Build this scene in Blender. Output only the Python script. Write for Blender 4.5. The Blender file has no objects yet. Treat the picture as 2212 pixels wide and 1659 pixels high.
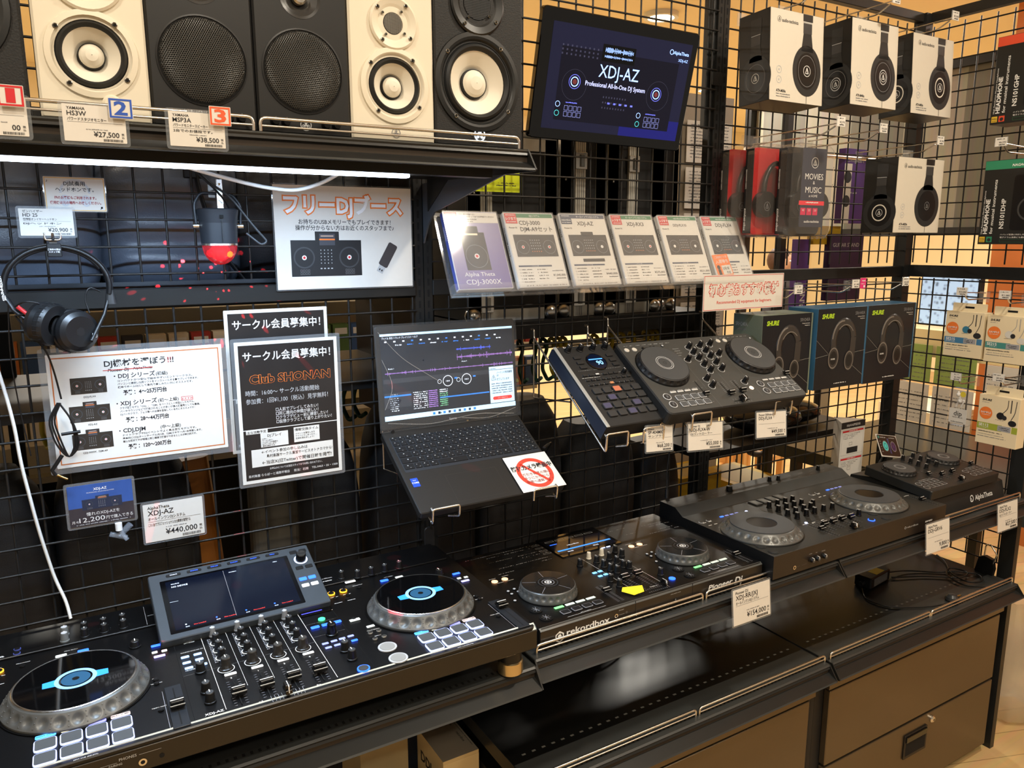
import bpy, math, random
from mathutils import Vector, Matrix
random.seed(7)
PI = math.pi
sc = bpy.context.scene
C = sc.collection

# ------------------------------------------------------------------ camera
def R(a): return math.radians(a)
yaw, pitch, roll = .5367, .1847, -.0017
d = Vector((math.sin(yaw)*math.cos(pitch), math.cos(yaw)*math.cos(pitch), -math.sin(pitch)))
r_ = Vector((math.cos(yaw), -math.sin(yaw), 0)); u_ = r_.cross(d)
r2 = math.cos(roll)*r_ + math.sin(roll)*u_; u2 = -math.sin(roll)*r_ + math.cos(roll)*u_
cam = bpy.data.objects.new('camera', bpy.data.cameras.new('camera')); C.objects.link(cam)
cam.matrix_world = Matrix(((r2.x, u2.x, -d.x, .1057), (r2.y, u2.y, -d.y, -1.6041), (r2.z, u2.z, -d.z, 1.6745), (0, 0, 0, 1)))
cam.data.sensor_width = 36; cam.data.lens = 1652.1/2212*36; cam.data.clip_start = .02; cam.data.clip_end = 60
sc.camera = cam

# ------------------------------------------------------------------ light
w = bpy.data.worlds.new('world'); sc.world = w; w.use_nodes = True
bg = w.node_tree.nodes['Background']; bg.inputs[0].default_value = (1.0, .88, .72, 1); bg.inputs[1].default_value = .2
sc.view_settings.view_transform = 'Standard'; sc.view_settings.look = 'None'
sc.cycles.transparent_max_bounces = 32; sc.cycles.max_bounces = 8
sc.view_settings.exposure = .35; sc.view_settings.gamma = 1
WARM = (1, .90, .74)
def area(name, loc, size, power, col=WARM, rot=(0, 0, 0), sy=None):
    l = bpy.data.lights.new(name, 'AREA'); l.energy = power; l.color = col; l.size = size
    if sy: l.shape = 'RECTANGLE'; l.size_y = sy
    o = bpy.data.objects.new(name, l); C.objects.link(o); o.location = loc; o.rotation_euler = rot; return o
CEIL = 3.1
SPOTS = [(-.6, -1.3, 16), (.55, -1.9, 20), (1.7, -1.2, 21), (.9, -3.2, 17), (2.9, -2.4, 18), (-1.6, -3.0, 14), (3.6, 2.4, 60), (5.6, 4.0, 80), (4.9, -.2, 50), (-3.0, 4.6, 60), (.2, 3.6, 34), (7.6, 1.6, 60)]
for i, (x, y, p) in enumerate(SPOTS):
    area('ceiling_lamp_light', (x, y, CEIL-.04), .16 if y < 0 and x < 3 else .5, p, WARM if i < 6 else (1, .95, .84))

# ------------------------------------------------------------------ helpers
def lin(c):
    return tuple((v/255/12.92 if v/255 <= .04045 else ((v/255+.055)/1.055)**2.4) for v in c)
MATS = {}
def M(name, col=(128, 128, 128), rough=.5, metal=0, emit=0, alpha=1, trans=0, noise=None, bump=None, coat=0, ecol=None, spec=.5, ior=1.45):
    if name in MATS: return MATS[name]
    m = bpy.data.materials.new(name); m.use_nodes = True; nt = m.node_tree; b = nt.nodes['Principled BSDF']
    c = lin(col); I = b.inputs
    I['Base Color'].default_value = (*c, 1); I['Roughness'].default_value = rough; I['Metallic'].default_value = metal
    I['Specular IOR Level'].default_value = spec; I['IOR'].default_value = ior
    if coat: I['Coat Weight'].default_value = coat; I['Coat Roughness'].default_value = .05
    if emit: I['Emission Color'].default_value = (*lin(ecol or col), 1); I['Emission Strength'].default_value = emit
    if trans: I['Transmission Weight'].default_value = trans
    if alpha < 1: I['Alpha'].default_value = alpha
    if noise or bump:
        tc = nt.nodes.new('ShaderNodeTexCoord'); n = nt.nodes.new('ShaderNodeTexNoise')
        sc_, amt = noise or (bump[0], 0)
        n.inputs['Scale'].default_value = sc_; n.inputs['Detail'].default_value = 5
        nt.links.new(tc.outputs['Object'], n.inputs['Vector'])
        if noise:
            mx = nt.nodes.new('ShaderNodeMix'); mx.data_type = 'RGBA'
            mx.inputs[6].default_value = (*[v*(1-amt) for v in c], 1); mx.inputs[7].default_value = (*[min(1, v*(1+amt)) for v in c], 1)
            nt.links.new(n.outputs['Fac'], mx.inputs[0]); nt.links.new(mx.outputs[2], I['Base Color'])
        if bump:
            bp = nt.nodes.new('ShaderNodeBump'); bp.inputs['Strength'].default_value = bump[1]; bp.inputs['Distance'].default_value = .002
            if noise:
                n2 = nt.nodes.new('ShaderNodeTexNoise'); n2.inputs['Scale'].default_value = bump[0]
                nt.links.new(tc.outputs['Object'], n2.inputs['Vector']); n = n2
            nt.links.new(n.outputs['Fac'], bp.inputs['Height']); nt.links.new(bp.outputs[0], I['Normal'])
    MATS[name] = m; return m
blk = M('black_plastic', (17, 17, 18), .42, noise=(40, .15)); blk2 = M('black_gloss', (8, 8, 9), .06, coat=.5)
blk3 = M('black_matte', (26, 26, 27), .6, noise=(60, .15)); rub = M('rubber', (22, 22, 22), .7)
met = M('black_metal', (30, 31, 31), .38, metal=.0, noise=(15, .2)); wire = M('wire_black', (30, 30, 30), .4)
chrome = M('chrome', (226, 222, 214), .27, 1); brushed = M('brushed_disc', (170, 170, 166), .35, .35); steel = M('steel', (150, 150, 146), .3, 1, noise=(30, .2))
wht = M('white_print', (226, 226, 224), .5); paper = M('paper', (216, 213, 206), .6, noise=(90, .03)); ink = M('ink', (35, 35, 38), .6)
gry = M('grey_print', (120, 120, 122), .6); lgry = M('light_grey', (178, 180, 182), .5); dgry = M('dark_grey', (58, 60, 62), .5, noise=(40, .1))
red = M('red_print', (200, 40, 45), .5); orange = M('orange_print', (238, 128, 50), .5); blue = M('blue_print', (45, 85, 180), .5); green = M('green_print', (45, 120, 80), .5)
silver = M('silver_edge', (135, 140, 136), .35, .4); cream = M('cream_plastic', (226, 222, 208), .4)
def clearm(name, a=.14, col=(225, 232, 238), rough=.05):
    """thin clear plastic: see-through with a reflecting skin; a is how much of it is haze"""
    if name in MATS: return MATS[name]
    m = bpy.data.materials.new(name); m.use_nodes = True; nt = m.node_tree; nt.nodes.remove(nt.nodes['Principled BSDF']); out = nt.nodes['Material Output']
    tr = nt.nodes.new('ShaderNodeBsdfTransparent'); gl = nt.nodes.new('ShaderNodeBsdfGlossy'); gl.inputs['Roughness'].default_value = rough; df = nt.nodes.new('ShaderNodeBsdfDiffuse'); df.inputs['Color'].default_value = (*lin(col), 1)
    lw = nt.nodes.new('ShaderNodeLayerWeight'); lw.inputs[0].default_value = .5; pw = nt.nodes.new('ShaderNodeMath'); pw.operation = 'POWER'; pw.inputs[1].default_value = 4; fr = nt.nodes.new('ShaderNodeMath'); fr.operation = 'MULTIPLY_ADD'; fr.inputs[1].default_value = .6; fr.inputs[2].default_value = .045; nt.links.new(lw.outputs['Facing'], pw.inputs[0]); nt.links.new(pw.outputs[0], fr.inputs[0]); m1 = nt.nodes.new('ShaderNodeMixShader'); m1.inputs[0].default_value = a*.35; m2 = nt.nodes.new('ShaderNodeMixShader')
    L = nt.links.new; L(tr.outputs[0], m1.inputs[1]); L(df.outputs[0], m1.inputs[2]); L(fr.outputs[0], m2.inputs[0]); L(m1.outputs[0], m2.inputs[1]); L(gl.outputs[0], m2.inputs[2]); L(m2.outputs[0], out.inputs[0])
    MATS[name] = m; return m
acr = clearm('acrylic', .13); film = clearm('film', .10, (240, 245, 250), .05); lam = clearm('laminate_rim', .3, (200, 208, 215), .15)
def E(name, col, s=2): return M(name, col, .4, emit=s)
eblue = E('led_blue', (40, 90, 255), 2.6); ewht = E('led_white', (190, 205, 255), 1.5); eamb = E('led_amber', (255, 170, 40), 2.2); egrn = E('led_green', (60, 220, 130), 1.6)
ering = E('led_ring', (120, 175, 255), 1.2); epale = E('pad_glow', (175, 190, 250), 1.1); eink = E('screen_white', (210, 220, 235), 1.1)

class MB:
    def __init__(s): s.v = []; s.f = []; s.m = []; s.sm = []; s.mats = []; s.T = Matrix.Identity(4)
    def add(s, vs, fs, mat, smooth=False):
        o = len(s.v); T = s.T
        s.v += [tuple(T @ Vector(p)) for p in vs]
        if mat not in s.mats: s.mats.append(mat)
        k = s.mats.index(mat)
        for f in fs: s.f.append([o+i for i in f]); s.m.append(k); s.sm.append(smooth)
        return s
    def at(s, x=0, y=0, z=0, rx=0, ry=0, rz=0):
        s.T = Matrix.Translation((x, y, z)) @ Matrix.Rotation(R(rz), 4, 'Z') @ Matrix.Rotation(R(rx), 4, 'X') @ Matrix.Rotation(R(ry), 4, 'Y'); return s
    def box(s, x0, y0, z0, x1, y1, z1, mat):
        return s.add([(x0,y0,z0),(x1,y0,z0),(x1,y1,z0),(x0,y1,z0),(x0,y0,z1),(x1,y0,z1),(x1,y1,z1),(x0,y1,z1)],
            [(0,3,2,1),(4,5,6,7),(0,1,5,4),(1,2,6,5),(2,3,7,6),(3,0,4,7)], mat)
    def rr(s, x0, y0, x1, y1, r, n=4):
        pts = []; r = min(r, (x1-x0)/2-1e-5, (y1-y0)/2-1e-5)
        for cx, cy, a in ((x1-r, y0+r, -90), (x1-r, y1-r, 0), (x0+r, y1-r, 90), (x0+r, y0+r, 180)):
            for k in range(n+1): t = R(a+90*k/n); pts.append((cx+r*math.cos(t), cy+r*math.sin(t)))
        return pts
    def prism(s, pts, z0, z1, mat, topmat=None, smooth=False):
        n = len(pts)
        s.add([(x, y, z0) for x, y in pts]+[(x, y, z1) for x, y in pts], [tuple(range(n-1, -1, -1))]+[(i, (i+1) % n, n+(i+1) % n, n+i) for i in range(n)], mat, smooth)
        return s.add([(x, y, z1) for x, y in pts], [tuple(range(n))], topmat or mat)
    def slab(s, x0, y0, z0, x1, y1, z1, mat, r=.004, c=.0015, top=None, open_=False):
        c = min(c, (z1-z0)*.45); rings = []
        for z, i in ((z0, c), (z0+c, 0), (z1-c, 0), (z1, c)):
            rings.append([(x, y, z) for x, y in s.rr(x0+i, y0+i, x1-i, y1-i, max(r-i, .0004))])
        n = len(rings[0]); vs = sum(rings, []); fs = [tuple(range(n-1, -1, -1))]
        for k in range(3): fs += [(k*n+i, k*n+(i+1) % n, (k+1)*n+(i+1) % n, (k+1)*n+i) for i in range(n)]
        s.add(vs, fs, mat)
        return s if open_ else s.add(rings[3], [tuple(range(n))], top or mat)
    def holed(s, outer, holes, z, mat):                     # flat face with round or shaped openings
        from mathutils.geometry import tessellate_polygon
        L = [[Vector((x, y, z)) for x, y in outer]]+[[Vector((x, y, z)) for x, y in h] for h in holes]
        return s.add(sum(L, []), [tuple(f) for f in tessellate_polygon(L)], mat)
    def circ(s, x, y, r, n=48): return [(x+r*math.cos(2*PI*k/n), y+r*math.sin(2*PI*k/n)) for k in range(n)]
    def lathe(s, prof, mat, n=32, x=0, y=0, z=0, mats=None, sx=1, smooth=True, a0=0, a1=360):
        full = a1-a0 >= 360; m = n if full else n+1
        rows = [[(x+sx*r*math.cos(R(a0+(a1-a0)*k/n)), y+r*math.sin(R(a0+(a1-a0)*k/n)), z+h) for k in range(m)] for r, h in prof]
        for j in range(len(prof)-1):
            vs = rows[j]+rows[j+1]; q = n
            s.add(vs, [(i, (i+1) % m, m+(i+1) % m, m+i) for i in range(q)], mats[j] if mats else mat, smooth)
        return s
    def disc(s, r, z, mat, n=32, x=0, y=0, r0=0, sx=1):
        if r0: return s.lathe([(r0, z), (r, z)], mat, n, x, y, sx=sx, smooth=False)
        return s.add([(x+sx*r*math.cos(2*PI*k/n), y+r*math.sin(2*PI*k/n), z) for k in range(n)], [tuple(range(n))], mat)
    def cyl(s, x, y, z0, z1, r, mat, n=20, r1=None, top=None):
        r1 = r if r1 is None else r1
        s.lathe([(r, z0), (r1, z1)], mat, n, x, y); s.disc(r1, z1, top or mat, n, x, y)
        return s.add([(x+r*math.cos(-2*PI*k/n), y+r*math.sin(-2*PI*k/n), z0) for k in range(n)], [tuple(range(n))], mat)
    def tube(s, pts, r, mat, n=8, closed=False, round_=0, flat=1):
        P = [Vector(p) for p in pts]
        if round_:
            Q = [P[0]] if not closed else []
            for i in range(len(P)) if closed else range(1, len(P)-1):
                a, b, c = P[i-1], P[i], P[(i+1) % len(P)]
                la, lc = (a-b), (c-b); q = min(round_, la.length*.45, lc.length*.45)
                p0 = b+la.normalized()*q; p2 = b+lc.normalized()*q
                for k in range(5): t = k/4; Q.append(p0*(1-t)**2+b*2*t*(1-t)+p2*t*t)
            if not closed: Q.append(P[-1])
            P = Q
        N = len(P); T = []
        for i in range(N):
            a = P[i-1] if (i > 0 or closed) else P[i]; b = P[(i+1) % N] if (i < N-1 or closed) else P[i]
            T.append((b-a).normalized())
        up = Vector((0, 0, 1)) if abs(T[0].z) < .9 else Vector((1, 0, 0))
        u = T[0].cross(up).normalized(); vs = []
        for i in range(N):
            u = (u-T[i]*u.dot(T[i])).normalized(); v = T[i].cross(u)
            rr = r[i] if isinstance(r, (list, tuple)) else r
            vs += [tuple(P[i]+u*(rr*math.cos(2*PI*k/n))+v*(rr*flat*math.sin(2*PI*k/n))) for k in range(n)]
        fs = [(i*n+k, i*n+(k+1) % n, ((i+1) % N)*n+(k+1) % n, ((i+1) % N)*n+k) for i in range(N if closed else N-1) for k in range(n)]
        s.add(vs, fs, mat, n > 5)
        if not closed: s.add(vs[:n], [tuple(range(n-1, -1, -1))], mat); s.add(vs[-n:], [tuple(range(n))], mat)
        return s
    def sph(s, x, y, z, r, mat, n=16, sx=1, sy=1, sz=1, t0=-90, t1=90):
        k = n//2; rows = []
        for j in range(k+1):
            t = R(t0+(t1-t0)*j/k); rows.append([(x+sx*r*math.cos(t)*math.cos(2*PI*i/n), y+sy*r*math.cos(t)*math.sin(2*PI*i/n), z+sz*r*math.sin(t)) for i in range(n)])
        vs = sum(rows, [])
        return s.add(vs, [(j*n+i, j*n+(i+1) % n, (j+1)*n+(i+1) % n, (j+1)*n+i) for j in range(k) for i in range(n)], mat, True)
    def rect(s, x0, y0, x1, y1, z, mat): return s.add([(x0, y0, z), (x1, y0, z), (x1, y1, z), (x0, y1, z)], [(0, 1, 2, 3)], mat)
    def frame(s, x0, y0, x1, y1, t, z, mat):
        s.rect(x0, y0, x1, y0+t, z, mat); s.rect(x0, y1-t, x1, y1, z, mat); s.rect(x0, y0+t, x0+t, y1-t, z, mat); return s.rect(x1-t, y0+t, x1, y1-t, z, mat)
    def poly(s, pts, z, mat): return s.add([(x, y, z) for x, y in pts], [tuple(range(len(pts)))], mat)
    def text(s, t, x, y, z, size, mat, al='L', bold=0, wid=None, shear=0, res=2):
        if mat is ink and bold < .012: bold = .012
        vs, fs = glyphs(t, bold, shear, res)
        if not vs: return s
        x0 = min(p[0] for p in vs); x1 = max(p[0] for p in vs); sx = size
        if wid: sx = wid/max(x1-x0, 1e-4)
        off = {'L': -x0, 'C': -(x0+x1)/2, 'R': -x1}[al]
        return s.add([(x+(p[0]+off)*sx, y+p[1]*size, z) for p in vs], fs, mat)
    def outlined(s, t, x, y, z, size, wid, mo, mi, bo, bi):
        g = glyphs(t, bo)[0]; a, c = min(p[0] for p in g), max(p[0] for p in g); sx = wid/(c-a); mid = (a+c)/2
        for m, bo_, dz in ((mo, bo, 0), (mi, bi, .0003)):
            vs, fs = glyphs(t, bo_); s.add([(x+(p[0]-mid)*sx, y+p[1]*size, z+dz) for p in vs], fs, m)
        return s
    def fine(s, x0, y0, x1, z, h, mat, dens=.8):            # a line of print too small to read
        x = x0
        while x < x1-h*.3:
            q = min(h*random.uniform(.35, .9), x1-x)
            if random.random() < dens: s.rect(x, y0+h*random.uniform(0, .25), x+q*.8, y0+h*random.uniform(.65, 1), z, mat)
            x += q
        return s
    def build(s, name, parent=None, loc=None, rot=None, mesh=False):
        me = bpy.data.meshes.new(name); me.from_pydata(s.v, [], s.f)
        for m in s.mats: me.materials.append(m)
        me.polygons.foreach_set('material_index', s.m); me.polygons.foreach_set('use_smooth', s.sm); me.update()
        return me if mesh else inst(name, me, parent, loc, rot)
def inst(name, me, parent=None, loc=None, rot=None, scale=None):
    o = bpy.data.objects.new(name, me); C.objects.link(o)
    if parent: o.parent = parent
    if loc: o.location = loc
    if rot: o.rotation_euler = [R(a) for a in rot]
    if scale: o.scale = scale
    return o
GC = {}
def glyphs(t, bold=0, shear=0, res=2):
    k = (t, bold, shear, res)
    if k not in GC:
        cu = bpy.data.curves.new('t', 'FONT'); cu.body = t; cu.offset = bold; cu.shear = shear; cu.resolution_u = res; cu.fill_mode = 'FRONT'
        o = bpy.data.objects.new('t', cu); me = o.to_mesh()
        GC[k] = ([tuple(v.co) for v in me.vertices], [tuple(p.vertices) for p in me.polygons])
        o.to_mesh_clear(); bpy.data.objects.remove(o); bpy.data.curves.remove(cu)
    return GC[k]
def tag(o, label, cat, group=None):
    o['label'] = label; o['category'] = cat
    if group: o['group'] = group
    return o
def thing(name, label, cat, loc=(0, 0, 0), rot=(0, 0, 0), group=None):
    o = bpy.data.objects.new(name, None); C.objects.link(o); o.location = loc; o.rotation_euler = [R(a) for a in rot]; o.empty_display_size = .05
    return tag(o, label, cat, group)
def struct(o): o['kind'] = 'structure'; return o
def copy_tree(o, parent=None):
    c = o.copy(); C.objects.link(c); c.parent = parent
    for ch in list(o.children): copy_tree(ch, c)
    return c

# ================================================================== setting
def wood(name, c1, c2, sx, sy, rough=.35, rot=0):
    m = bpy.data.materials.new(name); m.use_nodes = True; nt = m.node_tree; b = nt.nodes['Principled BSDF']
    tc = nt.nodes.new('ShaderNodeTexCoord'); mp = nt.nodes.new('ShaderNodeMapping'); mp.inputs['Rotation'].default_value[2] = R(rot)
    br = nt.nodes.new('ShaderNodeTexBrick'); br.inputs['Scale'].default_value = 1; br.inputs['Brick Width'].default_value = sx; br.inputs['Row Height'].default_value = sy
    br.inputs['Mortar Size'].default_value = .0015; br.inputs['Mortar Smooth'].default_value = .3
    br.inputs['Color1'].default_value = (*lin(c1), 1); br.inputs['Color2'].default_value = (*lin(c2), 1); br.inputs['Mortar'].default_value = (*[v*.5 for v in lin(c2)], 1)
    n = nt.nodes.new('ShaderNodeTexNoise'); n.inputs['Scale'].default_value = 3; n.inputs['Detail'].default_value = 8
    m2 = nt.nodes.new('ShaderNodeMapping'); m2.inputs['Scale'].default_value = (1, 14, 1); m2.inputs['Rotation'].default_value[2] = R(rot)
    mx = nt.nodes.new('ShaderNodeMix'); mx.data_type = 'RGBA'; mx.blend_type = 'MULTIPLY'; mx.inputs[0].default_value = .35
    L = nt.links.new; L(tc.outputs['Object'], mp.inputs[0]); L(mp.outputs[0], br.inputs['Vector']); L(tc.outputs['Object'], m2.inputs[0]); L(m2.outputs[0], n.inputs['Vector'])
    L(br.outputs['Color'], mx.inputs[6]); L(n.outputs['Color'], mx.inputs[7]); L(mx.outputs[2], b.inputs['Base Color']); b.inputs['Roughness'].default_value = rough
    return m
fl = wood('floor_boards', (228, 194, 140), (218, 182, 126), 1.2, .11, .4, 20)
wallm = M('cream_wall', (246, 230, 190), .8, noise=(2, .04)); ceilm = M('ceiling_cream', (244, 226, 186), .8, noise=(2, .03))
b = MB(); b.box(-5, -6, -.05, 10, 6.2, 0, fl); struct(b.build('floor'))
b = MB(); b.box(-5, 6.0, 0, 10, 6.2, CEIL, wallm); struct(b.build('wall_back'))
b = MB(); b.box(9.8, -6, 0, 10, 6.0, CEIL, wallm); struct(b.build('wall_right'))
b = MB(); b.box(-5, -6, CEIL, 10, 6.2, CEIL+.05, ceilm); struct(b.build('ceiling'))
stone = wood('stone_panels', (176, 168, 148), (164, 156, 138), .9, .32, .7)

# ceiling downlights: ring + lens, with the lamp that shines below each
for i, (x, y, p) in enumerate(SPOTS):
    t = thing('ceiling_lamp', 'round recessed warm ceiling downlight', 'lamp', (x, y, CEIL-.03), group='recessed downlights in the ceiling')
    b = MB(); b.lathe([(.11, .03), (.11, 0), (.085, 0), (.08, .02)], wht, 24); b.build('trim_ring', t)
    b = MB(); b.disc(.08, .015, E('lamp_lens', (255, 225, 180), 12)); b.build('lens', t)

# ================================================================== display rack
PX = [-.075, .828, 1.728]
rack = thing('display_rack', 'black steel slotted upright frame carrying the wire grids and shelves', 'shelving', (0, 0, 0))
def upright():
    b = MB()
    b.box(-.021, 0, 0, -.001, .03, 2.4, met); b.box(.001, 0, 0, .021, .03, 2.4, met)
    z = .05
    while z < 2.36:
        for x in (-.011, .011): b.box(x-.0025, -.0004, z, x+.0025, 0, z+.016, M('slot_dark', (4, 4, 4), .8))
        z += .025
    return b.build('upright', mesh=True)
um = upright()
for x in PX: inst('upright', um, rack, (x, 0, 0))
b = MB(); b.box(2.62, -.012, 0, 2.657, .03, 2.4, met); b.build('corner_post', rack)
b = MB(); b.box(2.652, -.45, 0, 2.675, -.405, 2.4, met); b.build('end_post', rack)
b = MB(); b.slab(1.683, .012, 1.98, 1.70, .03, 2.4, met, .002); b.slab(1.70, .008, 0, 1.707, .035, 2.4, met, .001); b.build('back_plate', rack)
for x0, x1 in ((-1.0, -.096), (-.054, .807), (.849, 1.707), (1.749, 2.62)):
    for z0, z1 in ((1.553, 1.588), (2.372, 2.4), (.0, .04)):
        b = MB(); b.slab(x0, -.004, z0, x1, .02, z1, met, .002); b.build('crossbar', rack)
for z0, z1 in ((1.553, 1.592), (2.372, 2.402), (.55, .57), (.02, .05)):
    b = MB(); b.box(2.645, -.405, z0, 2.668, -.012, z1, met); b.build('crossbar', rack)
b = MB(); b.slab(1.69, -.004, 2.09, 1.725, -.001, 2.125, met, .002); b.build('clip_plate', rack)

def grid(name, label, x0, x1, z0, z1, xs, zs, side=False):
    b = MB(); rw = .0024
    if side: b.T = Matrix.Translation((2.657, 0, 0)) @ Matrix.Rotation(R(-90), 4, 'Z')
    n0 = math.ceil((x0-xs)/.05); x = xs+.05*n0
    while x < x1: b.tube([(x, .002, z0), (x, .002, z1)], rw, wire, 6); x += .05
    z = zs+.05*math.ceil((z0-zs)/.05)
    while z < z1: b.tube([(x0, -.002, z), (x1, -.002, z)], rw, wire, 6); z += .05
    o = b.build('wire_grid_panel'); tag(o, label, 'wire grid', 'black wire grid panels'); return o
grid('a', 'black wire grid panel behind the bags above the left crossbar', -.054, .807, 1.60, 2.36, 0, .015)
grid('a', 'black wire grid panel behind the left posters below the crossbar', -.054, .807, .64, 1.55, 0, .02)
grid('a', 'black wire grid panel behind the wall screen', .849, 1.707, 1.60, 2.36, .041, .029)
grid('a', 'black wire grid panel behind the open laptop and sampler', .849, 1.707, .64, 1.55, .041, .02)
grid('a', 'black wire grid panel behind the upper boxed headphones', 1.749, 2.62, 1.60, 2.36, .041, .04)
grid('a', 'black wire grid panel behind the lower row of dark headphone boxes', 1.749, 2.62, .64, 1.55, .041, .03)
grid('a', 'end wire grid panel holding the two tall black headphone boxes', .012, .405, 1.60, 2.36, .0164, .045, True)
grid('a', 'end wire grid panel holding the in-ear monitor boxes', .012, .405, .64, 1.55, .0475, .044, True)
grid('a', 'far left wire grid panel cut by the edge of the photo', -.97, -.098, .64, 1.55, -.02, .02)

# ---- shelves: one unit = board with perforations, front ticket rail, end brackets
shelfm = M('shelf_black', (13, 13, 12), .34, noise=(8, .2)); shelff = M('shelf_edge', (52, 54, 54), .38, noise=(12, .15)); hole = M('hole_dark', (3, 3, 3), .9)
def shelf(label, x0, x1, z, yn, yb=-.03, rows=True, grp='black perforated steel shelves', under=.022):
    t = thing('steel_shelf', label, 'shelf', (x0, 0, z), group=grp); W = x1-x0
    b = MB(); b.box(.002, yn+.025, -under, W-.002, yb, 0, shelfm)
    b.rect(.002, yn+.004, W-.002, yn+.088, .0004, shelff)
    n = int(W/.0125)
    for k in range(2, n-1):
        x = k*.0125
        if k % 2 == 0 or True: b.rect(x-.0022, yn+.018, x+.0022, yn+.026, .0008, hole)
        if rows and k % 2: b.rect(x-.005, yn+.105, x+.004, yn+.11, .0008, M('slot_glint', (96, 96, 92), .3))
    b.build('shelf_board', t)
    b = MB(); P = [(yn+.026, 0), (yn+.004, 0), (yn, -.003), (yn+.001, -.006), (yn-.001, -.010), (yn+.004, -.013), (yn+.004, -.021), (yn-.022, -.033), (yn-.024, -.036), (yn-.02, -.037), (yn+.008, -.024), (yn+.026, -.022)]
    b.T = Matrix(((0, 0, 1, 0), (1, 0, 0, 0), (0, 1, 0, 0), (0, 0, 0, 1)))
    n = len(P); cols = [shelff, shelff, met, met, met, M('rail_brown', (60, 52, 44), .25), met, shelff, shelff, met, met, met]
    for i in range(n):
        a, c = P[i], P[(i+1) % n]
        b.add([(a[0], a[1], .003), (c[0], c[1], .003), (c[0], c[1], W-.003), (a[0], a[1], W-.003)], [(0, 1, 2, 3)], cols[i])
    b.build('ticket_rail', t)
    for x in (0, W-.003):
        b = MB(); b.T = Matrix(((0, 0, 1, 0), (1, 0, 0, 0), (0, 1, 0, 0), (0, 0, 0, 1)))
        b.prism([(yn+.026, 0), (yn+.002, 0), (yn-.024, -.035), (yn-.020, -.038), (yb-.1, -.03), (yb, -.09), (yb, 0)][::-1], x, x+.003, met); b.build('bracket', t)
    return t
shelf('black shelf under the largest mixing console, left bay of the counter row', -.07, .828, .877, -.482)
shelf('black shelf carrying the middle console, with chrome guard rails', .830, 1.733, .883, -.472)
shelf('black shelf at the right of the counter row under the small controller', 1.737, 2.64, .883, -.472)
shelf('glossy lower shelf with a coil of grey cable at its back', .830, 1.727, .604, -.478)
shelf('glossy lower shelf with the power adapter and black cables on it', 1.735, 2.64, .604, -.478)
shelf('shelf above the light strip, carrying the row of monitor speakers', -.07, .83, 1.829, -.448)
shelf('far left end of the speaker shelf, cut by the edge of the photo', -.98, -.075, 1.829, -.448)

def guard(label, x0, x1, z, y):
    b = MB(); L = x1-x0; t = thing('guard_rail', label, 'guard rail', (x0, y, z), group='chrome wire guard rails on the shelf edges')
    b.tube([(0, 0, 0), (0, 0, .020), (L, 0, .020), (L, 0, 0)], .0027, chrome, 8, round_=.009); b.build('hoop', t)
    b = MB(); b.tube([(0, 0, .009), (L, 0, .009)], .0019, chrome, 6); b.build('lower_wire', t)
guard('chrome guard rail in front of the middle console, left half', .844, 1.283, .883, -.455)
guard('chrome guard rail running from the middle console to the bay joint', 1.294, 1.731, .883, -.455)
guard('chrome guard rail in front of the two-jog controller', 1.744, 2.18, .883, -.455)
guard('chrome guard rail at the far right of the counter row', 2.19, 2.63, .883, -.455)
guard('chrome guard rail on the lower shelf at the bottom edge of the photo', .85, 1.272, .604, -.462)
guard('chrome guard rail on the lower shelf left of the bay joint', 1.283, 1.722, .604, -.462)
guard('chrome guard rail on the lower shelf right of the bay joint', 1.744, 2.185, .604, -.462)
guard('chrome guard rail at the right end of the lower shelf', 2.193, 2.632, .604, -.462)
guard('chrome guard rail under the 2 and 3 number cards', -.06, .372, 1.829, -.436)
guard('chrome guard rail in front of the right half of the speaker row', .382, .815, 1.829, -.436)

# long bracket that shows lit below the speaker shelf, and the light strip
t = thing('shelf_bracket', 'large blue-lit steel bracket holding the right end of the speaker shelf', 'bracket', (.829, 0, 1.80))
b = MB(); b.T = Matrix(((0, 0, 1, 0), (1, 0, 0, 0), (0, 1, 0, 0), (0, 0, 0, 1)))
b.prism([(0, .0), (0, -.13), (-.025, -.09), (-.06, -.063), (-.16, -.045), (-.33, -.012), (-.40, .0)], 0, .004, M('bracket_steel', (70, 74, 80), .35, noise=(10, .1))); b.build('web_plate', t)
t = thing('light_strip', 'white LED light strip fixed under the speaker shelf', 'light', (-.07, -.34, 1.80))
b = MB(); b.box(0, -.012, -.012, .88, .016, .006, met); b.build('housing', t)
b = MB(); b.slab(.004, -.009, -.018, .72, .011, -.0121, E('led_diffuser', (210, 228, 255), 14), .003); b.build('diffuser', t)
area('strip_light', (.29, -.335, 1.778), .72, 9, (.56, .76, 1), (0, 0, 0), .03)

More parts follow.
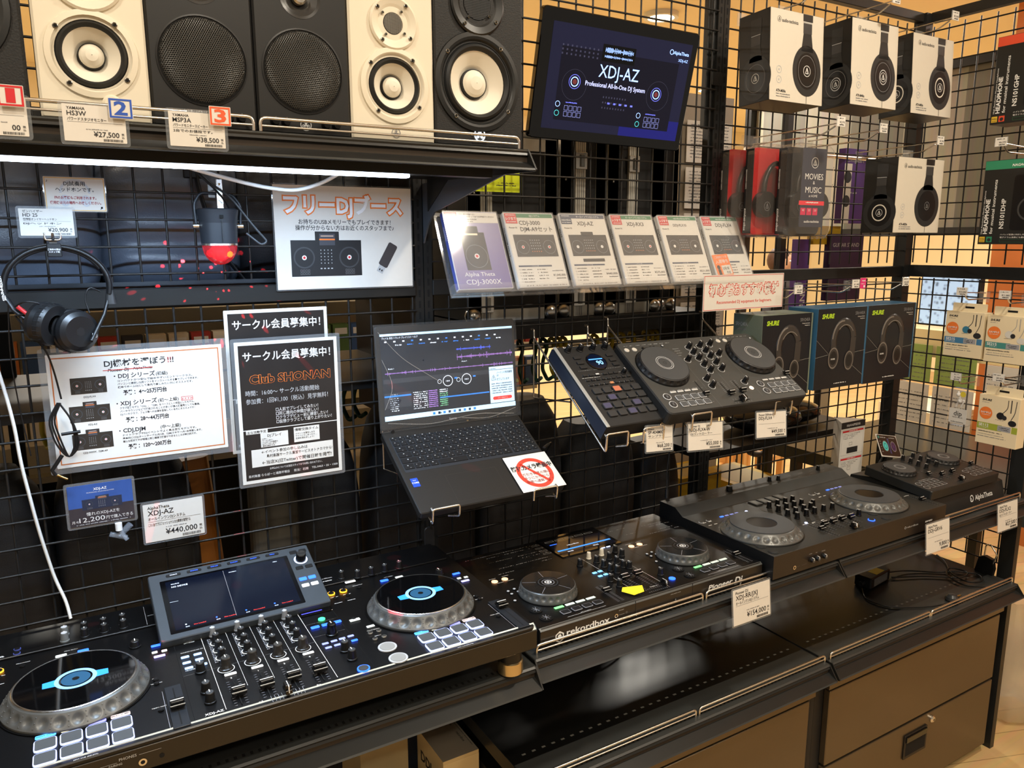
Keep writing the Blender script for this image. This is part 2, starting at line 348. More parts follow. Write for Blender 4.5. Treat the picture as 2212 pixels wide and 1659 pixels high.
# ---- base cabinets
cabm = M('cabinet_front', (104, 92, 74), .28, .7, noise=(3, .08));  # black fronts; the floor's tan reflection is put into their base colour
def cabinet(label, x0, x1, full):
    t = thing('base_cabinet', label, 'cabinet', (x0, 0, 0), group='floor-tinted black metal base cabinets'); W = x1-x0
    b = MB(); b.box(0, -.43, .03, W, -.02, .52, blk3); b.box(.02, -.40, 0, W-.02, -.04, .03, blk3); b.build('carcass', t)
    b = MB(); b.slab(.035, -.448, .505, W-.005, -.43, .555, cabm, .002) if 0 else b.box(.035, -.447, .50, W-.004, -.43, .525, cabm); b.build('top_rail', t)
    dr = MB(); dr.slab(.035, -.45, .276, W-.03, -.4305, .497, cabm, .003); o = dr.build('flap_door', t)
    dr = MB(); dr.slab(.035, -.45, .035, W-.03, -.4305, .268, cabm, .003); o = dr.build('drawer', t)
    if full:
        b = MB(); b.at(.535, -.452, .246, rx=90); b.lathe([(.011, -.002), (.011, .004), (.008, .007), (.004, .008)], chrome, 20); b.disc(.004, .008, steel, 12); b.rect(-.0008, -.003, .0008, .003, .0085, hole); b.build('lock', o)
        b = MB(); b.at(.40, -.4505, .155, rx=90); b.slab(0, 0, 0, .115, .08, .004, blk, .004); b.rect(.008, .01, .107, .07, .0042, hole); b.slab(.006, .055, .003, .109, .074, .008, blk2, .002); b.build('recessed_handle', o)
cabinet('floor-tinted black metal base cabinet at the bottom, left of the one with a lock', .832, 1.722, False)
cabinet('floor-tinted black metal base cabinet with a chrome lock and black recessed handle', 1.738, 2.642, True)
b = MB(); b.box(1.7225, -.43, 0, 1.7375, -.05, .60, blk3); b.build('side_panel', rack)

# ================================================================== monitor speakers
conew = M('cone_white', (228, 222, 206), .45); surr = M('surround', (24, 26, 28), .5); whit = M('speaker_white', (224, 216, 196), .45, noise=(60, .02)); spb = M('speaker_black', (22, 22, 22), .6, noise=(120, .35), bump=(400, .25))
spb2 = M('speaker_satin', (17, 17, 17), .45); ringb = M('waveguide_black', (22, 23, 23), .4); hexd = M('grille_back', (7, 7, 7), .9)
def hexgrille(b, r, cx, cy, dome, mat, pitch):
    st = pitch; rowh = st*.866; n = int(r/rowh)
    zf = lambda x, y: dome*max(0, 1-((x*x+y*y)/(r*r)))**.5
    hx = st*.577
    for j in range(-n, n+1):
        for i in range(-int(r/st)-1, int(r/st)+2):
            x = i*st+(st/2 if j % 2 else 0); y = j*rowh
            if x*x+y*y > (r-st*.4)**2: continue
            z = zf(x, y); P = []; Q = []
            for k in range(6):
                a = R(60*k+30); P.append((cx+x+hx*math.cos(a), cy+y+hx*math.sin(a))); Q.append((cx+x+hx*.66*math.cos(a), cy+y+hx*.66*math.sin(a)))
            vs = [(p[0], p[1], zf(p[0]-cx, p[1]-cy)) for p in P]+[(p[0], p[1], zf(p[0]-cx, p[1]-cy)+.0002) for p in Q]
            b.add(vs, [(k, (k+1) % 6, 6+(k+1) % 6, 6+k) for k in range(6)], mat)
def fork(b, x, y, r, mat, z):
    b.disc(r, z, mat, 24, x, y, r0=r*.86)
    for a in (90, 210, 330):
        c, s_ = math.cos(R(a)), math.sin(R(a)); p = lambda u, v: (x+c*u-s_*v, y+s_*u+c*v)
        b.poly([p(0, -r*.06), p(r*.86, -r*.06), p(r*.86, r*.06), p(0, r*.06)], z, mat)
        b.poly([p(-r*.05, 0), p(r*.25, -r*.22), p(r*.5, 0), p(r*.25, r*.22)], z+.0001, mat)
        for q in (-1, 1): b.poly([p(r*.3, q*r*.3), p(r*.72, q*r*.26), p(r*.72, q*r*.16), p(r*.3, q*r*.18)], z, mat)
def screw(b, x, y, z, r=.0035):
    b.lathe([(r, z-.001), (r, z+.0012), (r*.75, z+.0018), (r*.5, z+.0008)], steel, 10, x, y); b.disc(r*.5, z+.0009, hole, 6, x, y)
def driver(t, cx, cy, rr_, rs, rc, rcap, ringm, scr=4):
    b = MB(); b.at(cx, 0, cy, rx=90); b.lathe([(rr_, 0), (rr_-.001, .003), (rr_-.008, .004), (rs+.006, .003), (rs+.001, -.002)], ringm, 48)
    for k in range(scr): a = R(45+90*k+8); screw(b, (rr_+rs)/2*math.cos(a), (rr_+rs)/2*math.sin(a), .0035)
    o = b.build('driver_ring', t)
    b = MB(); b.at(cx, 0, cy, rx=90); b.lathe([(rs+.001, -.002), (rs-.002, .003), ((rs+rc)/2, .006), (rc+.001, .002), (rc, -.001)], surr, 48); b.build('surround', t)
    b = MB(); b.at(cx, 0, cy, rx=90); b.lathe([(rc, -.001), (rc*.8, -.007), (rc*.6, -.013), (rcap*1.12, -.018)], conew, 48)
    o = b.build('cone', t); b = MB(); b.at(cx, 0, cy, rx=90)
    b.lathe([(rcap*1.12, -.0185), (rcap*1.1, -.012), (rcap*1.02, -.011)], surr, 32); b.lathe([(rcap*1.04, -.012), (rcap*.85, -.007), (rcap*.5, -.003), (.0005, -.002)], conew, 32); b.build('dust_cap', o)
def box_spk(label, x0, W, H, D, mat, holes=()):
    t = thing('monitor_speaker', label, 'speaker', (x0, -.42, 1.8305))
    b = MB(); b.T = Matrix.Rotation(R(90), 4, 'X'); b.slab(0, 0, -D, W, H, 0, mat, .004, .003, open_=True); b.holed(b.rr(.003, .003, W-.003, H-.003, .001), [b.circ(*h) for h in holes], 0, mat); b.build('cabinet', t); return t
def hs(label, x0, W, H, D, mat, cx, cy, rr_, rs, rc, rcap, ty, tr, tg, tm, ringm):
    t = box_spk(label, x0, W, H, D, mat, [(cx, cy, rs+.001), (cx, ty, tg*1.05)]); driver(t, cx, cy, rr_, rs, rc, rcap, ringm)
    b = MB(); b.at(cx, 0, ty, rx=90); b.lathe([(tr, 0), (tr, .003), (tr-.003, .005), (tr*.72, .002), (tg*1.05, -.004)], ringm, 40)
    for k in range(4):
        a = R(45+90*k+8); screw(b, tr*.84*math.cos(a), tr*.84*math.sin(a), .005, .003); screw(b, tr*.56*math.cos(a), tr*.56*math.sin(a), .0025, .0022)
    b.build('waveguide', t)
    b = MB(); b.at(cx, 0, ty, rx=90); b.disc(tg*1.05, -.004, hexd, 24)
    n = 9
    for k in range(-n, n+1):
        q = tg*k/(n+.5); L = (tg*tg-q*q)**.5; w_ = .0004
        b.add([(-L, q-w_, .001), (L, q-w_, .001), (L, q+w_, .001), (-L, q+w_, .001)], [(0, 1, 2, 3)], tm); b.add([(q-w_, -L, .0012), (q+w_, -L, .0012), (q+w_, L, .0012), (q-w_, L, .0012)], [(0, 1, 2, 3)], tm)
    b.build('tweeter_grille', t); return t
t = hs('white monitor speaker with black surround behind the number 2 card', .113,   .1295, .223, .18, whit, .064, .083, .055, .0415, .0335, .0148, .179, .045, .02, steel, whit)
b = MB(); b.at(.082, 0, .022, rx=90); b.lathe([(.012, 0), (.012, .006), (.009, .009), (.0005, .009)], whit, 24); b.rect(-.0006, 0, .0006, .007, .0095, dgry); b.build('volume_knob', t)
def msp(label, x0, cx):
    t = box_spk(label, x0, .139, .236, .165, spb2, [(cx, .193, .030)])
    b = MB(); b.at(cx, 0, .090, rx=90); b.lathe([(.060, -.001), (.060, .0012), (.058, .0016), (.0565, -.002)], blk, 48); b.disc(.058, .0005, hexd, 40)
    b.build('grille_ring', t); b = MB(); b.at(0, -.001, 0, rx=90); hexgrille(b, .0565, cx, .090, .009, M('grille_wire', (70, 70, 68), .35, .5), .0030); b.build('woofer_grille', t)
    b = MB(); b.at(cx, 0, .193, rx=90); b.lathe([(.030, .0004), (.026, -.001), (.016, -.006), (.011, -.010)], M('horn_satin', (44, 44, 44), .3), 32); b.build('horn', t)
    b = MB(); b.at(cx, 0, .193, rx=90); b.lathe([(.0105, -.01), (.0105, .0), (.008, .003), (.0005, .004)], chrome, 24); b.build('tweeter_dome', t)
    for q in (-.046, -.030, .030, .046):
        b = MB(); b.at(cx+q, 0, .017, rx=90); b.lathe([(.0065, .0), (.0065, .002), (.005, .0095), (.0005, .0095)], blk, 16); b.rect(-.0004, 0, .0004, .0055, .0097, wht); b.build('control_knob', t)
    b = MB(); b.at(0, -.0006, 0, rx=90); fork(b, cx, .015, .0085, lgry, 0); b.build('emblem', t)
msp('black monitor speaker with mesh woofer grille behind the number 3 card', .2435, .0695)
msp('black monitor speaker with mesh woofer grille right of the number 3 card', .3835, .069)
t = hs('tall white monitor speaker with black surround, between two black speakers', .524, .140, .25, .19, whit, .0725, .084, .0575, .042, .034, .0155, .176, .0395, .0155, steel, whit)
b = MB(); b.at(0, -.0006, 0, rx=90); fork(b, .0725, .013, .0075, gry, 0); b.build('emblem', t)
t = hs('black monitor speaker with white cone and lit emblem at the end of the row', .666, .166, .285, .2, spb, .0785, .1035, .0795, .0615, .050, .0215, .225, .049, .024, dgry, ringb)
b = MB(); b.at(0, -.0006, 0, rx=90); b.rect(.067, .006, .095, .038, 0, blk); b.disc(.0125, .0005, dgry, 28, .081, .020); fork(b, .081, .020, .0105, E('emblem_glow', (225, 240, 255), 2.5), .001); b.build('emblem', t)
t = box_spk('black monitor speaker cut by the left edge of the photo', -.07, .172, .27, .2, spb, [(.086, .125, .058)]); driver(t, .086, .125, .077, .057, .046, .021, ringb)

# ================================================================== cards, signs, posters
def card(name, label, x, z, w_, h, y=-.03, cat='price tag', group=None, rz=0, ry=0, rx=0, base=paper, rim=.004, cover=True):
    """a printed card facing the aisle; origin at its lower left corner"""
    t = thing(name, label, cat, (x, y, z), (rx, ry, rz), group)
    b = MB(); b.T = Matrix.Rotation(R(90), 4, 'X'); b.slab(0, 0, 0, w_, h, .0006, base, .001, .0001)
    if cover:
        c = MB(); c.T = Matrix.Rotation(R(90), 4, 'X'); c.slab(-rim, -rim, -.0008, w_+rim, h+rim, -.0001, lam if rim > .003 else acr, .004, .0002); c.build('clear_holder', t)
    return t, b
Z = .0009
def price(label, x, z, w_, h, l1, l2, l3, yen, y=-.03, rz=0, ry=0, group='white price cards', sub=None, rx=0, name='price_card'):
    t, b = card(name, label, x, z, w_, h, y, 'price tag', group, rz, ry, rx)
    b.text(l1, w_*.07, h*.86, Z, h*.11, ink); b.text(l2, w_*.07, h*.70, Z, h*.18, ink)
    if l3: b.text(l3, w_*.07, h*.57, Z, h*.10, ink, wid=w_*.62)
    b.rect(w_*.07, h*.53, w_*.95, h*.537, Z, gry)
    if sub: b.text(sub, w_*.07, h*.42, Z, h*.09, ink, wid=w_*.7)
    b.fine(w_*.35, h*.33, w_*.7, Z, h*.03, gry)
    b.text(yen, w_*.88, h*.15, Z, h*.2, ink, 'R', .006); b.text('税', w_*.94, h*.22, Z, h*.07, ink, 'C'); b.text('込', w_*.94, h*.14, Z, h*.07, ink, 'C')
    x_ = w_*.62
    while x_ < w_*.93: q = random.choice((.0004, .0008, .0006)); b.rect(x_, h*.03, x_+q, h*.10, Z, ink); x_ += q+random.choice((.0004, .0007))
    b.build('printed_card', t); return t
G = 'price cards on the speaker shelf edge'
price('price card for the white speaker at 27,500 yen on the shelf edge', .134, 1.795, .068, .043, 'YAMAHA', 'HS3W', 'パワードスタジオモニター', '¥27,500', -.500, group=G)
price('price card for the black speaker at 38,500 yen on the shelf edge', .252, 1.796, .068, .043, 'YAMAHA', 'MSP3A', 'パワードモニタースピーカー', '¥38,500', -.500, group=G, sub='2台でのお値段です。')
price('price card at the left edge of the photo, showing only its last zeros', .030, 1.797, .068, .043, 'YAMAHA', '', '', '00', -.500, group=G)
def number(label, x, z, s, n, col):
    t, b = card('number_card', label, x, z, s, s*.9, -.505, 'card', 'numbered cards on the speaker shelf edge', rim=0, cover=False)
    m = {'r': red, 'b': blue, 'o': M('orange_red', (226, 92, 50), .5)}[col]
    b.frame(.0008, .0008, s-.0008, s*.9-.0008, .0022, Z, m); b.text(n, s/2, s*.18, Z, s*.82, m, 'C', .03, wid=s*.55 if n != '1' else s*.35); b.build('printed_card', t)
number('square card with a blue frame and a big blue number 2', .184, 1.824, .027, '2', 'b')
number('square card with an orange frame and a big orange number 3', .301, 1.824, .027, '3', 'o')
number('square card with a red frame and a red number 1 at the left edge', .070, 1.829, .027, '1', 'r')
t, b = card('purchase_card', 'small purchase card with a dark header tucked above the 38,500 yen card', .276, 1.828, .030, .016, -.494, 'card', rim=0, cover=False)
b.rect(0, .011, .030, .016, Z, M('brown_ink', (70, 62, 58), .5)); b.text('お買い上げカード', .001, .0122, .0012, .0034, wht, wid=.024)
b.text('お買い上げの際は、当カード', .001, .0076, Z, .0024, ink, wid=.027); b.text('をレジカウンターまでお持ち', .001, .0046, Z, .0024, ink, wid=.027); b.text('くださいませ。', .001, .0016, Z, .0024, ink, wid=.014); b.build('printed_card', t)

# trial headphone sign + price card
t, b = card('notice_card', 'bluish notice about the trial headphones, with a yellow frame and dark red lines', .107, 1.727, .093, .058, -.034, 'sign', rim=.002)
b.frame(.001, .001, .092, .057, .0012, Z, M('gold_frame', (214, 168, 70), .4)); pale = M('pale_drawing', (196, 202, 208), .6)
b.lathe([(.020, Z), (.024, Z)], pale, 24, .046, .031, a0=0, a1=180, smooth=False); b.disc(.010, Z, pale, 20, .030, .018, sx=.8); b.disc(.010, Z, pale, 20, .062, .018, sx=.8)
b.text('DJ試奏用', .046, .044, .0012, .0085, ink, 'C', .012); b.text('ヘッドホンです。', .046, .034, .0012, .0080, ink, 'C', .012)
dr_ = M('dark_red', (150, 30, 36), .5); b.text('他のお客様もご利用されます。', .046, .021, .0012, .0056, dr_, 'C', .02, wid=.064); b.text('使用後は元の場所へお戻しください。', .046, .0125, .0012, .0056, dr_, 'C', .02, wid=.078)
b.text('♪', .004, .049, .0012, .006, ink); b.text('♫', .083, .004, .0012, .007, ink); b.build('printed_card', t)
price('price card for the hanging headphones at 20,900 yen', .066, 1.685, .080, .0455, 'ゼンハイザー', 'HD 25', '密閉型オンイヤーヘッドホン', '¥20,900', -.040, group='white price cards', sub='DJヘッドホン')
# free booth sign
t, b = card('shop_sign', 'A4 sign with orange outlined title, a controller photo and a memory stick', .498, 1.577, .297, .21, -.012, 'sign', rim=.003)
b.outlined('フリーDJブース', .1485, .156, .0012, .042, .262, orange, M('bright_white', (240, 244, 250), .5), .10, .035)
b.text('お持ちのUSBメモリーでもプレイできます！', .1485, .133, Z, .0115, ink, 'C', 0, wid=.2); b.text('操作が分からない方はお近くのスタッフまで♪', .1485, .121, Z, .0115, ink, 'C', 0, wid=.214)
def minidevice(b, x, y, w_, h, screen=True, col=None, jr=.30, pic=None):
    m = col or M('photo_black', (32, 33, 36), .5); b.rect(x, y, x+w_, y+h, Z, m); z = Z+.0002
    if screen: b.rect(x+w_*.34, y+h*.78, x+w_*.68, y+h*1.24, z, m); b.rect(x+w_*.40, y+h*.86, x+w_*.62, y+h*1.18, z+.0001, M('photo_screen', (70, 72, 80), .4)); b.rect(x+w_*.40, y+h*1.0, x+w_*.62, y+h*1.04, z+.0002, orange); b.rect(x+w_*.42, y+h*1.1, x+w_*.6, y+h*1.13, z+.0002, M('photo_wave', (200, 170, 150), .4))
    for cx in (.18, .82):
        b.disc(h*jr, z, M('photo_ring', (62, 64, 68), .4), 24, x+w_*cx, y+h*.52); b.disc(h*jr*.86, z+.0001, m, 24, x+w_*cx, y+h*.52); b.disc(h*jr*.22, z+.0002, wht, 16, x+w_*cx, y+h*.52); b.disc(h*jr*.12, z+.0003, red, 12, x+w_*cx, y+h*.52)
        for i in range(4):
            for j in range(2): b.frame(x+w_*(cx-.06+.035*i), y+h*(.05+.08*j), x+w_*(cx-.035+.035*i), y+h*(.11+.08*j), w_*.003, z, gry)
    for i in range(4):
        for j in range(5): b.rect(x+w_*(.41+.05*i), y+h*(.35+.09*j), x+w_*(.42+.05*i), y+h*(.38+.09*j), z, lgry)
        b.rect(x+w_*(.40+.05*i), y+h*.2, x+w_*(.425+.05*i), y+h*.23, z, lgry)
minidevice(b, .030, .026, .150, .074)
b.T = b.T @ Matrix.Translation((.236, .06, 0)) @ Matrix.Rotation(R(-30), 4, 'Z'); q = M('stick_brown', (66, 62, 64), .4)
b.poly(b.rr(-.011, -.018, .011, .036, .004), Z, q); b.rect(-.0075, -.033, .0075, -.018, Z, lgry); b.rect(-.004, -.029, -.001, -.025, Z+.0002, ink); b.rect(.0015, -.029, .0045, -.025, Z+.0002, ink)
b.build('printed_sheet', t)
# yellow-green booklet behind
t, b = card('booklet', 'lime green printed card beside the flight cases under the shelf end', .96, 1.79, .14, .055, .03, 'card', rim=0, cover=False, base=M('lime', (196, 208, 20), .5))
for k in range(4): b.tube([(.0, .018+.004*k, Z), (.03, .02+.004*k, Z), (.06, .045+.002*k, Z)], .0006, ink, 4)
b.fine(.08, .02, .13, Z, .003, ink); b.fine(.075, .014, .13, Z, .003, ink); b.build('printed_sheet', t)

# choose-your-gear poster
t, b = card('poster', 'laminated A4 poster in landscape listing three price levels of equipment', .080, 1.268, .297, .209, -.030, 'poster', rim=.011)
og = M('poster_orange', (190, 110, 60), .5); b.frame(.006, .006, .291, .203, .002, Z, og)
b.text('DJ機材を選ぼう!!!', .150, .181, Z, .0145, ink, 'C', .02, wid=.118); b.text('Pioneer Dj', .096, .171, Z, .008, ink, 'L', .02, shear=.2); b.text('AlphaTheta', .138, .172, Z, .007, ink, 'L', .01); b.rect(.088, .1735, .172, .1745, Z+.0003, red)
rows = [(.150, 'DDJ シリーズ', '(初級)', ('コンパクトかつ安価で始めやすいエントリークラス。', 'パソコンと接続しDJ用ソフトをインストールする事でプレイできます。', '趣味でホームDJとして身内で楽しみたい方にオススメです。'), '予算：4〜25万円台', 'DDJ-FLX4', False),
        (.098, 'XDJ シリーズ', '(初〜上級)', ('クラブ定番モデル「CDJ」、「DJM」をベースとし一体型にしたモデル。', 'バーやラウンジなどで使用されることが多いが個人練習用としても最適。', 'DJバーやクラブ、フェス等への出演を目指している方にオススメです！'), '予算：28〜44万円台', 'XDJ-AZ', True),
        (.046, 'CDJ,DJM', '(中〜上級)', ('ナイトクラブやDJイベントでよく見る定番モデルです。', '基本的にCDJ(ターンテーブル)を2台、DJM(ミキサー)を1台用意します。', '高価な機材ですが現場と同じ環境で練習ができるところが魅力的です。'), '予算：120〜200万台', 'CDJ-3000X . DJM-A9', True)]
for y0, a_, lv, ls, yen, cap, scr in rows:
    b.text('・'+a_, .105, y0+.008, Z, .0105, ink, 'L', .02); b.text(lv, .176, y0+.008, Z, .008, ink)
    for k, l in enumerate(ls): b.text(l, .110, y0+.001-.006*k, Z, .0046, ink, wid=.13+.01*(k % 2))
    b.text(yen, .118, y0-.024, Z, .010, ink, 'L', .03, wid=.075)
    minidevice(b, .034 if not scr else .028, y0-.016, .058 if not scr else .066, .030, scr, M('photo_brown', (48, 42, 36), .5)); b.text(cap, .063, y0-.0235, Z, .0046, ink, 'C')
b.frame(.217, .104, .238, .112, .0008, Z, red); b.text('おすすめ', .2275, .1058, Z, .005, red, 'C')
b.build('printed_sheet', t)
# circle posters
pdark = M('poster_dark', (40, 37, 36), .35, noise=(14, .35))
def circle(label, x, z, y, full):
    t, b = card('poster', label, x, z, .208, .293, y, 'poster', 'dark recruitment posters', rim=.007 if full else .0005)
    b.rect(.007, .007, .201, .286, .0008, pdark); Z1 = .0011
    b.text('サークル会員募集中！', .104, .255, Z1, .021, wht, 'C', .015, wid=.178)
    b.outlined('Club SHONAN', .108, .208, Z1, .024, .166, orange, pdark, .055, .03)
    b.text('時間：16:00〜 サークル活動開始', .016, .184, Z1, .012, lgry, 'L', .0, wid=.15); b.text('参加費：1回¥1,100（税込）見学無料！', .016, .167, Z1, .012, lgry, 'L', 0, wid=.168)
    for k, l in enumerate(('□人前でプレイしてみたい！', '□同じ趣向の仲間が欲しい！', '□クラブデビュー前に練習したい！', '□仮想クラブとして盛り上がりたい！')): b.text(l, .074, .147-.0085*k, Z1, .0085, wht, 'L', 0, wid=(.088, .088, .108, .116)[k])
    b.rect(.006, .112, .202, .1135, Z1, wht); b.rect(.012, .104, .055, .112, Z1, paper); b.text('主な活動予定', .014, .1055, Z1+.0002, .006, ink, wid=.038)
    b.rect(.040, .074, .096, .104, Z1, paper); b.text('DJプレイ', .068, .095, Z1+.0002, .0075, ink, 'C'); b.rect(.108, .076, .162, .108, Z1, paper); b.text('情報交換タイム', .135, .100, Z1+.0002, .0068, ink, 'C', 0, wid=.05)
    for k, l in enumerate(('16:00〜', 'サークル本番！', '1人15分〜20分程度の', 'DJプレイをします！', '見学は無料でOK')): b.text(l, .043, .0905-.0038*k, Z1+.0002, .0034, ink)
    for k, l in enumerate(('イベントを宣伝したり', 'アドバイスしあったり…', '交流を深めましょう！')): b.text(l, .111, .0925-.005*k, Z1+.0002, .0042, ink)
    b.rect(.020, .034, .190, .071, Z1, paper); b.text('←イベント参加の申し込みは', .040, .0615, Z1+.0002, .0075, ink, 'L', 0, wid=.095); b.text('島村楽器サークル運営サービスオトナカマから!', .050, .052, Z1+.0002, .0075, ink, 'L', 0, wid=.138)
    b.text('←当店X(旧Twitter)で開催日時を掲載!', .040, .0385, Z1+.0002, .009, ink, 'L', 0, wid=.146)
    b.text('お申込みについては当店スタッフまでお問い合わせ下さい。', .055, .0255, Z1, .0052, wht, 'L', 0, wid=.11); b.text('島村楽器 ららぽーと湘南平塚店', .012, .0135, Z1, .0062, wht, 'L', 0, wid=.083); b.text('担当：石岡', .104, .0135, Z1, .0062, wht, 'L', 0); b.text('TEL.0463・25・1320', .142, .0145, Z1, .0058, wht, 'L', 0, wid=.056)
    b.build('printed_sheet', t)
circle('dark recruitment poster with orange title, hung behind the front copy and showing its top', .388, 1.247, -.014, False)
circle('dark recruitment poster with orange title in a clear sleeve, the front one', .3995, 1.185, -.036, True)
# blue card on clip and price card
t, b = card('photo_card', 'blue photo card of a console in a thick clear case, on a clip', .090, 1.156, .107, .078, -.040, 'card', rim=.005, base=M('photo_blue', (52, 84, 150), .4, noise=(20, .4)))
b.rect(0, 0, .107, .035, .0007, M('photo_night', (56, 50, 54), .4, noise=(30, .4))); minidevice(b, .022, .030, .066, .020, True, M('photo_navy', (40, 46, 66), .5)); b.text('XDJ-AZ', .0535, .066, Z, .0065, wht, 'C', .02); b.text('PROFESSIONAL ALL-IN-ONE DJ SYSTEM', .0535, .0615, Z, .0026, wht, 'C')
b.text('憧れのXDJ-AZを', .055, .019, .0013, .0075, wht, 'C', 0, wid=.055); b.text('月々', .003, .007, .0013, .006, wht); b.text('12,200', .036, .007, .0013, .0125, wht, 'C', 0, wid=.042); b.text('円で購入できる', .059, .0075, .0013, .0075, wht, 'L', 0, wid=.045); b.fine(.01, .002, .1, .0013, .002, lgry); b.build('printed_card', t)
cl = clearm('clip_clear', .4, (200, 215, 235)); b = MB(); b.tube([(.075, -.002, -.006), (.082, -.006, -.024), (.090, -.008, -.038)], .004, cl, 8); b.tube([(.078, 0, -.03), (.098, -.004, -.010)], .006, cl, 8); b.tube([(.062, 0, -.024), (.09, -.002, -.036)], .005, cl, 8); b.build('clip', t)
b = MB(); b.cyl(.078, -.004, -.018, -.004, .006, M('clip_white', (235, 238, 240), .4), 14); b.build('clip_barrel', t)
price('price card for the largest console at 440,000 yen on the left grid', .212, 1.098, .108, .077, 'AlphaTheta', 'XDJ-AZ', 'オールインワンDJシステム', '¥440,000', -.032, sub='これ1台でプロフェッショナルなDJ環境を実現する')
# beginners sign
t, b = card('shop_sign', 'white sign with red outlined title recommending beginner equipment', 1.556, 1.492, .305, .094, -.140, 'sign', rim=.001)
b.frame(.002, .002, .303, .092, .0012, Z, red); rd = M('sign_red', (206, 62, 50), .5); b.outlined('初心者おすすめ機材', .1525, .042, Z, .033, .268, rd, paper, .075, .022)
b.text('Recommended DJ equipment for beginners.', .155, .018, Z, .0115, rd, 'C', .01, wid=.21); b.build('printed_sheet', t)
# price tags hanging from the guard rails
GP = 'price cards hung on the counter guard rails'
price('price card reading 154,000 yen, hung in front of the middle console', 1.335, .829, .118, .082, 'Pioneer DJ', 'XDJ-RR/JXJ', 'オールインワンDJシステム', '¥154,000', -.502, group=GP, rx=-6)
t = price('price card with a glaring sleeve beside the two-jog controller, reading 9,800', 2.065, .838, .108, .082, 'AlphaTheta', 'DDJ-GRV6', '', '9,800', -.502, group=GP, rx=-6)
price('price card reading 27,500 yen at the far right end of the counter rail', 2.425, .828, .108, .082, 'AlphaTheta', 'DDJ-FLX2', 'DJコントローラー', '¥27,500', -.502, group=GP, rx=-6)

# ================================================================== DJ equipment
dev = M('console_black', (10, 10, 11), .33, noise=(90, .1)); devf = M('console_front', (40, 35, 28), .32, .2, noise=(30, .1)); dev2 = M('console_charcoal', (33, 34, 34), .42, noise=(90, .08))
capb = M('cap_black', (10, 10, 10), .25); line = M('panel_line', (150, 152, 158), .5)
PC = {}
def knob(r=.007, h=.016, col=None, top=None, ridge=False, base=None):
    k = ('k', r, h, col, top, ridge, base)
    if k not in PC:
        c = col or blk; b = MB(); b.lathe([(r*1.12, 0), (r*1.12, h*.12), (r*.98, h*.16), (r*.82, h*.94), (r*.72, h)], c, 16 if not ridge else 20, smooth=not ridge)
        b.disc(r*.72, h, top or c, 16); b.box(-r*.09, 0, h*.9, r*.09, r*.76, h+.0004, wht); b.box(-r*.09, r*.72, h*.3, r*.09, r*.98, h*.98, wht)
        if base: b.disc(r*1.45, .0003, base, 20, r0=r*1.2)
        PC[k] = b.build('knob', mesh=True)
    return PC[k]
def button(w_, h, glow=None, t=.0018, frame=None, lab=''):
    k = ('b', w_, h, glow, t, frame, lab)
    if k not in PC:
        b = MB(); b.slab(-w_/2, -h/2, 0, w_/2, h/2, t, glow or blk, min(w_, h)*.2, .0005)
        if frame: b.slab(-w_/2+.0015, -h/2+.0015, t, w_/2-.0015, h/2-.0015, t+.0003, frame, min(w_, h)*.12, .0001)
        if lab: b.text(lab, 0, -h*.22, t+.0005, h*.6, ink if glow else wht, 'C')
        PC[k] = b.build('button', mesh=True)
    return PC[k]
def rbutton(r, glow=None, face=None, t=.0016, spokes=False):
    k = ('r', r, glow, face, t, spokes)
    if k not in PC:
        b = MB(); b.cyl(0, 0, 0, t, r, glow or blk, 28); b.lathe([(r*.8, t), (r*.78, t+.0008)], face or blk, 28); b.disc(r*.78, t+.0008, face or blk, 28)
        if spokes:
            for a in range(0, 180, 45): c, s_ = math.cos(R(a+20))*r*.72, math.sin(R(a+20))*r*.72; e = r*.03; b.add([(-c-e, -s_, t+.001), (-c+e, -s_, t+.001), (c+e, s_, t+.001), (c-e, s_, t+.001)], [(0, 1, 2, 3)], line)
        PC[k] = b.build('button', mesh=True)
    return PC[k]
def cap(w_=.018, d_=.012, h=.012, vert=True, mark=wht):
    k = ('c', w_, d_, h, vert, mark)
    if k not in PC:
        b = MB(); b.box(-w_*.12, -d_*.3, 0, w_*.12, d_*.3, h*.4, blk)
        for (z0, z1, i) in ((h*.3, h*.62, 0), (h*.62, h, 1)):
            a = w_/2-i*w_*.06; q = d_/2-i*d_*.18; b.slab(-a, -q, z0, a, q, z1, capb, .001, .0006)
        if vert: b.box(-w_*.45, -d_*.05, h, w_*.45, d_*.05, h+.0005, mark); b.box(-w_*.5, -d_/2-.0003, h*.66, w_*.5, -d_/2, h*.72, mark)
        else: b.box(-w_*.05, -d_*.33, h, w_*.05, d_*.33, h+.0005, mark); b.box(-w_*.06, -d_/2-.0002, h*.4, w_*.06, -d_*.34, h, mark)
        PC[k] = b.build('fader_cap', mesh=True)
    return PC[k]
def put(name, me, par, x, y, z=0, rz=0): return inst(name, me, par, (x, y, z), (0, 0, rz))
def slot(b, x, y0, y1, z, w_=.0016, ticks=10, tw=.010, horiz=False, gap=.004):
    if horiz: b.rect(y0, x-w_/2, y1, x+w_/2, z+.0004, hole)
    else: b.rect(x-w_/2, y0, x+w_/2, y1, z+.0004, hole)
    for k in range(ticks+1):
        q = y0+(y1-y0)*k/ticks
        for s_ in (-1, 1):
            a, c = sorted((s_*gap, s_*(gap+tw)))
            if horiz: b.rect(q-.0003, x+a, q+.0003, x+c, z+.0004, line)
            else: b.rect(x+a, q-.0003, x+c, q+.0003, z+.0004, line)
def ticks(b, x, y, r, z, n=11, m=None):
    for k in range(n):
        a = R(-60+300*k/(n-1)); b.disc(.0004 if m is None else .0006, z+.0004, m or line, 6, x+r*math.cos(a), y+r*math.sin(a))
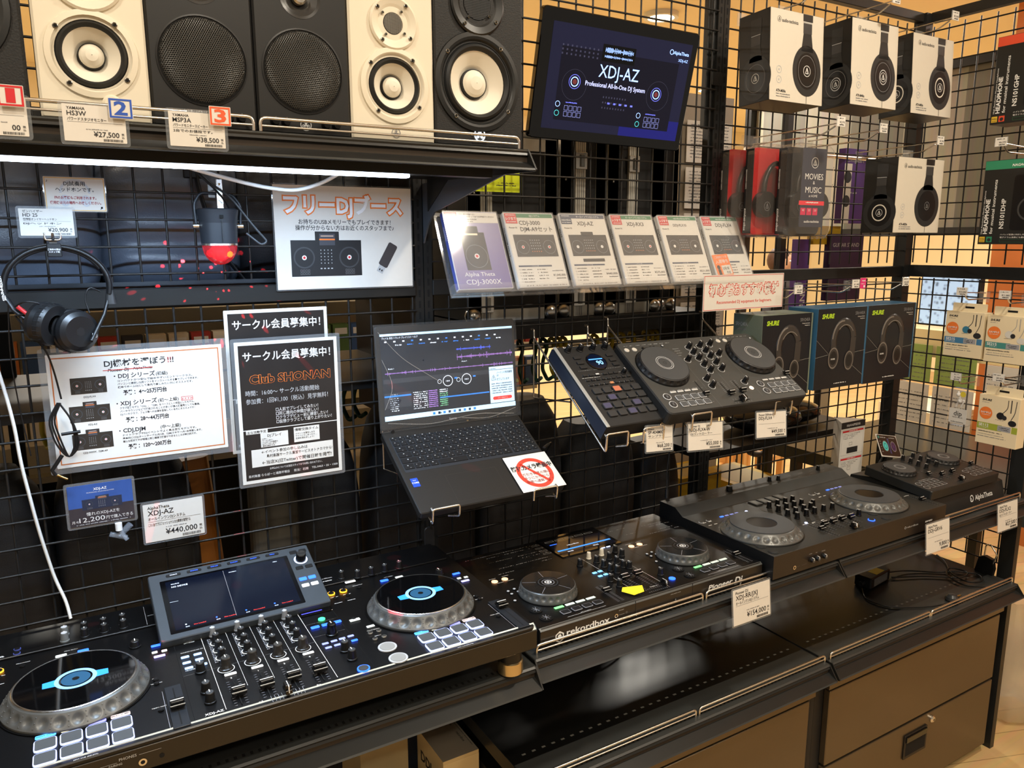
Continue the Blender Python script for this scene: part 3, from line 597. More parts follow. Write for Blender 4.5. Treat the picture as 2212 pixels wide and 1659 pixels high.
def jog(par, x, y, z, r0, r1, h, kind):
    b = MB(); side = M('jog_side', (88, 89, 87), .36, .3); b.disc(r0*1.035, .0006, M('jog_well', (6, 6, 6), .3), 56)
    sm = side if kind != 'soft' else M('jog_soft', (30, 30, 31), .45); rt = r1*1.03; za, zb = h*.14, h*.93
    b.lathe([(r0, 0), (r0, za)], sm, 72); b.lathe([(rt, zb), (r1, h)], sm, 72)
    n = 26 if kind != 'soft' else 22; L = math.hypot(zb-za, r0-rt); rm = (r0+rt)/2; q = min(L*.44, PI*rm/n*.72); nr, nz = (zb-za)/L, (r0-rt)/L; na, nt_ = n*10, 9; vs = []
    for k in range(nt_+1):                                   # flank with real finger hollows
        tt = k/nt_; rr_ = r0+(rt-r0)*tt; zz_ = za+(zb-za)*tt
        for i in range(na):
            a = 2*PI*i/na; da = ((a*n/(2*PI)) % 1-.5)*2*PI/n*rm; dv = (tt-.5)*L; dd = (da*da+dv*dv)/(q*q); dp = -q*.42*(1-dd) if dd < 1 else 0
            vs.append(((rr_+nr*dp)*math.cos(a), (rr_+nr*dp)*math.sin(a), zz_+nz*dp))
    b.add(vs, [(k*na+i, k*na+(i+1) % na, (k+1)*na+(i+1) % na, (k+1)*na+i) for k in range(nt_) for i in range(na)], sm, True)
    for k in range(n):
        s0 = b.T; b.T = Matrix.Rotation(2*PI*k/n, 4, 'Z') @ Matrix.Translation((rm, 0, (za+zb)/2)) @ Matrix.Rotation(PI/2-math.atan2(r0-rt, zb-za), 4, 'Y')
        for u in (-L*.32, 0, L*.32): b.lathe([(L*.05, 0), (L*.04, .0007), (.0001, .0009)], sm, 6, u, 0)
        b.T = s0
    j = b.build('jog_wheel', par, (x, y, z))
    b = MB()
    if kind == 'glass':
        b.lathe([(r1, h), (r1, h+.0012), (r1*.985, h+.002), (r1*.965, h+.0016)], chrome, 72); b.disc(r1*.966, h+.0015, blk2, 72)
        z1 = h+.0018
        b.disc(r1*.235, z1, M('jog_display', (40, 80, 110), .3, emit=.35), 40); b.disc(r1*.06, z1+.0001, blk, 20); b.disc(r1*.34, z1, E('jog_ring', (120, 185, 255), 1.0), 48, r0=r1*.27)
        for s_ in (-1, 1): b.add([(s_*r1*.30, -r1*.12, z1-.0001), (s_*r1*.52, -r1*.10, z1-.0001), (s_*r1*.52, r1*.09, z1-.0001), (s_*r1*.30, r1*.12, z1-.0001)], [(0, 1, 2, 3)], E('jog_tab', (45, 130, 240), 1.1))
        b.build('platter', j)
    elif kind == 'lines':
        b.lathe([(r1, h), (r1*.99, h+.0008)], blk, 56); b.disc(r1*.99, h+.0008, M('jog_top', (24, 26, 28), .16), 56); z1 = h+.001
        b.disc(r1*.45, z1, blk, 40); b.disc(r1*.38, z1+.0001, dgry, 40, r0=r1*.35); b.disc(r1*.24, z1+.0001, line, 32, r0=r1*.22)
        for a in range(0, 360, 72): c, s_ = math.cos(R(a+8)), math.sin(R(a+8)); b.add([(c*r1*.46-s_*.0004, s_*r1*.46+c*.0004, z1), (c*r1*.46+s_*.0004, s_*r1*.46-c*.0004, z1), (c*r1*.97+s_*.0004, s_*r1*.97-c*.0004, z1), (c*r1*.97-s_*.0004, s_*r1*.97+c*.0004, z1)], [(0, 1, 2, 3)], line)
        b.disc(r1*.15, z1+.0002, wht, 6, r0=r1*.1); b.disc(r1*.05, z1+.0002, wht, 12); b.build('platter', j)
    elif kind == 'hub':
        b.lathe([(r1, h), (r1, h+.002), (r1*.98, h+.0026), (r1*.48, h+.0026), (r1*.47, h+.001)], M('jog_plate', (62, 64, 66), .5), 64); b.disc(r1*.47, h+.0012, M('hub_black', (16, 13, 12), .25, spec=.3), 48); b.build('platter', j)
    else:
        b.lathe([(r1, h), (r1*.99, h+.0008)], blk, 56); b.disc(r1*.99, h+.0008, M('jog_pad', (66, 68, 70), .45), 56); z1 = h+.0012
        b.disc(r1*.38, z1, lgry, 40, r0=r1*.355); b.disc(r1*.31, z1, lgry, 40, r0=r1*.29); b.disc(r1*.08, z1, M('jog_mark', (50, 50, 52), .5), 16, r0=r1*.06); b.build('platter', j)
    return j
def pads(par, xs, ys, w_, z, me, name='pad'):
    for y in ys:
        for x in xs: put(name, me, par, x, y, z)
padg = None
# ---------------------------------------------------------------- largest console
t = thing('dj_console', 'largest all-in-one DJ console with raised tablet screen and two glass-topped jog wheels', 'DJ console', (-.160, -.5005, .878), (0, 0, -.6))
H = .102; W = .969
b = MB(); b.slab(0, .002, .055, W, .449, H-.001, dev, .012, .002); b.slab(.012, .018, .048, W-.012, .43, .055, blk, .01, .001); b.slab(.012, .355, H-.001, .372, .449, H+.003, dev, .004, .001); b.slab(.652, .355, H-.001, W-.012, .449, H+.003, dev, .004, .001); b.build('chassis', t)
b = MB(); b.slab(0, 0, .058, W, .004, H-.008, devf, .001, .0006); b.add([(0, 0, H-.010), (W, 0, H-.010), (W, .013, H+.0006), (0, .013, H+.0006)], [(0, 1, 2, 3)], M('silver_bevel', (170, 174, 168), .38, .2))
b.add([(0, 0, H-.008), (0, .009, H+.0004), (0, .009, H-.008)], [(0, 1, 2)], silver); b.add([(W, 0, H-.008), (W, .009, H+.0004), (W, .009, H-.008)], [(0, 2, 1)], silver)
b.T = Matrix.Translation((0, -.0004, 0)) @ Matrix.Rotation(R(90), 4, 'X'); b.text('PHONES', .292, .083, 0, .006, lgry, 'C'); b.rect(.255, .0815, .278, .0819, 0, lgry); b.rect(.306, .084, .335, .0844, 0, lgry); b.text('PAIRING', .276, .077, 0, .0045, lgry, 'C'); b.text('Bluetooth', .26, .062, 0, .0045, lgry)
b.disc(.0055, .0002, chrome, 20, .310, .071, r0=.003); b.disc(.003, .0003, hole, 14, .310, .071); b.disc(.0035, .0002, hole, 14, .335, .0725); b.disc(.006, .0002, blk3, 16, .278, .0685); b.build('front_panel', t)
b = MB(); zt = H+.0002

for x in (.383, .662): b.rect(x, .012, x+.0006, .44, zt, hole)
for x in (.428, .600): b.rect(x, .02, x+.0009, .275, zt, wht)
for x in (.4695, .5115, .5545): b.rect(x, .07, x+.0005, .27, zt, wht)
b.rect(.385, .148, .60, .1484, zt, gry); b.rect(.388, .175, .426, .1754, zt, gry); b.rect(.60, .165, .66, .1654, zt, gry); b.rect(.60, .215, .66, .2154, zt, gry)
b.text('XDJ-AZ', .398, .018, zt, .008, wht, 'L', .02); b.text('SOUND COLOR FX', .390, .225, zt, .0042, wht); b.text('HEADPHONES', .390, .162, zt, .0044, wht); b.text('MIXER', .408, .262, zt, .004, wht, 'C'); b.text('SETTINGS', .408, .257, zt, .004, wht, 'C'); b.text('BEAT FX', .631, .288, zt, .0042, wht, 'C')
b.text('<A', .475, .012, zt, .006, wht); b.text('B>', .565, .012, zt, .006, wht)
for i, x in enumerate((.449, .4915, .534, .5765)):
    b.text('3124'[i], x+.002, .103, zt, .006, wht, 'C', .02); slot(b, x+.003, .022, .094, zt, ticks=10, tw=.0045, gap=.006)
    for k in range(15): b.rect(x-.0125, .165+.006*k, x-.0105, .168+.006*k, zt, line); b.rect(x-.0095, .165+.006*k, x-.0075, .168+.006*k, zt, gry)
    for y in (.178, .206, .232): ticks(b, x, y, .0115, zt, 9)
    b.disc(.0135, zt, wht, 28, x, .138, r0=.0122)
for k in range(10):
    if k not in (4, 5): b.rect(.494+.0055*k, .004, .4946+.0055*k, .022, zt, line)
b.rect(.49, .0125, .548, .0135, zt, hole)
for dx in (0, .582):
    b.frame(.183+dx, .008, .302+dx, .092, .0003, zt, gry); b.text('HOT CUE (DELETE)', .242+dx, .0025, zt, .0035, wht, 'C'); b.text('PAD MODE', .242+dx, .0935, zt, .004, wht, 'C')
    x = .3655+dx; b.slab(x-.012, .008, H-.001, x+.012, .128, H+.0008, M('slider_bed', (30, 33, 38), .4), .002, .0004); b.rect(x-.001, .014, x+.001, .12, H+.001, hole); b.rect(x-.016, .012, x-.0154, .12, zt, line)
    for y, s_ in ((.158, 'TEMPO'), (.142, 'MASTER TEMPO'), (.07, 'TEMPO RESET')): b.text(s_, x-.024, y+.006, zt, .0034, wht, 'C')
    b.text('TRACK SEARCH', .122+dx, .137, zt, .0034, wht, 'C'); b.text('SEARCH', .122+dx, .113, zt, .0034, wht, 'C'); b.text('RELOOP/EXIT', .158+dx, .328, zt, .0034, wht, 'C'); b.text('DECK SELECT', .228+dx, .334, zt, .0034, wht, 'C'); b.text('IN', .099+dx, .328, zt, .0034, wht, 'C'); b.text('OUT', .124+dx, .328, zt, .0034, wht, 'C')
    for y in (.300, .272): b.rect(.092+dx, y, .108+dx, y+.0012, zt, wht); b.rect(.118+dx, y, .134+dx, y+.0012, zt, wht)
b.rect(.35, .36, .3506, .44, H+.0034, lgry); b.text('QUANTIZE', .362, .395, H+.0034, .0035, wht, 'C'); b.text('rekordbox', .668, .385, H+.0034, .006, wht, 'L', 0, wid=.036); b.text('serato', .672, .372, H+.0034, .007, wht, 'L', .03, wid=.028)
b.text('AlphaTheta', .045, .36, H+.0034, .010, wht, 'L', .01, wid=.085)
for x in (.72, .75, .78, .81, .843): ticks(b, x, .365 if x == .72 else .352, .0105, H+.0032, 9)
for x in (.219, .250, .281, .312): ticks(b, x, .378, .0105, H+.0032, 9); b.rect(.16, .352, .195, .3525, H+.0034, gry); b.rect(.16, .371, .195, .3715, H+.0034, gry)
b.build('printed_faceplate', t)
for dx in (0, .582):
    jog(t, .235+dx, .182, H, .103, .0865, .024, 'glass')
    pads(t, [x+dx for x in (.1935, .2255, .2575, .2895)], (.060, .026), .028, H, button(.0285, .0285, epale, .0032, M('pad_grey', (74, 77, 80), .5)))
    for k, (x, g) in enumerate(((.1935, E('mode_cyan', (70, 160, 255), 1.6)), (.2255, E('mode_grey', (190, 188, 160), .7)), (.2575, E('mode_violet', (130, 130, 255), 1.2)), (.2895, E('mode_rose', (215, 190, 185), .8)))): put('button', button(.026, .0085, g, .0012, None, ('HOT CUE', 'BEAT LOOP', 'SLIP LOOP', 'BEAT JUMP')[k]), t, x+dx, .084, H)
    put('play_button', rbutton(.0165, lgry, brushed), t, .122+dx, .067, H); put('cue_button', rbutton(.0165, lgry, brushed), t, .125+dx, .024, H)
    for x, y in ((.113, .128), (.129, .128), (.113, .104), (.130, .104)): put('button', rbutton(.0045, M('metal_button', (190, 190, 185), .25, .8), chrome, .002), t, x+dx, y, H)
    for x in (.099, .124): put('loop_button', rbutton(.0075, eamb, blk, .002), t, x+dx, .317, H)
    for x, y in ((.157, .317), (.10, .294), (.126, .295), (.12, .28), (.105, .196), (.345, .16), (.345, .148), (.343, .068)): put('button', rbutton(.0042), t, x+dx, y, H)
    put('deck_button', button(.017, .0085, eblue if dx == 0 else E('btn_grey', (190, 195, 190), .6), .0015), t, .246+dx, .321, H); put('deck_button', button(.017, .0085, eblue if dx else E('btn_grey', (190, 195, 190), .6), .0015), t, .213+dx, .321, H)
    for x, y, w_, g in ((.357, .276, .017, eblue), (.352, .252, .009, E('btn_grey', (190, 195, 190), .6)), (.367, .250, .009, E('btn_grey', (190, 195, 190), .6)), (.358, .235, .018, E('btn_violet', (170, 165, 255), 1))): put('sync_button', button(w_, .007, g, .0014), t, x+dx, y, H)
    put('knob', knob(.0085, .011, blk, chrome), t, .325+dx, .293, H); put('slip_button', button(.02, .009, E('btn_grey', (190, 195, 190), .6), .0012), t, .105+dx, .190, H); put('button', button(.015, .0075, E('btn_grey', (190, 195, 190), .6), .0012), t, .122+dx, .152, H)
    put('tempo_slider', cap(.021, .018, .013, True), t, .3655+dx, .062 if dx == 0 else .095, H+.001)
for i, x in enumerate((.449, .4915, .534, .5765)):
    put('trim_knob', knob(.0058, .017, M('knob_grey', (120, 122, 124), .4), lgry), t, x-.001, .262, H)
    for y in (.178, .206, .233): put('eq_knob', knob(.0072, .018, blk, dgry, base=wht), t, x, y, H)
    put('color_knob', knob(.0095, .021, M('knob_ridge', (52, 50, 48), .25, .3), steel, True), t, x, .138, H)
    put('cue_button', button(.019, .0065, E('btn_pale', (200, 200, 200), .8), .0016), t, x+.003, .1165, H)
    put('channel_fader', cap(.0225, .017, .015), t, x+.0035, .050, H)
put('crossfader', cap(.011, .021, .019, False), t, .519, .013, H)
for x, y in ((.395, .209), (.415, .209), (.395, .189), (.415, .190), (.396, .170), (.418, .170)): put('effect_button', button(.013, .0068, E('btn_ice', (150, 185, 240), 1), .0016), t, x, y, H)
for x, y in ((.411, .150), (.410, .085), (.411, .053)): put('knob', knob(.008, .017, blk, dgry), t, x, y, H); 
b = MB(); b.slab(.602, .250, H, .664, .268, H+.0012, blk2, .002, .0004); b.rect(.606, .257, .645, .2605, H+.0014, E('fx_display', (70, 70, 200), .8)); b.build('effect_display', t)
put('button', rbutton(.0065, egrn, egrn, .0018), t, .634, .223, H)
for x in (.615, .635, .656): put('effect_button', button(.0155, .0085, eblue, .0016), t, x, .199, H)
put('effect_selector', knob(.0095, .022, capb, capb), t, .634, .160, H)
for x, y, g in ((.614, .133, 0), (.630, .134, 0), (.645, .135, 0), (.661, .136, 0), (.615, .117, 0), (.631, .118, 0), (.662, .118, 1)): put('effect_button', button(.0115, .006, eblue if g else E('btn_ice2', (130, 140, 220), .9), .0014), t, x, y, H)
put('knob', knob(.008, .018, blk, dgry), t, .637, .094, H); put('level_knob', knob(.008, .018, blk, dgry), t, .639, .062, H); put('effect_on_button', rbutton(.0105, eblue, dgry, .002), t, .645, .022, H)
for x in (.72, .75, .78, .81, .843): put('knob', knob(.0068, .016, blk, dgry), t, x, .372 if x == .72 else .358, H+.003)
put('button', button(.022, .008, E('btn_pale', (200, 200, 200), .8), .0014), t, .73, .345, H+.003)
for i, x in enumerate((.219, .250, .281, .312)):
    for y in (.370, .394): put('knob', knob(.0068, .016, M('knob_steel', (100, 104, 104), .35) if i == 0 else blk, lgry if i == 0 else dgry), t, x, y, H+.003)
for y in (.362, .378): put('button', rbutton(.0055, M('usb_button', (70, 80, 150), .3), blk), t, .148, y, H+.003)
# tablet screen unit
s_ = thing('x', '', ''); s_.name = 'screen_unit'
for k in list(s_.keys()): del s_[k]
s_.parent = t; s_.location = (.363, .262, H); s_.rotation_euler = (R(21), 0, R(.9))
hm = M('screen_housing', (62, 68, 74), .4, .2, noise=(60, .1))
b = MB(); b.slab(0, 0, -.012, .302, .168, .014, hm, .004, .0015); b.build('housing', s_)
b = MB(); b.slab(.018, .012, .014, .256, .147, .0146, M('glass_dark', (6, 6, 8), .12, spec=.25), .002, .0003); scr = M('tablet_screen', (8, 12, 22), .12, emit=.16, ecol=(14, 24, 56), spec=.25); b.rect(.027, .018, .248, .142, .0148, scr)
zz = .015; b.text('SOURCE', .036, .132, zz, .0038, eink); b.text('NO DEVICE', .036, .124, zz, .0055, eink); b.rect(.0275, .088, .042, .0884, zz, eink); b.rect(.13, .02, .1308, .141, zz, gry); b.text('PROPERTY', .14, .132, zz, .003, eink); b.text('MENU', .225, .135, zz, .003, eink)
for k in range(4): x = .044+.052*k; b.text('Not Loaded', x+.014, .022, zz, .0036, E('screen_red', (230, 60, 50), .8), 'L', 0, wid=.02); b.rect(x, .026, x+.0025, .0285, zz, eblue if k else eink); b.text('00:00', x, .0205, zz, .003, eink)
b.build('screen', s_)
for k, l in enumerate(('SOURCE', 'BROWSE', 'TAG LIST', 'PLAYLIST', 'SEARCH', 'MENU')): 
    b = MB(); b.slab(0, 0, 0, .026, .006, .0016, blk, .002, .0004); b.text(l, .013, .0015, .0018, .0034, eblue if k else eink, 'C'); b.build('button', s_, (.031+.037*k, .155, .014))
b = MB(); b.disc(.0135, .0006, E('dial_glow', (200, 215, 255), 1.2), 28, r0=.009); b.lathe([(.0105, 0), (.0095, .016), (.0085, .017)], capb, 24); b.disc(.0085, .017, blk2, 24); b.build('browse_knob', s_, (.279, .128, .014))
for x, y, g in ((.270, .152, None), (.289, .152, None), (.270, .105, None), (.289, .105, None), (.268, .073, eblue), (.286, .073, eblue), (.268, .055, E('btn_pale', (200, 200, 200), .8)), (.286, .055, E('btn_pale', (200, 200, 200), .8))): put('button', button(.0145, .009, g, .0014), s_, x, y, .014)
for x, y in ((.050, .05), (.935, .04), (.05, .41), (.93, .41)):
    o = MB(); o.lathe([(.022, 0), (.024, .002), (.024, .024), (.021, .026)], M('gold_foot', (205, 184, 140), .25, .9), 32); o.disc(.021, .026, rub, 32); o.lathe([(.0215, .026), (.0215, .05)], blk, 32); o.build('foot', t, (x, y, .0008))

# ---------------------------------------------------------------- middle console
t = thing('dj_console', 'middle DJ console with white front lettering and a yellow paper scrap on it', 'DJ console', (.856, -.450, .884)); W = .622; H = .046; D = .385
b = MB(); b.slab(0, .003, .004, W, D, H-.0006, dev, .006, .0015); b.build('chassis', t)
b = MB(); bev = M('console_bevel', (78, 80, 78), .35, .2); b.slab(0, 0, .006, W, .004, H-.005, M('front_brown', (34, 29, 24), .35), .001, .0005); b.add([(0, 0, H-.005), (W, 0, H-.005), (W, .006, H), (0, .006, H)], [(0, 1, 2, 3)], bev)
for x in (.238, .400): b.box(x, -.0003, .006, x+.0008, .001, H, hole)
b.T = Matrix.Translation((0, -.0006, 0)) @ Matrix.Rotation(R(90), 4, 'X'); b.text('rekordbox', .062, .0175, 0, .0185, wht, 'L', .02, wid=.108)
for k in range(6): a, c = R(60*k+30), R(60*k+90); b.poly([(.045+.0115*math.cos(a), .019+.0125*math.sin(a)), (.045+.0115*math.cos(c), .019+.0125*math.sin(c)), (.045+.0085*math.cos(c), .019+.0095*math.sin(c)), (.045+.0085*math.cos(a), .019+.0095*math.sin(a))], 0, wht)
b.disc(.0045, 0, wht, 16, .045, .020); 
for a in (90, 210, 330): b.poly([(.045+.003*math.cos(R(a-30)), .02+.003*math.sin(R(a-30))), (.045+.0105*math.cos(R(a-7)), .019+.0105*math.sin(R(a-7))), (.045+.0105*math.cos(R(a+7)), .019+.0105*math.sin(R(a+7)))], .0001, wht)
b.text('Pioneer', .448, .0175, 0, .0170, wht, 'L', .02, wid=.077, shear=.2); b.text('Dj', .531, .012, 0, .025, wht, 'L', .02, wid=.026, shear=.2); b.text('PHONES', .20, .035, 0, .0034, lgry, 'C'); b.disc(.0045, .0001, chrome, 18, .187, .026, r0=.0028); b.rect(.194, .0262, .208, .0266, 0, lgry); b.disc(.0022, .0001, gry, 14, .214, .0275, r0=.0014); b.text('CROSS FADER CURVE', .35, .035, 0, .0030, lgry, 'C'); b.rect(.345, .016, .355, .024, 0, hole); b.rect(.349, .019, .352, .023, .0002, gry)
b.build('front_panel', t)
b = MB(); zt = H-.0002
for x in (.2385, .4005): b.rect(x, .006, x+.0005, .30, zt, hole)
b.rect(.268, .02, .2686, .235, zt, wht); b.rect(.346, .02, .3466, .20, zt, wht)
for x in (.286, .324): slot(b, x, .036, .11, zt, ticks=11, tw=.0055, gap=.004); [ticks(b, x, y, .011, zt, 9) for y in (.147, .171, .199)]
slot(b, .022, .29, .345, zt, ticks=10, tw=.005, horiz=True)
b.text('Pioneer Dj', .318, .034, zt, .0045, wht, 'C', .02)
for dx in (0, .388):
    b.rect(.075+dx, .016, .172+dx, .0165, zt, wht); b.text('HOT CUE (DELETE)', .123+dx, .018, zt, .003, wht, 'C'); slot(b, .213+dx if dx == 0 else .6, .018, .095, zt, ticks=16, tw=.006, gap=.003)
    for x, y in ((.023, .247), (.056, .247), (.03, .222), (.056, .222)): b.fine(x+dx, y, x+dx+.017, zt, .002, wht, 1)
    for k in range(9): b.fine(random.uniform(.01, .2)+dx, .26+.013*k, random.uniform(.2, .23)+dx if k % 3 else .1+dx, zt, .0022, lgry, .45)
b.build('printed_faceplate', t)
b = MB(); b.slab(.232, .262, H-.001, .412, .385, H+.002, blk2, .003, .0005); sc1 = M('console_screen', (16, 18, 24), .08, emit=.2, ecol=(10, 20, 40)); b.rect(.24, .27, .404, .345, H+.0022, sc1); b.rect(.241, .292, .400, .2985, H+.0025, E('screen_band', (50, 125, 220), 1.3)); b.rect(.245, .335, .265, .3375, H+.0025, eblue)
b.text('00:00', .262, .28, H+.0025, .0075, eink); b.text('00:00', .338, .28, H+.0025, .0075, eink); b.text('rekordbox', .30, .314, H+.0025, .008, eink, 'C', 0, wid=.035)
for k in range(5): b.frame(.243+.03*k, .352, .268+.03*k, .359, .0008, H+.0025, M('frame_white', (200, 205, 210), .4))
for k in range(4): b.frame(.205, .30+.018*k, .226, .3065+.018*k, .0006, H+.0005, lgry)
b.build('screen', t)
for x0 in (.103, .491): jog(t, x0, .130, H, .064, .0575, .022, 'lines')
for dx in (0, .389):
    pads(t, [x+dx for x in (.084, .112, .139, .166)], (.036,), .02, H, button(.0215, .0165, M('pad_rim', (120, 122, 128), .5), .0014, M('pad_dark', (24, 25, 27), .5)))
    for k, x in enumerate((.0835, .111, .1375, .1645)): put('button', button(.0225, .0075, E('mode_green', (120, 220, 130), .9) if k == 0 else E('mode_ash', (185, 195, 185), .6), .0014), t, x+dx, .059, H)
    put('play_button', rbutton(.0135, blk, M('brushed_dark', (60, 60, 60), .2, .8), .0014, True), t, .036+dx, .073, H); put('cue_button', rbutton(.0135, blk, M('brushed_dark', (60, 60, 60), .2, .8), .0014, True), t, .036+dx, .035, H)
    for x in (.029, .055): put('loop_button', rbutton(.0072, E('btn_peach', (255, 190, 140), 1.6), E('btn_peach', (255, 190, 140), 1.6), .0012), t, x+dx, .2325, H)
    for x, y in ((.03, .17), (.047, .173), (.03, .155), (.048, .158), (.02, .125)): put('button', rbutton(.0038, blk, lgry, .0014), t, x+dx, y+.005, H)
    put('tempo_slider', cap(.019, .013, .009), t, .213+dx if dx == 0 else .600, .062 if dx else .068, H)
for x in (.286, .324):
    put('trim_knob', knob(.0058, .016, cream, cream), t, x-.002, .228, H)
    for y in (.147, .172, .200): put('eq_knob', knob(.0068, .017, blk, dgry), t, x, y, H)
    put('channel_fader', cap(.021, .013, .013), t, x-.001, .096, H)
for x, y in ((.242, .205), (.362, .226), (.362, .2), (.252, .103), (.253, .072), (.293, .131), (.332, .135), (.37, .071)): put('knob', knob(.0068, .017, blk, dgry), t, x, y, H)
for x, y in ((.247, .155), (.263, .156), (.248, .135), (.264, .136)): put('effect_button', button(.0115, .0075, E('btn_sky', (110, 180, 235), 1.2), .0014), t, x, y, H)
put('crossfader', cap(.008, .018, .014, False), t, .340, .026, H); put('effect_on_button', rbutton(.0075, eblue, eblue, .0016), t, .378, .042, H)
for x in (.352, .368): put('button', button(.012, .0065, ewht, .0014), t, x, .262, H)
b = MB(); ym = M('yellow_paper', (240, 220, 50), .6); b.add([(0, 0, 0), (.012, -.028, .0006), (.041, -.026, .001), (.052, -.006, .0045), (.030, .008, .001), (.010, .010, .003)], [(0, 1, 2, 3, 4, 5)], ym); b.add([(0, 0, .0004), (.012, -.028, .001), (.041, -.026, .0014), (.052, -.006, .0049), (.030, .008, .0014), (.010, .010, .0034)], [(5, 4, 3, 2, 1, 0)], ym)
tag(b.build('paper_scrap', None, (1.095, -.402, .9310)), 'torn yellow paper scrap lying on the middle console', 'paper')

# ---------------------------------------------------------------- two-jog controller with hollow hubs
t = thing('dj_controller', 'charcoal DJ controller with large dimpled jog wheels and dark hollow hubs', 'DJ controller', (1.488, -.474, .884)); W = .700; H = .066
g1 = M('ctrl_charcoal', (40, 40, 38), .45, noise=(200, .06)); g2 = M('ctrl_front', (34, 28, 24), .4)
b = MB(); P = [(0, .008), (0, H-.001), (.001, H), (.305, H), (.335, H+.018), (.395, H+.018), (.398, .008)]
b.T = Matrix(((0, 0, 1, 0), (1, 0, 0, 0), (0, 1, 0, 0), (0, 0, 0, 1))); n = len(P)
for i in range(n):
    a, c = P[i], P[(i+1) % n]; b.add([(a[0], a[1], 0), (c[0], c[1], 0), (c[0], c[1], W), (a[0], a[1], W)], [(0, 1, 2, 3)], g2 if i == 0 else (M('ctrl_slope', (58, 60, 60), .4) if i == 3 else g1))
b.add([(p[0], p[1], 0) for p in P], [tuple(range(n))], blk); b.add([(p[0], p[1], W) for p in P], [tuple(range(n-1, -1, -1))], blk); b.build('chassis', t)
b = MB(); b.T = Matrix.Translation((0, -.0005, 0)) @ Matrix.Rotation(R(90), 4, 'X'); b.text('rekordbox', .52, .032, 0, .0075, lgry, 'L', 0, wid=.052); b.disc(.004, 0, lgry, 6, .5135, .0345, r0=.0028); b.text('serato', .604, .032, 0, .0085, wht, 'L', .03, wid=.033)
b.disc(.005, .0001, chrome, 18, .075, .022, r0=.003); b.rect(.083, .0225, .094, .0228, 0, gry); b.rect(.10, .0225, .118, .0228, 0, gry); b.text('PHONES', .13, .044, 0, .003, lgry, 'C'); b.text('CUE', .152, .043, 0, .003, lgry, 'C'); b.text('MIC LEVEL', .178, .042, 0, .003, lgry, 'C'); b.build('front_print', t)
for x in (.132, .152, .178): o = put('headphone_knob', knob(.0065, .010, blk, dgry), t, x, -.0006, .030); o.rotation_euler = (R(90), 0, 0)
b = MB(); zt = H+.0002
for x in (.232, .284, .318, .354, .40): b.rect(x, .045, x+.0004, .20, zt, gry)
b.rect(.232, .115, .435, .1154, zt, gry)
for x in (.266, .3015, .338, .370): slot(b, x, .036, .09, zt, ticks=8, tw=.005, gap=.004); b.rect(x-.008, .098, x+.006, .1, zt, wht); b.rect(x-.008, .094, x-.006, .1, zt, wht)
slot(b, .012, .29, .345, zt, ticks=2, tw=.003, horiz=True)
for x in (.240, .676): slot(b, x, .008, .092, zt, ticks=12, tw=.004, gap=.004); b.fine(x-.014, .10, x+.01, zt, .003, wht, 1)
for dx in (0, .433):
    for k in range(7): b.frame(.02+.024*k+dx, .262+.0*k, .04+.024*k+dx, .272, .0004, zt, M('ghost', (60, 62, 62), .5))
    for x, y in ((.014, .242), (.034, .242), (.014, .222), (.034, .222)): b.rect(x+dx, y, x+dx+.011, y+.0025, zt, wht)
b.build('printed_faceplate', t)
for x in (.101, .537): jog(t, x, .128, H, .101, .079, .022, 'hub')
for dx in (0, .434):
    for y in (.058, .020): put('play_button', rbutton(.0125, M('btn_charcoal', (40, 41, 41), .45), M('btn_charcoal', (40, 41, 41), .45), .0014), t, .0215+dx, y, H)
    for k in range(4): put('hot_cue_button', button(.0125, .006, eblue if k == 0 else E('btn_dim', (120, 130, 200), .5), .0012), t, .091+.0185*k+dx, .2525, H)
    for x in (.014, .040): put('loop_button', rbutton(.0065, lgry, M('btn_charcoal', (40, 41, 41), .45), .001), t, x+dx, .2505, H)
put('cue_button', rbutton(.004, ewht, ewht), t, .178, .247, H); put('cue_button', rbutton(.004, ewht, ewht), t, .245, .106, H)
for x in (.240,): put('tempo_slider', cap(.018, .013, .010), t, .240, .055, H)
put('tempo_slider', cap(.018, .013, .010), t, .676, .056, H)
for x, y in ((.255, .236), (.252, .202), (.248, .168), (.288, .236), (.286, .204), (.28, .168), (.32, .236), (.318, .204), (.316, .17), (.35, .236), (.348, .204), (.346, .172), (.372, .185), (.252, .140), (.291, .142), (.324, .142), (.361, .142), (.395, .140), (.411, .070)): put('knob', knob(.0068, .018, capb, M('knob_cap', (120, 122, 122), .4)), t, x, y, H)
for x, y in ((.266, .066), (.3015, .067), (.338, .067), (.371, .065)): put('channel_fader', cap(.0195, .012, .015), t, x, y, H)
put('crossfader', cap(.019, .016, .017, False), t, .3165, .016, H); put('effect_on_button', rbutton(.009, eblue, g1, .0016), t, .411, .032, H)
b = MB()
for k in range(4): b.slab(.235+.033*k, .262, H, .262+.033*k, .296, H+.004, g1, .003, .001); b.rect(.240+.033*k, .268, .256+.033*k, .290, H+.0043, M('plate_grey', (84, 84, 78), .4))
b.build('effect_pad_row', t)
for x, y in ((.23, .36), (.40, .362), (.43, .355), (.62, .362)): put('knob', knob(.010 if x == .23 else .006, .014, capb, dgry), t, x, y, H+.018)
b = MB()
for k in range(24): b.fine(.04+.026*k, .345+.02*(k % 2), .058+.026*k, H+.0184, .003, gry, .8)
b.build('rear_print', t)

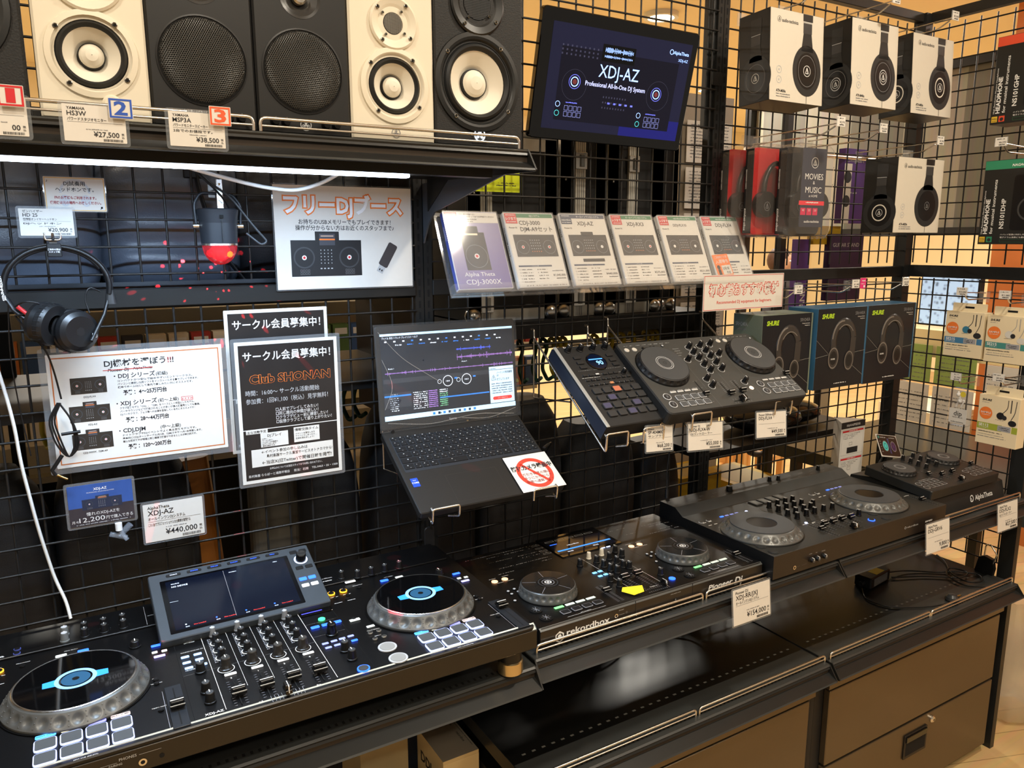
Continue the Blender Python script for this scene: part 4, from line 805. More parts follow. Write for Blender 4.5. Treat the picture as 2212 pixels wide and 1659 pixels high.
# ---------------------------------------------------------------- small controller on its stand
t = thing('controller_stand', 'black wedge stand with a white logo on its front, under the small controller', 'stand', (2.20, -.424, .884)); W = .402
b = MB(); P = [(0, .002), (.012, .052), (.03, .058), (.17, .082), (.26, .07), (.28, .002)]; b.T = Matrix(((0, 0, 1, 0), (1, 0, 0, 0), (0, 1, 0, 0), (0, 0, 0, 1))); n = len(P)
for i in range(n):
    a, c = P[i], P[(i+1) % n]; b.add([(a[0], a[1], 0), (c[0], c[1], .014*0), (c[0], c[1], W), (a[0], a[1], W)], [(0, 1, 2, 3)], dev2)
b.add([(p[0], p[1], 0) for p in P], [tuple(range(n))], dev2); b.add([(p[0], p[1], W) for p in P], [tuple(range(n-1, -1, -1))], dev2); b.build('wedge', t)
b = MB(); b.T = Matrix.Translation((0, -.0006, .0)) @ Matrix.Rotation(R(90-13.5), 4, 'X'); b.text('AlphaTheta', .240, .018, .0012, .021, wht, 'L', .012, wid=.096)
b.disc(.0105, .0012, wht, 28, .223, .026, r0=.0078, sx=.85); b.disc(.0055, .0012, wht, 20, .219, .021, r0=.0038, sx=.9); b.build('logo', t)
t = thing('dj_controller', 'small black DJ controller tilted up on the wedge stand, far right', 'DJ controller', (2.193, -.425, .9425), (6, 0, 0)); W = .356; D = .215; H = .030
b = MB(); b.slab(0, 0, .002, W, D, H, dev2, .006, .0015); b.build('chassis', t)
b = MB(); zt = H+.0003
for dx in (0, .242):
    for k in range(4):
        for y in (.018, .043): b.frame(.034+.019*k+dx, y, .050+.019*k+dx, y+.018, .0009, zt, lgry)
    for y in (.027, .052): b.disc(.0095, zt, lgry, 20, .018+dx, y, r0=.0082)
    b.fine(.04+dx, .066, .1+dx, zt, .002, lgry)
for x in (.153, .205): slot(b, x, .04, .085, zt, ticks=7, tw=.005)
slot(b, .015, .15, .2, zt, ticks=6, tw=.003, horiz=True); slot(b, .117, .05, .11, zt, ticks=1); slot(b, .345, .05, .11, zt, ticks=6); b.build('printed_faceplate', t)
for x in (.063, .292): jog(t, x, .143, H, .049, .044, .012, 'soft')
for x in (.163, .216):
    for y in (.197, .171, .145, .119): put('eq_knob', knob(.0062, .016, blk, dgry), t, x, y, H)
    put('channel_fader', cap(.016, .011, .013), t, x-.008, .065, H)
put('crossfader', cap(.018, .014, .014, False), t, .176, .017, H); put('tempo_slider', cap(.016, .011, .01), t, .12, .085, H); put('tempo_slider', cap(.016, .011, .01), t, .342, .082, H)

# ================================================================== laptop on its wire holder
t = thing('laptop', 'open black laptop with music software on its screen, wrapped in clear film', 'laptop', (.866, -.062, 1.262))
lb = M('laptop_shell', (26, 24, 22), .5, noise=(120, .1)); W = .35; D = .236
b = MB(); b.at(rx=31); b.slab(-W/2, -D, -.018, W/2, .004, -.0005, lb, .006, .002)
b.slab(-.165, -.124, -.0005, .170, -.018, -.0002, M('key_bed', (34, 38, 44), .5), .003, .0001)
b.frame(-.085, -.224, .037, -.148, .0004, -.0001, M('pad_line', (60, 56, 52), .4)); b.poly(b.rr(-.163, -.166, -.147, -.142, .001), .0001, M('chip_blue', (30, 70, 190), .4)); b.text('intel', -.155, -.149, .0003, .004, wht, 'C'); b.text('CORE', -.155, -.157, .0003, .006, wht, 'C', .01); b.build('base', t)
kb = thing('keyboard', '', ''); 
for k in list(kb.keys()): del kb[k]
kb.parent = t; kb.rotation_euler = (R(31), 0, 0)
kc = M('key_black', (20, 22, 25), .4)
def key(w_, h=.0145):
    k = ('key', w_, h)
    if k not in PC: b = MB(); b.slab(-w_/2, -h/2, 0, w_/2, h/2, .0014, kc, .0015, .0004); PC[k] = b.build('key', mesh=True)
    return PC[k]
rowsK = [(-.0235, 19, .0075, 'F'), (-.038, 0, 0, '1234567890-^¥'), (-.056, 0, 0, 'QWERTYUIOP@['), (-.074, 0, 0, 'ASDFGHJKL;:]'), (-.092, 0, 0, 'ZXCVBNM,./_'), (-.110, 0, 0, ' ')]
legend = MB()
def krow(y, keys, x0=-.1635, x1=.101, h=.0145):
    tot = sum(keys); u = (x1-x0)/tot; x = x0
    for i, kw in enumerate(keys):
        w_ = kw*u; put('key', key(round(w_-.0022, 4), h), kb, x+w_/2, y)
        legend.fine(x+w_/2-.004, y+.001, x+w_/2-.001, .0016, .0026, lgry, .9); legend.fine(x+w_/2+.001, y-.005, x+w_/2+.004, .0016, .002, gry, .8); x += w_
krow(-.0235, [1]*15, h=.009); krow(-.0385, [1]*13+[1, 1]); krow(-.0560, [1.5]+[1]*12+[1.5]); krow(-.0735, [1.8]+[1]*12+[1.2]); krow(-.0910, [2.2]+[1]*11+[1.8]); krow(-.1085, [1.4, 1, 1, 1.2, 4, 1, 1, 1, 1, 1, 1.4])
for y, h in ((-.0235, .009), (-.0385, .0145), (-.056, .0145), (-.0735, .0145), (-.091, .0145), (-.1085, .0145)): krow(y, [1]*4, .104, .169, h)
legend.build('key_legends', kb)
b = MB(); b.at(rx=84.5); b.slab(-W/2, .004, -.0085, W/2, .232, 0, lb, .006, .0015); b.cyl(-.15, 0, -.004, .004, .004, blk) ; b.build('lid', t)
b = MB(); b.at(rx=84.5); b.rect(-.165, .024, .168, .215, .0006, M('screen_base', (22, 26, 34), .3, emit=.5, ecol=(24, 28, 38))); z = .0009
bar = E('screen_bar', (165, 205, 235), 1.1); b.rect(-.165, .210, .168, .215, z, bar); b.rect(-.165, .024, .168, .0345, z, bar)
b.text('Iiyama', 0, .010, .0004, .0075, lgry, 'C'); wv = E('wave_blue', (70, 90, 210), 1.0); wv2 = E('wave_violet', (150, 110, 190), .8); sgr = M('screen_grey', (42, 46, 54), .4, emit=.4, ecol=(42, 46, 54)); sb = E('screen_blue', (40, 110, 200), .9)
b.text('ファイル 表示 トラック プレイリスト ヘルプ', -.161, .2035, z, .005, eink, wid=.085)
for k in range(14): b.rect(-.155+.021*k, .196, -.150+.021*k, .199, z, sb if k % 4 == 3 else eink)
for k in range(10): b.fine(-.13+.028*k, .188, -.115+.028*k, z, .003, sb if k % 3 else eink, .9)
for (x0, x1, y0, m, a) in ((.018, .108, .170, wv, .006), (.018, .165, .152, wv2, .007), (-.158, .165, .128, wv2, .004)):
    x = x0
    while x < x1: h = a*random.uniform(.1, .35)*(3 if random.random() < .12 else 1); b.rect(x, y0-h, x+.0007, y0+h, z, m); x += .0011
b.rect(-.163, .106, .100, .116, z, sgr); b.rect(-.163, .052, -.100, .085, z, sgr); b.rect(-.163, .076, -.100, .0795, z+.0002, sb); b.rect(-.03, .062, .098, .065, z, sb)
for k, x in enumerate((-.008, .040)): b.disc(.0125, z+.0002, eink, 32, x, .100, r0=.0112); b.text(('128.0', '130.0')[k], x, .098, z+.0002, .005, eink, 'C'); b.disc(.005, z+.0002, eink, 20, x-.021, .100, r0=.0043); b.rect(x+.017, .103, x+.024, .1065, z+.0002, sb)
for k in range(9): b.fine(-.095, .08-.0045*k, -.06, z, .0025, eink, .6); b.fine(-.058, .08-.0045*k, -.035, z, .0028, wv2, 1); b.fine(-.03, .08-.0045*k, -.01, z, .0025, E('txt_green', (120, 200, 150), .7) if k > 1 else eink, .9); b.fine(-.15, .08-.0045*k, -.13, z, .0025, eink, .6)
b.text('House 4', .03, .140, z, .004, eink); b.text('Breaks 1', -.15, .137, z, .004, eink)
pop = E('popup', (170, 200, 222), 1.0); b.rect(.100, .036, .166, .122, z+.0003, pop); zz = z+.0006; b.rect(.100, .114, .166, .115, zz, M('pop_line', (70, 90, 110), .4)); b.text('norton', .104, .116, zz, .005, ink); b.text('ノートンの有効期間', .120, .105, zz, .006, ink, wid=.042); b.text('が', .120, .098, zz, .0055, ink); b.text('終了しています', .120, .089, zz, .006, ink, wid=.034); b.text('⚠', .105, .092, zz, .012, ink)
for k in range(5): b.fine(.105, .080-.0055*k, .161, zz, .0028, M('pop_txt', (70, 90, 110), .4), .9)
b.poly(b.rr(.107, .043, .159, .051, .004), zz, E('popup_red', (190, 50, 45), .9)); b.text('今すぐ更新する', .133, .0452, zz+.0002, .004, wht, 'C')
for k in range(9): b.rect(-.05+.013*k, .0265, -.044+.013*k, .032, z+.0002, (sb, M('task_dark', (40, 60, 90), .4))[k % 2])
b.text('検索', -.035, .027, z+.0002, .004, ink); b.build('screen', t)
b = MB(); b.at(rx=84.5)                                     # clear film pulled round the lid, with creases
fl_ = [(-W/2-.004, .0), (W/2+.004, .0), (W/2+.004, .236), (-W/2-.004, .236)]; nx, ny = 22, 14; vs = []
for j in range(ny+1):
    for i in range(nx+1): x = -W/2-.004+(W+.008)*i/nx; y = .236*j/ny; vs.append((x, y, .003+.0014*math.sin(9*i/nx*3+4*j/ny)+.0012*math.sin(23*j/ny-11*i/nx)))
b.add(vs, [(j*(nx+1)+i, j*(nx+1)+i+1, (j+1)*(nx+1)+i+1, (j+1)*(nx+1)+i) for j in range(ny) for i in range(nx)], film, True)
fe = clearm('film_crease', .45, (235, 230, 220), .2)
for c in ([(-.17, .22, .005), (-.12, .16, .006), (-.03, .10, .005)], [(-.16, .02, .005), (-.06, .006, .006), (.06, .018, .006), (.16, .006, .005)], [(.02, .012, .006), (.09, .002, .007), (.165, .02, .005)], [(-.165, .05, .005), (-.14, .1, .006), (-.165, .16, .005)]): b.tube(c, .0006, fe, 5, round_=.03)
b.build('clear_film', t)
b = MB(); b.slab(0, 0, 0, .112, .106, .0006, paper, .001, .0001); rd = M('stop_red', (222, 66, 48), .5); z = .0009
b.disc(.044, z, rd, 48, .056, .050, r0=.034); b.poly([(.029, .078), (.034, .083), (.083, .022), (.078, .017)], z, rd); b.text('防犯カメラ録画中', .056, .062, z+.0003, .016, ink, 'C', .03, wid=.104)
for k, l in enumerate(('万引き発見の際は', '多少にかかわらず', '警察へ通報します')): b.text(l, .058, .044-.011*k, z+.0003, .009, M('stop_text', (150, 60, 50), .5), 'C', .0, wid=.072)
o = b.build('notice_sheet', None, (.930, -.2665, 1.1425), (31, 0, 0)); tag(o, 'white sheet with a red no-entry ring lying on the laptop palm rest', 'sheet')
def wireholder(label, x0, x1, y, z, tilt, L, th, lip, group='chrome wire device holders'):
    """two bent arms hooked on the grid; (y, z) is the underside of the device's front edge"""
    t = thing('wire_holder', label, 'holder', ((x0+x1)/2, 0, z), group=group); c, s_ = math.cos(R(tilt)), math.sin(R(tilt))
    for x in (x0-(x0+x1)/2, x1-(x0+x1)/2):
        b = MB(); yb = -.004; zb = (yb-y)*s_/c
        b.tube([(x, .006, zb+.03), (x, -.006, zb+.03), (x, yb-.003, zb+.008), (x, y-.004, -.008), (x, y-.010*c, .0+lip*c), (x, y, lip*c+.004)], .0024, chrome, 8, round_=.006)
        b.tube([(x, -.006, zb+.03), (x, -.006, -.03+zb*.45), (x, y*.55, zb*.45-.012)], .002, chrome, 6, round_=.004); b.build('arm', t)
    w_ = .06
    for x in (x0-(x0+x1)/2, x1-(x0+x1)/2-w_):
        b = MB(); b.tube([(x, y-.006, .0), (x, y-.008, lip), (x+w_, y-.008, lip), (x+w_, y-.006, 0), (x+w_-.012, y+.02, -.006)], .0024, chrome, 8, round_=.005); b.build('front_hook', t)
    return t
wireholder('chrome wire holder carrying the open laptop', .715, 1.015, -.262, 1.122, 31, .24, .02, .024)
wireholder('chrome wire holder carrying the pad sampler', 1.12, 1.285, -.300, 1.222, 35, .27, .04, .034)
wireholder('chrome wire holder carrying the grey controller beside the sampler', 1.35, 1.69, -.325, 1.245, 32, .27, .04, .034)

# ================================================================== pad sampler
t = thing('sampler', 'black pad sampler with a blue display reading 90 and a silver left edge', 'sampler', (1.206, -.1965, 1.3474), (35, 0, 0)); t.scale = (.97, .98, .98); W = .174; D = .270
b = MB(); b.slab(-W/2, -D/2, -.042, W/2, D/2, -.0005, blk3, .005, .002); b.add([(-W/2-.0005, -D/2, -.040), (-W/2-.0005, D/2, -.034), (-W/2-.0005, D/2, -.004), (-W/2-.0005, -D/2, -.004)], [(0, 3, 2, 1)], M('sampler_side', (36, 42, 56), .35)); b.build('body', t)
b = MB(); b.slab(-W/2, -D/2, -.001, -W/2+.010, D/2, .0004, M('silver_trim', (178, 180, 178), .35, .4), .002, .0004); z = .0002
b.text('SP-404MKII', .03, .128, z, .0065, wht, 'C', .02); b.text('Roland', -.05, .128, z, .006, wht, 'C', .02)
for k in range(7): b.fine(-.065, .020-.0009*0+k*.0, -.01, z, .0015, wht, .2)
for r in range(4): b.fine(-.06, .055-.0165*r-.010, .07, z, .0014, lgry, .5)
for r in range(4): b.fine(-.05, -.0165-.0255*r+.0125, .08, z, .0018, lgry, .7)
b.build('faceplate', t)
b = MB(); b.lathe([(.029, -.0005), (.029, .0016), (.026, .002)], blk2, 40); b.disc(.026, .002, M('sampler_display', (10, 16, 30), .08, emit=.3, ecol=(10, 20, 50)), 40); e = E('lcd_blue', (120, 185, 255), 1.8)
b.rect(-.021, .006, .021, .0095, .0024, E('lcd_band', (70, 140, 230), 1.4)); b.text('90', .006, -.012, .0024, .020, e, 'C', .01); b.build('display', t, (.009, .071, 0))
for x in (-.052, -.015, .023, .062): put('knob', knob(.0078, .016, blk, blk), t, x, .118)
put('knob', knob(.006, .013, blk, blk), t, .064, .025)
for y in (.090, .072, .056):
    for x, w_ in ((-.040, .020), (.060, .020)): put('button', button(w_, .010, M('sampler_btn', (34, 34, 35), .5), .003), t, x, y)
for x in (-.052, -.034, -.016, .008, .025, .041): put('button', button(.013, .007, M('sampler_btn', (34, 34, 35), .5), .003, wht if x == -.016 else None), t, x, .028)
for y in (.012, -.004):
    for k in range(9): put('button', button(.0105, .0065, M('sampler_lit', (190, 130, 90), .5) if (k == 4 and y < 0) else M('sampler_btn', (34, 34, 35), .5), .003), t, -.053+.0155*k, y)
for r in range(4):
    for k in range(5): put('pad', button(.0235, .0185, M('sampler_pad', (40, 40, 41), .6), .004, (M('pad_orange', (190, 110, 80), .6) if (r, k) == (0, 2) else M('pad_violet', (66, 64, 92), .6)) if (r+k) % 3 == 2 and k < 4 else None), t, -.049+.0295*k, -.026-.0245*r)

# ================================================================== grey controller
t = thing('dj_controller', 'dark grey DJ controller with two flat jog pads, propped up beside the sampler', 'DJ controller', (1.516, -.2268, 1.3552), (32.4, 0, -1.8)); t.scale = (.95, .95, .95); W = .482; D = .272
g3 = M('controller_grey', (62, 62, 60), .5, noise=(200, .05)); b = MB(); b.slab(-W/2, -D/2, -.040, W/2, D/2, -.0005, M('controller_dark', (28, 28, 28), .5), .016, .003, top=g3); b.build('body', t)
b = MB(); X = lambda v: v-W/2; Y = lambda v: v-D/2; z = .0001
b.rect(X(.168), Y(.0), X(.1684), Y(.2), z, gry); b.rect(X(.325), Y(.02), X(.3254), Y(.2), z, gry); b.rect(X(.246), Y(.06), X(.2464), Y(.22), z, gry)
for x in (.225, .270): slot(b, X(x), Y(.035), Y(.085), z, ticks=9, tw=.006, gap=.004)
slot(b, Y(.014), X(.22), X(.275), z, ticks=6, tw=.004, horiz=True)
for x in (.150, .478-.008): slot(b, X(x), Y(.022), Y(.10), z, ticks=3, tw=.004, gap=.003)
for k in range(4): b.text(('Pioneer Dj', 'DDJ-FLX4', 'rekordbox', 'serato')[k], X(.168), Y(.228-.009*k), z, .0045, lgry)
for k in range(8): b.fine(X(.02+.02*k), Y(.255), X(.033+.02*k), z, .002, lgry, .8); b.fine(X(.34+.016*k), Y(.257), X(.35+.016*k), z, .002, lgry, .8)
for dx in (0, .323):
    for k in range(4): b.fine(X(.052+.0247*k+dx), Y(.0765), X(.068+.0247*k+dx), z, .0015, lgry)
b.build('printed_faceplate', t)
for x, y in ((.086, .162), (.405, .170)): jog(t, X(x), Y(y), 0, .072, .066, .016, 'soft')
for dx in (0, .323):
    for k in range(4):
        for y in (.049, .0265): put('pad', button(.0215, .0185, lgry, .002, M('pad_soft', (72, 74, 76), .6)), t, X(.063+.0248*k+dx), Y(y+(.004 if dx else 0)))
        put('button', button(.019, .006, M('mode_white', (190, 190, 188), .5), .0016), t, X(.058+.0235*k+dx), Y(.071+(.004 if dx else 0)))
    for y in (.058, .030): put('play_button', rbutton(.0115, lgry, blk, .0012, True), t, X(.030+dx), Y(y+(.005 if dx else 0)))
    for x in (.020, .045): put('loop_button', rbutton(.0072, M('btn_off', (205, 200, 190), .5), M('btn_off', (205, 200, 190), .5), .0014), t, X(x+dx), Y(.2395+(.006 if dx else 0)))
    for x, y in ((.075, .242), (.10, .243), (.112, .243), (.142, .245)): put('button', rbutton(.004, blk, lgry if x == .142 else blk), t, X(x+dx), Y(y))
put('tempo_slider', cap(.017, .012, .011), t, X(.149), Y(.050)); put('tempo_slider', cap(.017, .012, .011), t, X(.470), Y(.088))
for x, y in ((.221, .228), (.262, .230), (.301, .233), (.221, .205), (.266, .207), (.301, .19), (.184, .180), (.223, .181), (.266, .184), (.222, .155), (.267, .158), (.226, .131), (.267, .132), (.190, .101), (.190, .075), (.305, .076)): put('eq_knob', knob(.0072, .018, blk, blk, base=lgry), t, X(x), Y(y))
for x, y in ((.227, .041), (.270, .044)): put('channel_fader', cap(.019, .013, .013), t, X(x), Y(y))
put('crossfader', cap(.016, .018, .016, False), t, X(.246), Y(.014)); put('button', rbutton(.0065, E('btn_peach2', (250, 225, 200), .8), E('btn_peach2', (250, 225, 200), .8)), t, X(.311), Y(.052))
price('tilted price card reading 68,200 yen under the sampler', 1.232, 1.20, .080, .058, 'Roland', 'SP-404MKII', 'サンプラー', '¥68,200', -.310, group='price cards under the propped-up devices', rx=-8, ry=4)
price('tilted price card reading 55,000 yen under the left half of the grey controller', 1.342, 1.192, .112, .063, 'Pioneer DJ', 'DDJ-FLX4-W', 'DJコントローラー', '¥55,000', -.330, group='price cards under the propped-up devices', rx=-8, ry=4)
price('tilted price card reading 49,500 yen under the right end of the grey controller', 1.565, 1.194, .108, .063, 'Pioneer DJ/Roland', 'DDJ-FLX4', '', '¥49,500', -.335, group='price cards under the propped-up devices', rx=-8, ry=4)

# ================================================================== catalogue cases on the clear ledge
t = thing('acrylic_ledge', 'clear acrylic ledge holding the six catalogue cases', 'display ledge', (.842, -.13, 1.566), (65, 0, 0))
b = MB(); b.slab(-.004, -.004, -.0185, .938, .196, -.016, acr, .004, .0008); b.box(-.004, -.006, -.0185, .938, -.003, .012, acr); b.box(-.004, -.006, .010, .938, .016, .012, acr)
for x in (-.004, .31, .62, .935): b.box(x, -.006, -.016, x+.002, .016, .010, acr)
b.build('ledge', t)
slv = clearm('case_sleeve', .22, (230, 232, 235), .06)
def case(label, x, title, kind, price_, extra=None):
    t = thing('catalogue_case', label, 'case', (x, -.128, 1.571), (65, 0, 0), 'catalogue cases on the clear ledge')
    base = M('case_purple', (86, 70, 140), .3) if kind == 'p' else paper; w_, h = .137, .186
    b = MB(); b.slab(0, 0, -.013, w_, h, .0, M('case_body', (196, 200, 205), .3), .002, .001); b.box(-.0004, .003, -.0125, 0, h-.003, -.0005, M('case_blue', (70, 84, 160), .3) if kind == 'p' else wht)
    b.T = Matrix(((0, 0, -1, -.0008), (-1, 0, 0, .15), (0, 1, 0, -.0095), (0, 0, 0, 1))) ; b.text(title, 0, 0, 0, .007, wht if kind == 'p' else ink, 'L', .01); b.build('case', t)
    b = MB(); b.rect(.002, .002, w_-.002, h-.002, .0003, base); z = .0006; b.rect(.003, .158, .034, .183, z+.0003, red if kind != 'n' else M('navy', (56, 70, 96), .5)); b.text('レジまで' if kind != 'n' else 'rekordbox', .0185, .167, z+.0005, .0085 if kind != 'n' else .005, wht, 'C', .02, wid=.027); b.fine(.006, .178, .031, z+.0005, .0022, wht, .9); b.fine(.006, .161, .031, z+.0005, .0022, wht, .9)
    if kind == 'p':
        b.rect(.034, .158, .135, .183, z, paper); b.text('お取り寄せ可能です！', .037, .177, z+.0003, .0045, ink); b.text('お気軽にスタッフまでお声掛けください', .037, .1715, z+.0003, .0045, ink, wid=.09); b.text('Alpha Theta ¥398,000', .041, .165, z+.0003, .0045, ink); b.text('CDJ-3000X JAN:', .041, .160, z+.0003, .0045, ink)
        m = M('photo_black', (32, 33, 36), .5); b.rect(.032, .045, .092, .135, z, m); b.rect(.037, .108, .078, .150, z+.0001, m); b.rect(.040, .128, .075, .1325, z+.0003, E('pic_wave', (200, 180, 150), .4)); b.disc(.0275, z+.0003, gry, 40, .062, .078, r0=.0262); b.disc(.006, z+.0003, wht, 20, .062, .078); b.disc(.0035, z+.0004, red, 16, .062, .078)
        b.text('Alpha Theta', .022, .031, z, .013, wht, wid=.075); b.text('CDJ-3000X', .022, .012, z, .016, wht, wid=.088)
    else:
        g = M('navy', (56, 70, 96), .5) if kind == 'n' else green; b.rect(.034, .173, .134, .183, z, g); b.text(extra or 'オールインワンDJシステム', .084, .1755, z+.0003, .0058, wht, 'C', .01)
        ls = title.split('|'); 
        for k, l in enumerate(ls): b.text(l, .038 if len(ls) > 1 else .048, .155-.016*k, z, .0145 if kind != '10' else .010, ink)
        b.text('Pioneer Dj', .008, .146, z, .005, ink, 'L', .02, shear=.2)
        y0 = .075; x0 = .014
        b.rect(x0, y0, .126, y0+.055, z, M('photo_black', (32, 33, 36), .5))
        if kind == 'n': b.rect(.052, y0+.05, .088, y0+.063, z, M('photo_black', (32, 33, 36), .5)); b.rect(.04, .060, .104, .068, z, M('photo_black', (32, 33, 36), .5))
        for cx in (.034, .106): b.disc(.017, z+.0002, gry, 32, cx, y0+.024, r0=.0160); b.disc(.004, z+.0002, wht, 16, cx, y0+.024); b.disc(.0025, z+.0003, red if kind in 'g' else wht, 12, cx, y0+.024)
        for i in range(5):
            for j in range(5): b.rect(.056+.006*i, y0+.012+.007*j, .058+.006*i, y0+.014+.007*j, z+.0002, lgry if j else orange)
        b.rect(.010, .050, .100, .054, z, M('navy', (56, 70, 96), .5)); b.text('スペック一覧', .055, .0508, z+.0002, .003, wht, 'C')
        for r in range(5):
            b.fine(.016, .042-.0075*r, .045, z, .0028, ink, .8); b.frame(.010, .042-.0075*r, .0135, .0452-.0075*r, .0004, z, gry)
            if r < 4: b.fine(.058, .042-.0075*r, .085, z, .0028, ink, .8)
        b.text(price_, .132, .026, z, .0075, ink, 'R', .01, wid=.034); b.fine(.098, .038, .13, z, .003, gry); b.fine(.105, .019, .132, z, .003, ink, 1); b.fine(.02, .003, .13, z, .003, gry, .7)
    if title == 'DDJ-FLX4':
        b.T = b.T @ Matrix.Translation((.006, .008, .0012)) @ Matrix.Rotation(R(4), 4, 'Z'); b.poly(b.rr(0, 0, .058, .064, .001), 0, orange); b.text('ご好評につき', .029, .053, .0003, .008, wht, 'C'); b.text('入荷待ち', .029, .039, .0003, .012, wht, 'C', .01); b.rect(.022, .006, .055, .032, .0003, paper); b.text('3月末', .037, .019, .0005, .010, ink, 'C'); b.text('予定', .042, .008, .0005, .008, ink, 'C'); b.disc(.006, .0003, ink, 16, .011, .028); b.rect(.006, .006, .016, .022, .0003, M('badge_black', (40, 30, 28), .5))
    b.build('cover_sheet', t); b = MB(); b.slab(-.001, -.001, .0012 if title != 'DDJ-FLX4' else .0022, w_+.001, h+.001, .0026, slv, .002, .0003); b.build('clear_sleeve', t)
case('purple catalogue case with a large player pictured, first on the ledge', .852, 'CDJ-3000X', 'p', '')
case('white catalogue case with a two-line title, second on the ledge', 1.005, 'CDJ-3000|DJM-A9セット', 'g', '¥1,045,000', 'DJシステム')
case('white catalogue case with a navy corner, third on the ledge', 1.159, 'XDJ-AZ', 'n', '¥440,000')
case('white catalogue case priced 275,000 yen, fourth on the ledge', 1.312, 'XDJ-RX3', 'g', '¥275,000')
case('white catalogue case priced 231,000 yen, fifth on the ledge', 1.467, 'DDJ-FLX10', '10', '¥231,000', 'rekordbox/Serato DJ Pro')
case('white catalogue case with an orange sticker, last on the ledge', 1.620, 'DDJ-FLX4', 'r', '¥49,500', 'rekordbox/Serato DJ Lite')

# ================================================================== wall screen
t = thing('wall_screen', 'tilted glossy black screen showing a console advert on the grid', 'screen', (1.3128, -.0705, 2.0446)); t.rotation_mode = 'YXZ'; t.rotation_euler = (R(102.66), R(-5.3), R(2.8)); W = .45; D = .28
b = MB(); b.slab(-W/2, -D/2, -.018, W/2, D/2, 0, blk2, .010, .002); b.build('housing', t)
b = MB(); X = lambda v: v-W/2; Y = lambda v: v-D/2; z = .0006; b.rect(X(.030), Y(.024), X(.432), Y(.252), .0003, M('advert_navy', (20, 22, 46), .06, emit=.55, ecol=(18, 20, 46), coat=.3)); b.rect(X(.25), Y(.024), X(.432), Y(.07), .0004, M('advert_glow', (24, 26, 100), .06, emit=.5, ecol=(24, 26, 105)))
ea = E('advert_text', (140, 175, 255), 1.6); eb = E('advert_blue', (95, 105, 230), 1.0); dk = M('advert_dark', (14, 14, 24), .1, emit=.15, ecol=(30, 30, 60))
b.rect(X(.06), Y(.045), X(.40), Y(.205), .0005, dk); b.rect(X(.17), Y(.185), X(.265), Y(.222), z, M('advert_panel', (8, 9, 14), .08))
x = .178
while x < .258: h = random.uniform(.001, .006); b.rect(X(x), Y(.210)-h, X(x+.001), Y(.210)+h, z+.0002, ea); b.rect(X(x), Y(.196)-h*.5, X(x+.001), Y(.196)+h*.5, z+.0002, ea); x += .0022
b.text('XDJ-AZ', X(.226), Y(.150), z+.0004, .040, ea, 'C', .0, wid=.116); b.text('Professional All-In-One DJ System', X(.222), Y(.128), z+.0004, .0145, E('advert_line', (170, 180, 240), 1.2), 'C', .01, wid=.175)
for x, y in ((.105, .132), (.345, .128)): b.disc(.011, z+.0003, ea, 32, X(x), Y(y), r0=.0088); b.disc(.016, z+.0003, eb, 24, X(x), Y(y), r0=.0148); b.disc(.006, z+.0003, M('advert_dot', (120, 60, 70), .4), 20, X(x), Y(y))
b.text('AlphaTheta', X(.425), Y(.225), z, .011, ea, 'R', .01, wid=.048); b.text('XDJ-AZ', X(.425), Y(.210), z, .009, ea, 'R'); b.disc(.006, z, ea, 20, X(.371), Y(.229), r0=.0046)
for x, y in ((.07, .06), (.305, .055)):
    for i in range(4):
        for j in range(2): b.frame(X(x+.0125*i+.016), Y(y+.0135*j-.006), X(x+.0125*i+.026), Y(y+.0135*j+.005), .0007, z, E('advert_box', (120, 130, 200), .9))
    for j in range(2): b.disc(.0065, z, E('advert_teal', (70, 190, 200), 1) if j == 0 else ea, 24, X(x-.003), Y(y+.020*j), r0=.0054)
    b.fine(X(x+.018), Y(y+.024), X(x+.05), z, .003, eb, 1)
for cx in (.105, .35): b.disc(.034, z, M('advert_ring', (60, 66, 96), .2), 48, X(cx), Y(.125), r0=.0332)
for k in range(9):
    for j in range(3): b.rect(X(.06+.012*k), Y(.205-.009*j), X(.064+.012*k), Y(.209-.009*j), z, M('advert_ctrl', (66, 72, 110), .3)); b.rect(X(.19+.008*k), Y(.105-.012*j), X(.193+.008*k), Y(.109-.012*j), z, M('advert_ctrl', (66, 72, 110), .3))
for k in range(5): b.rect(X(.205+.017*k), Y(.092), X(.212+.017*k), Y(.096), z, eb)
b.build('display_panel', t)
b = MB(); b.box(-.05, -.06, -.026, .05, .06, -.018, blk); b.build('back_mount', t)

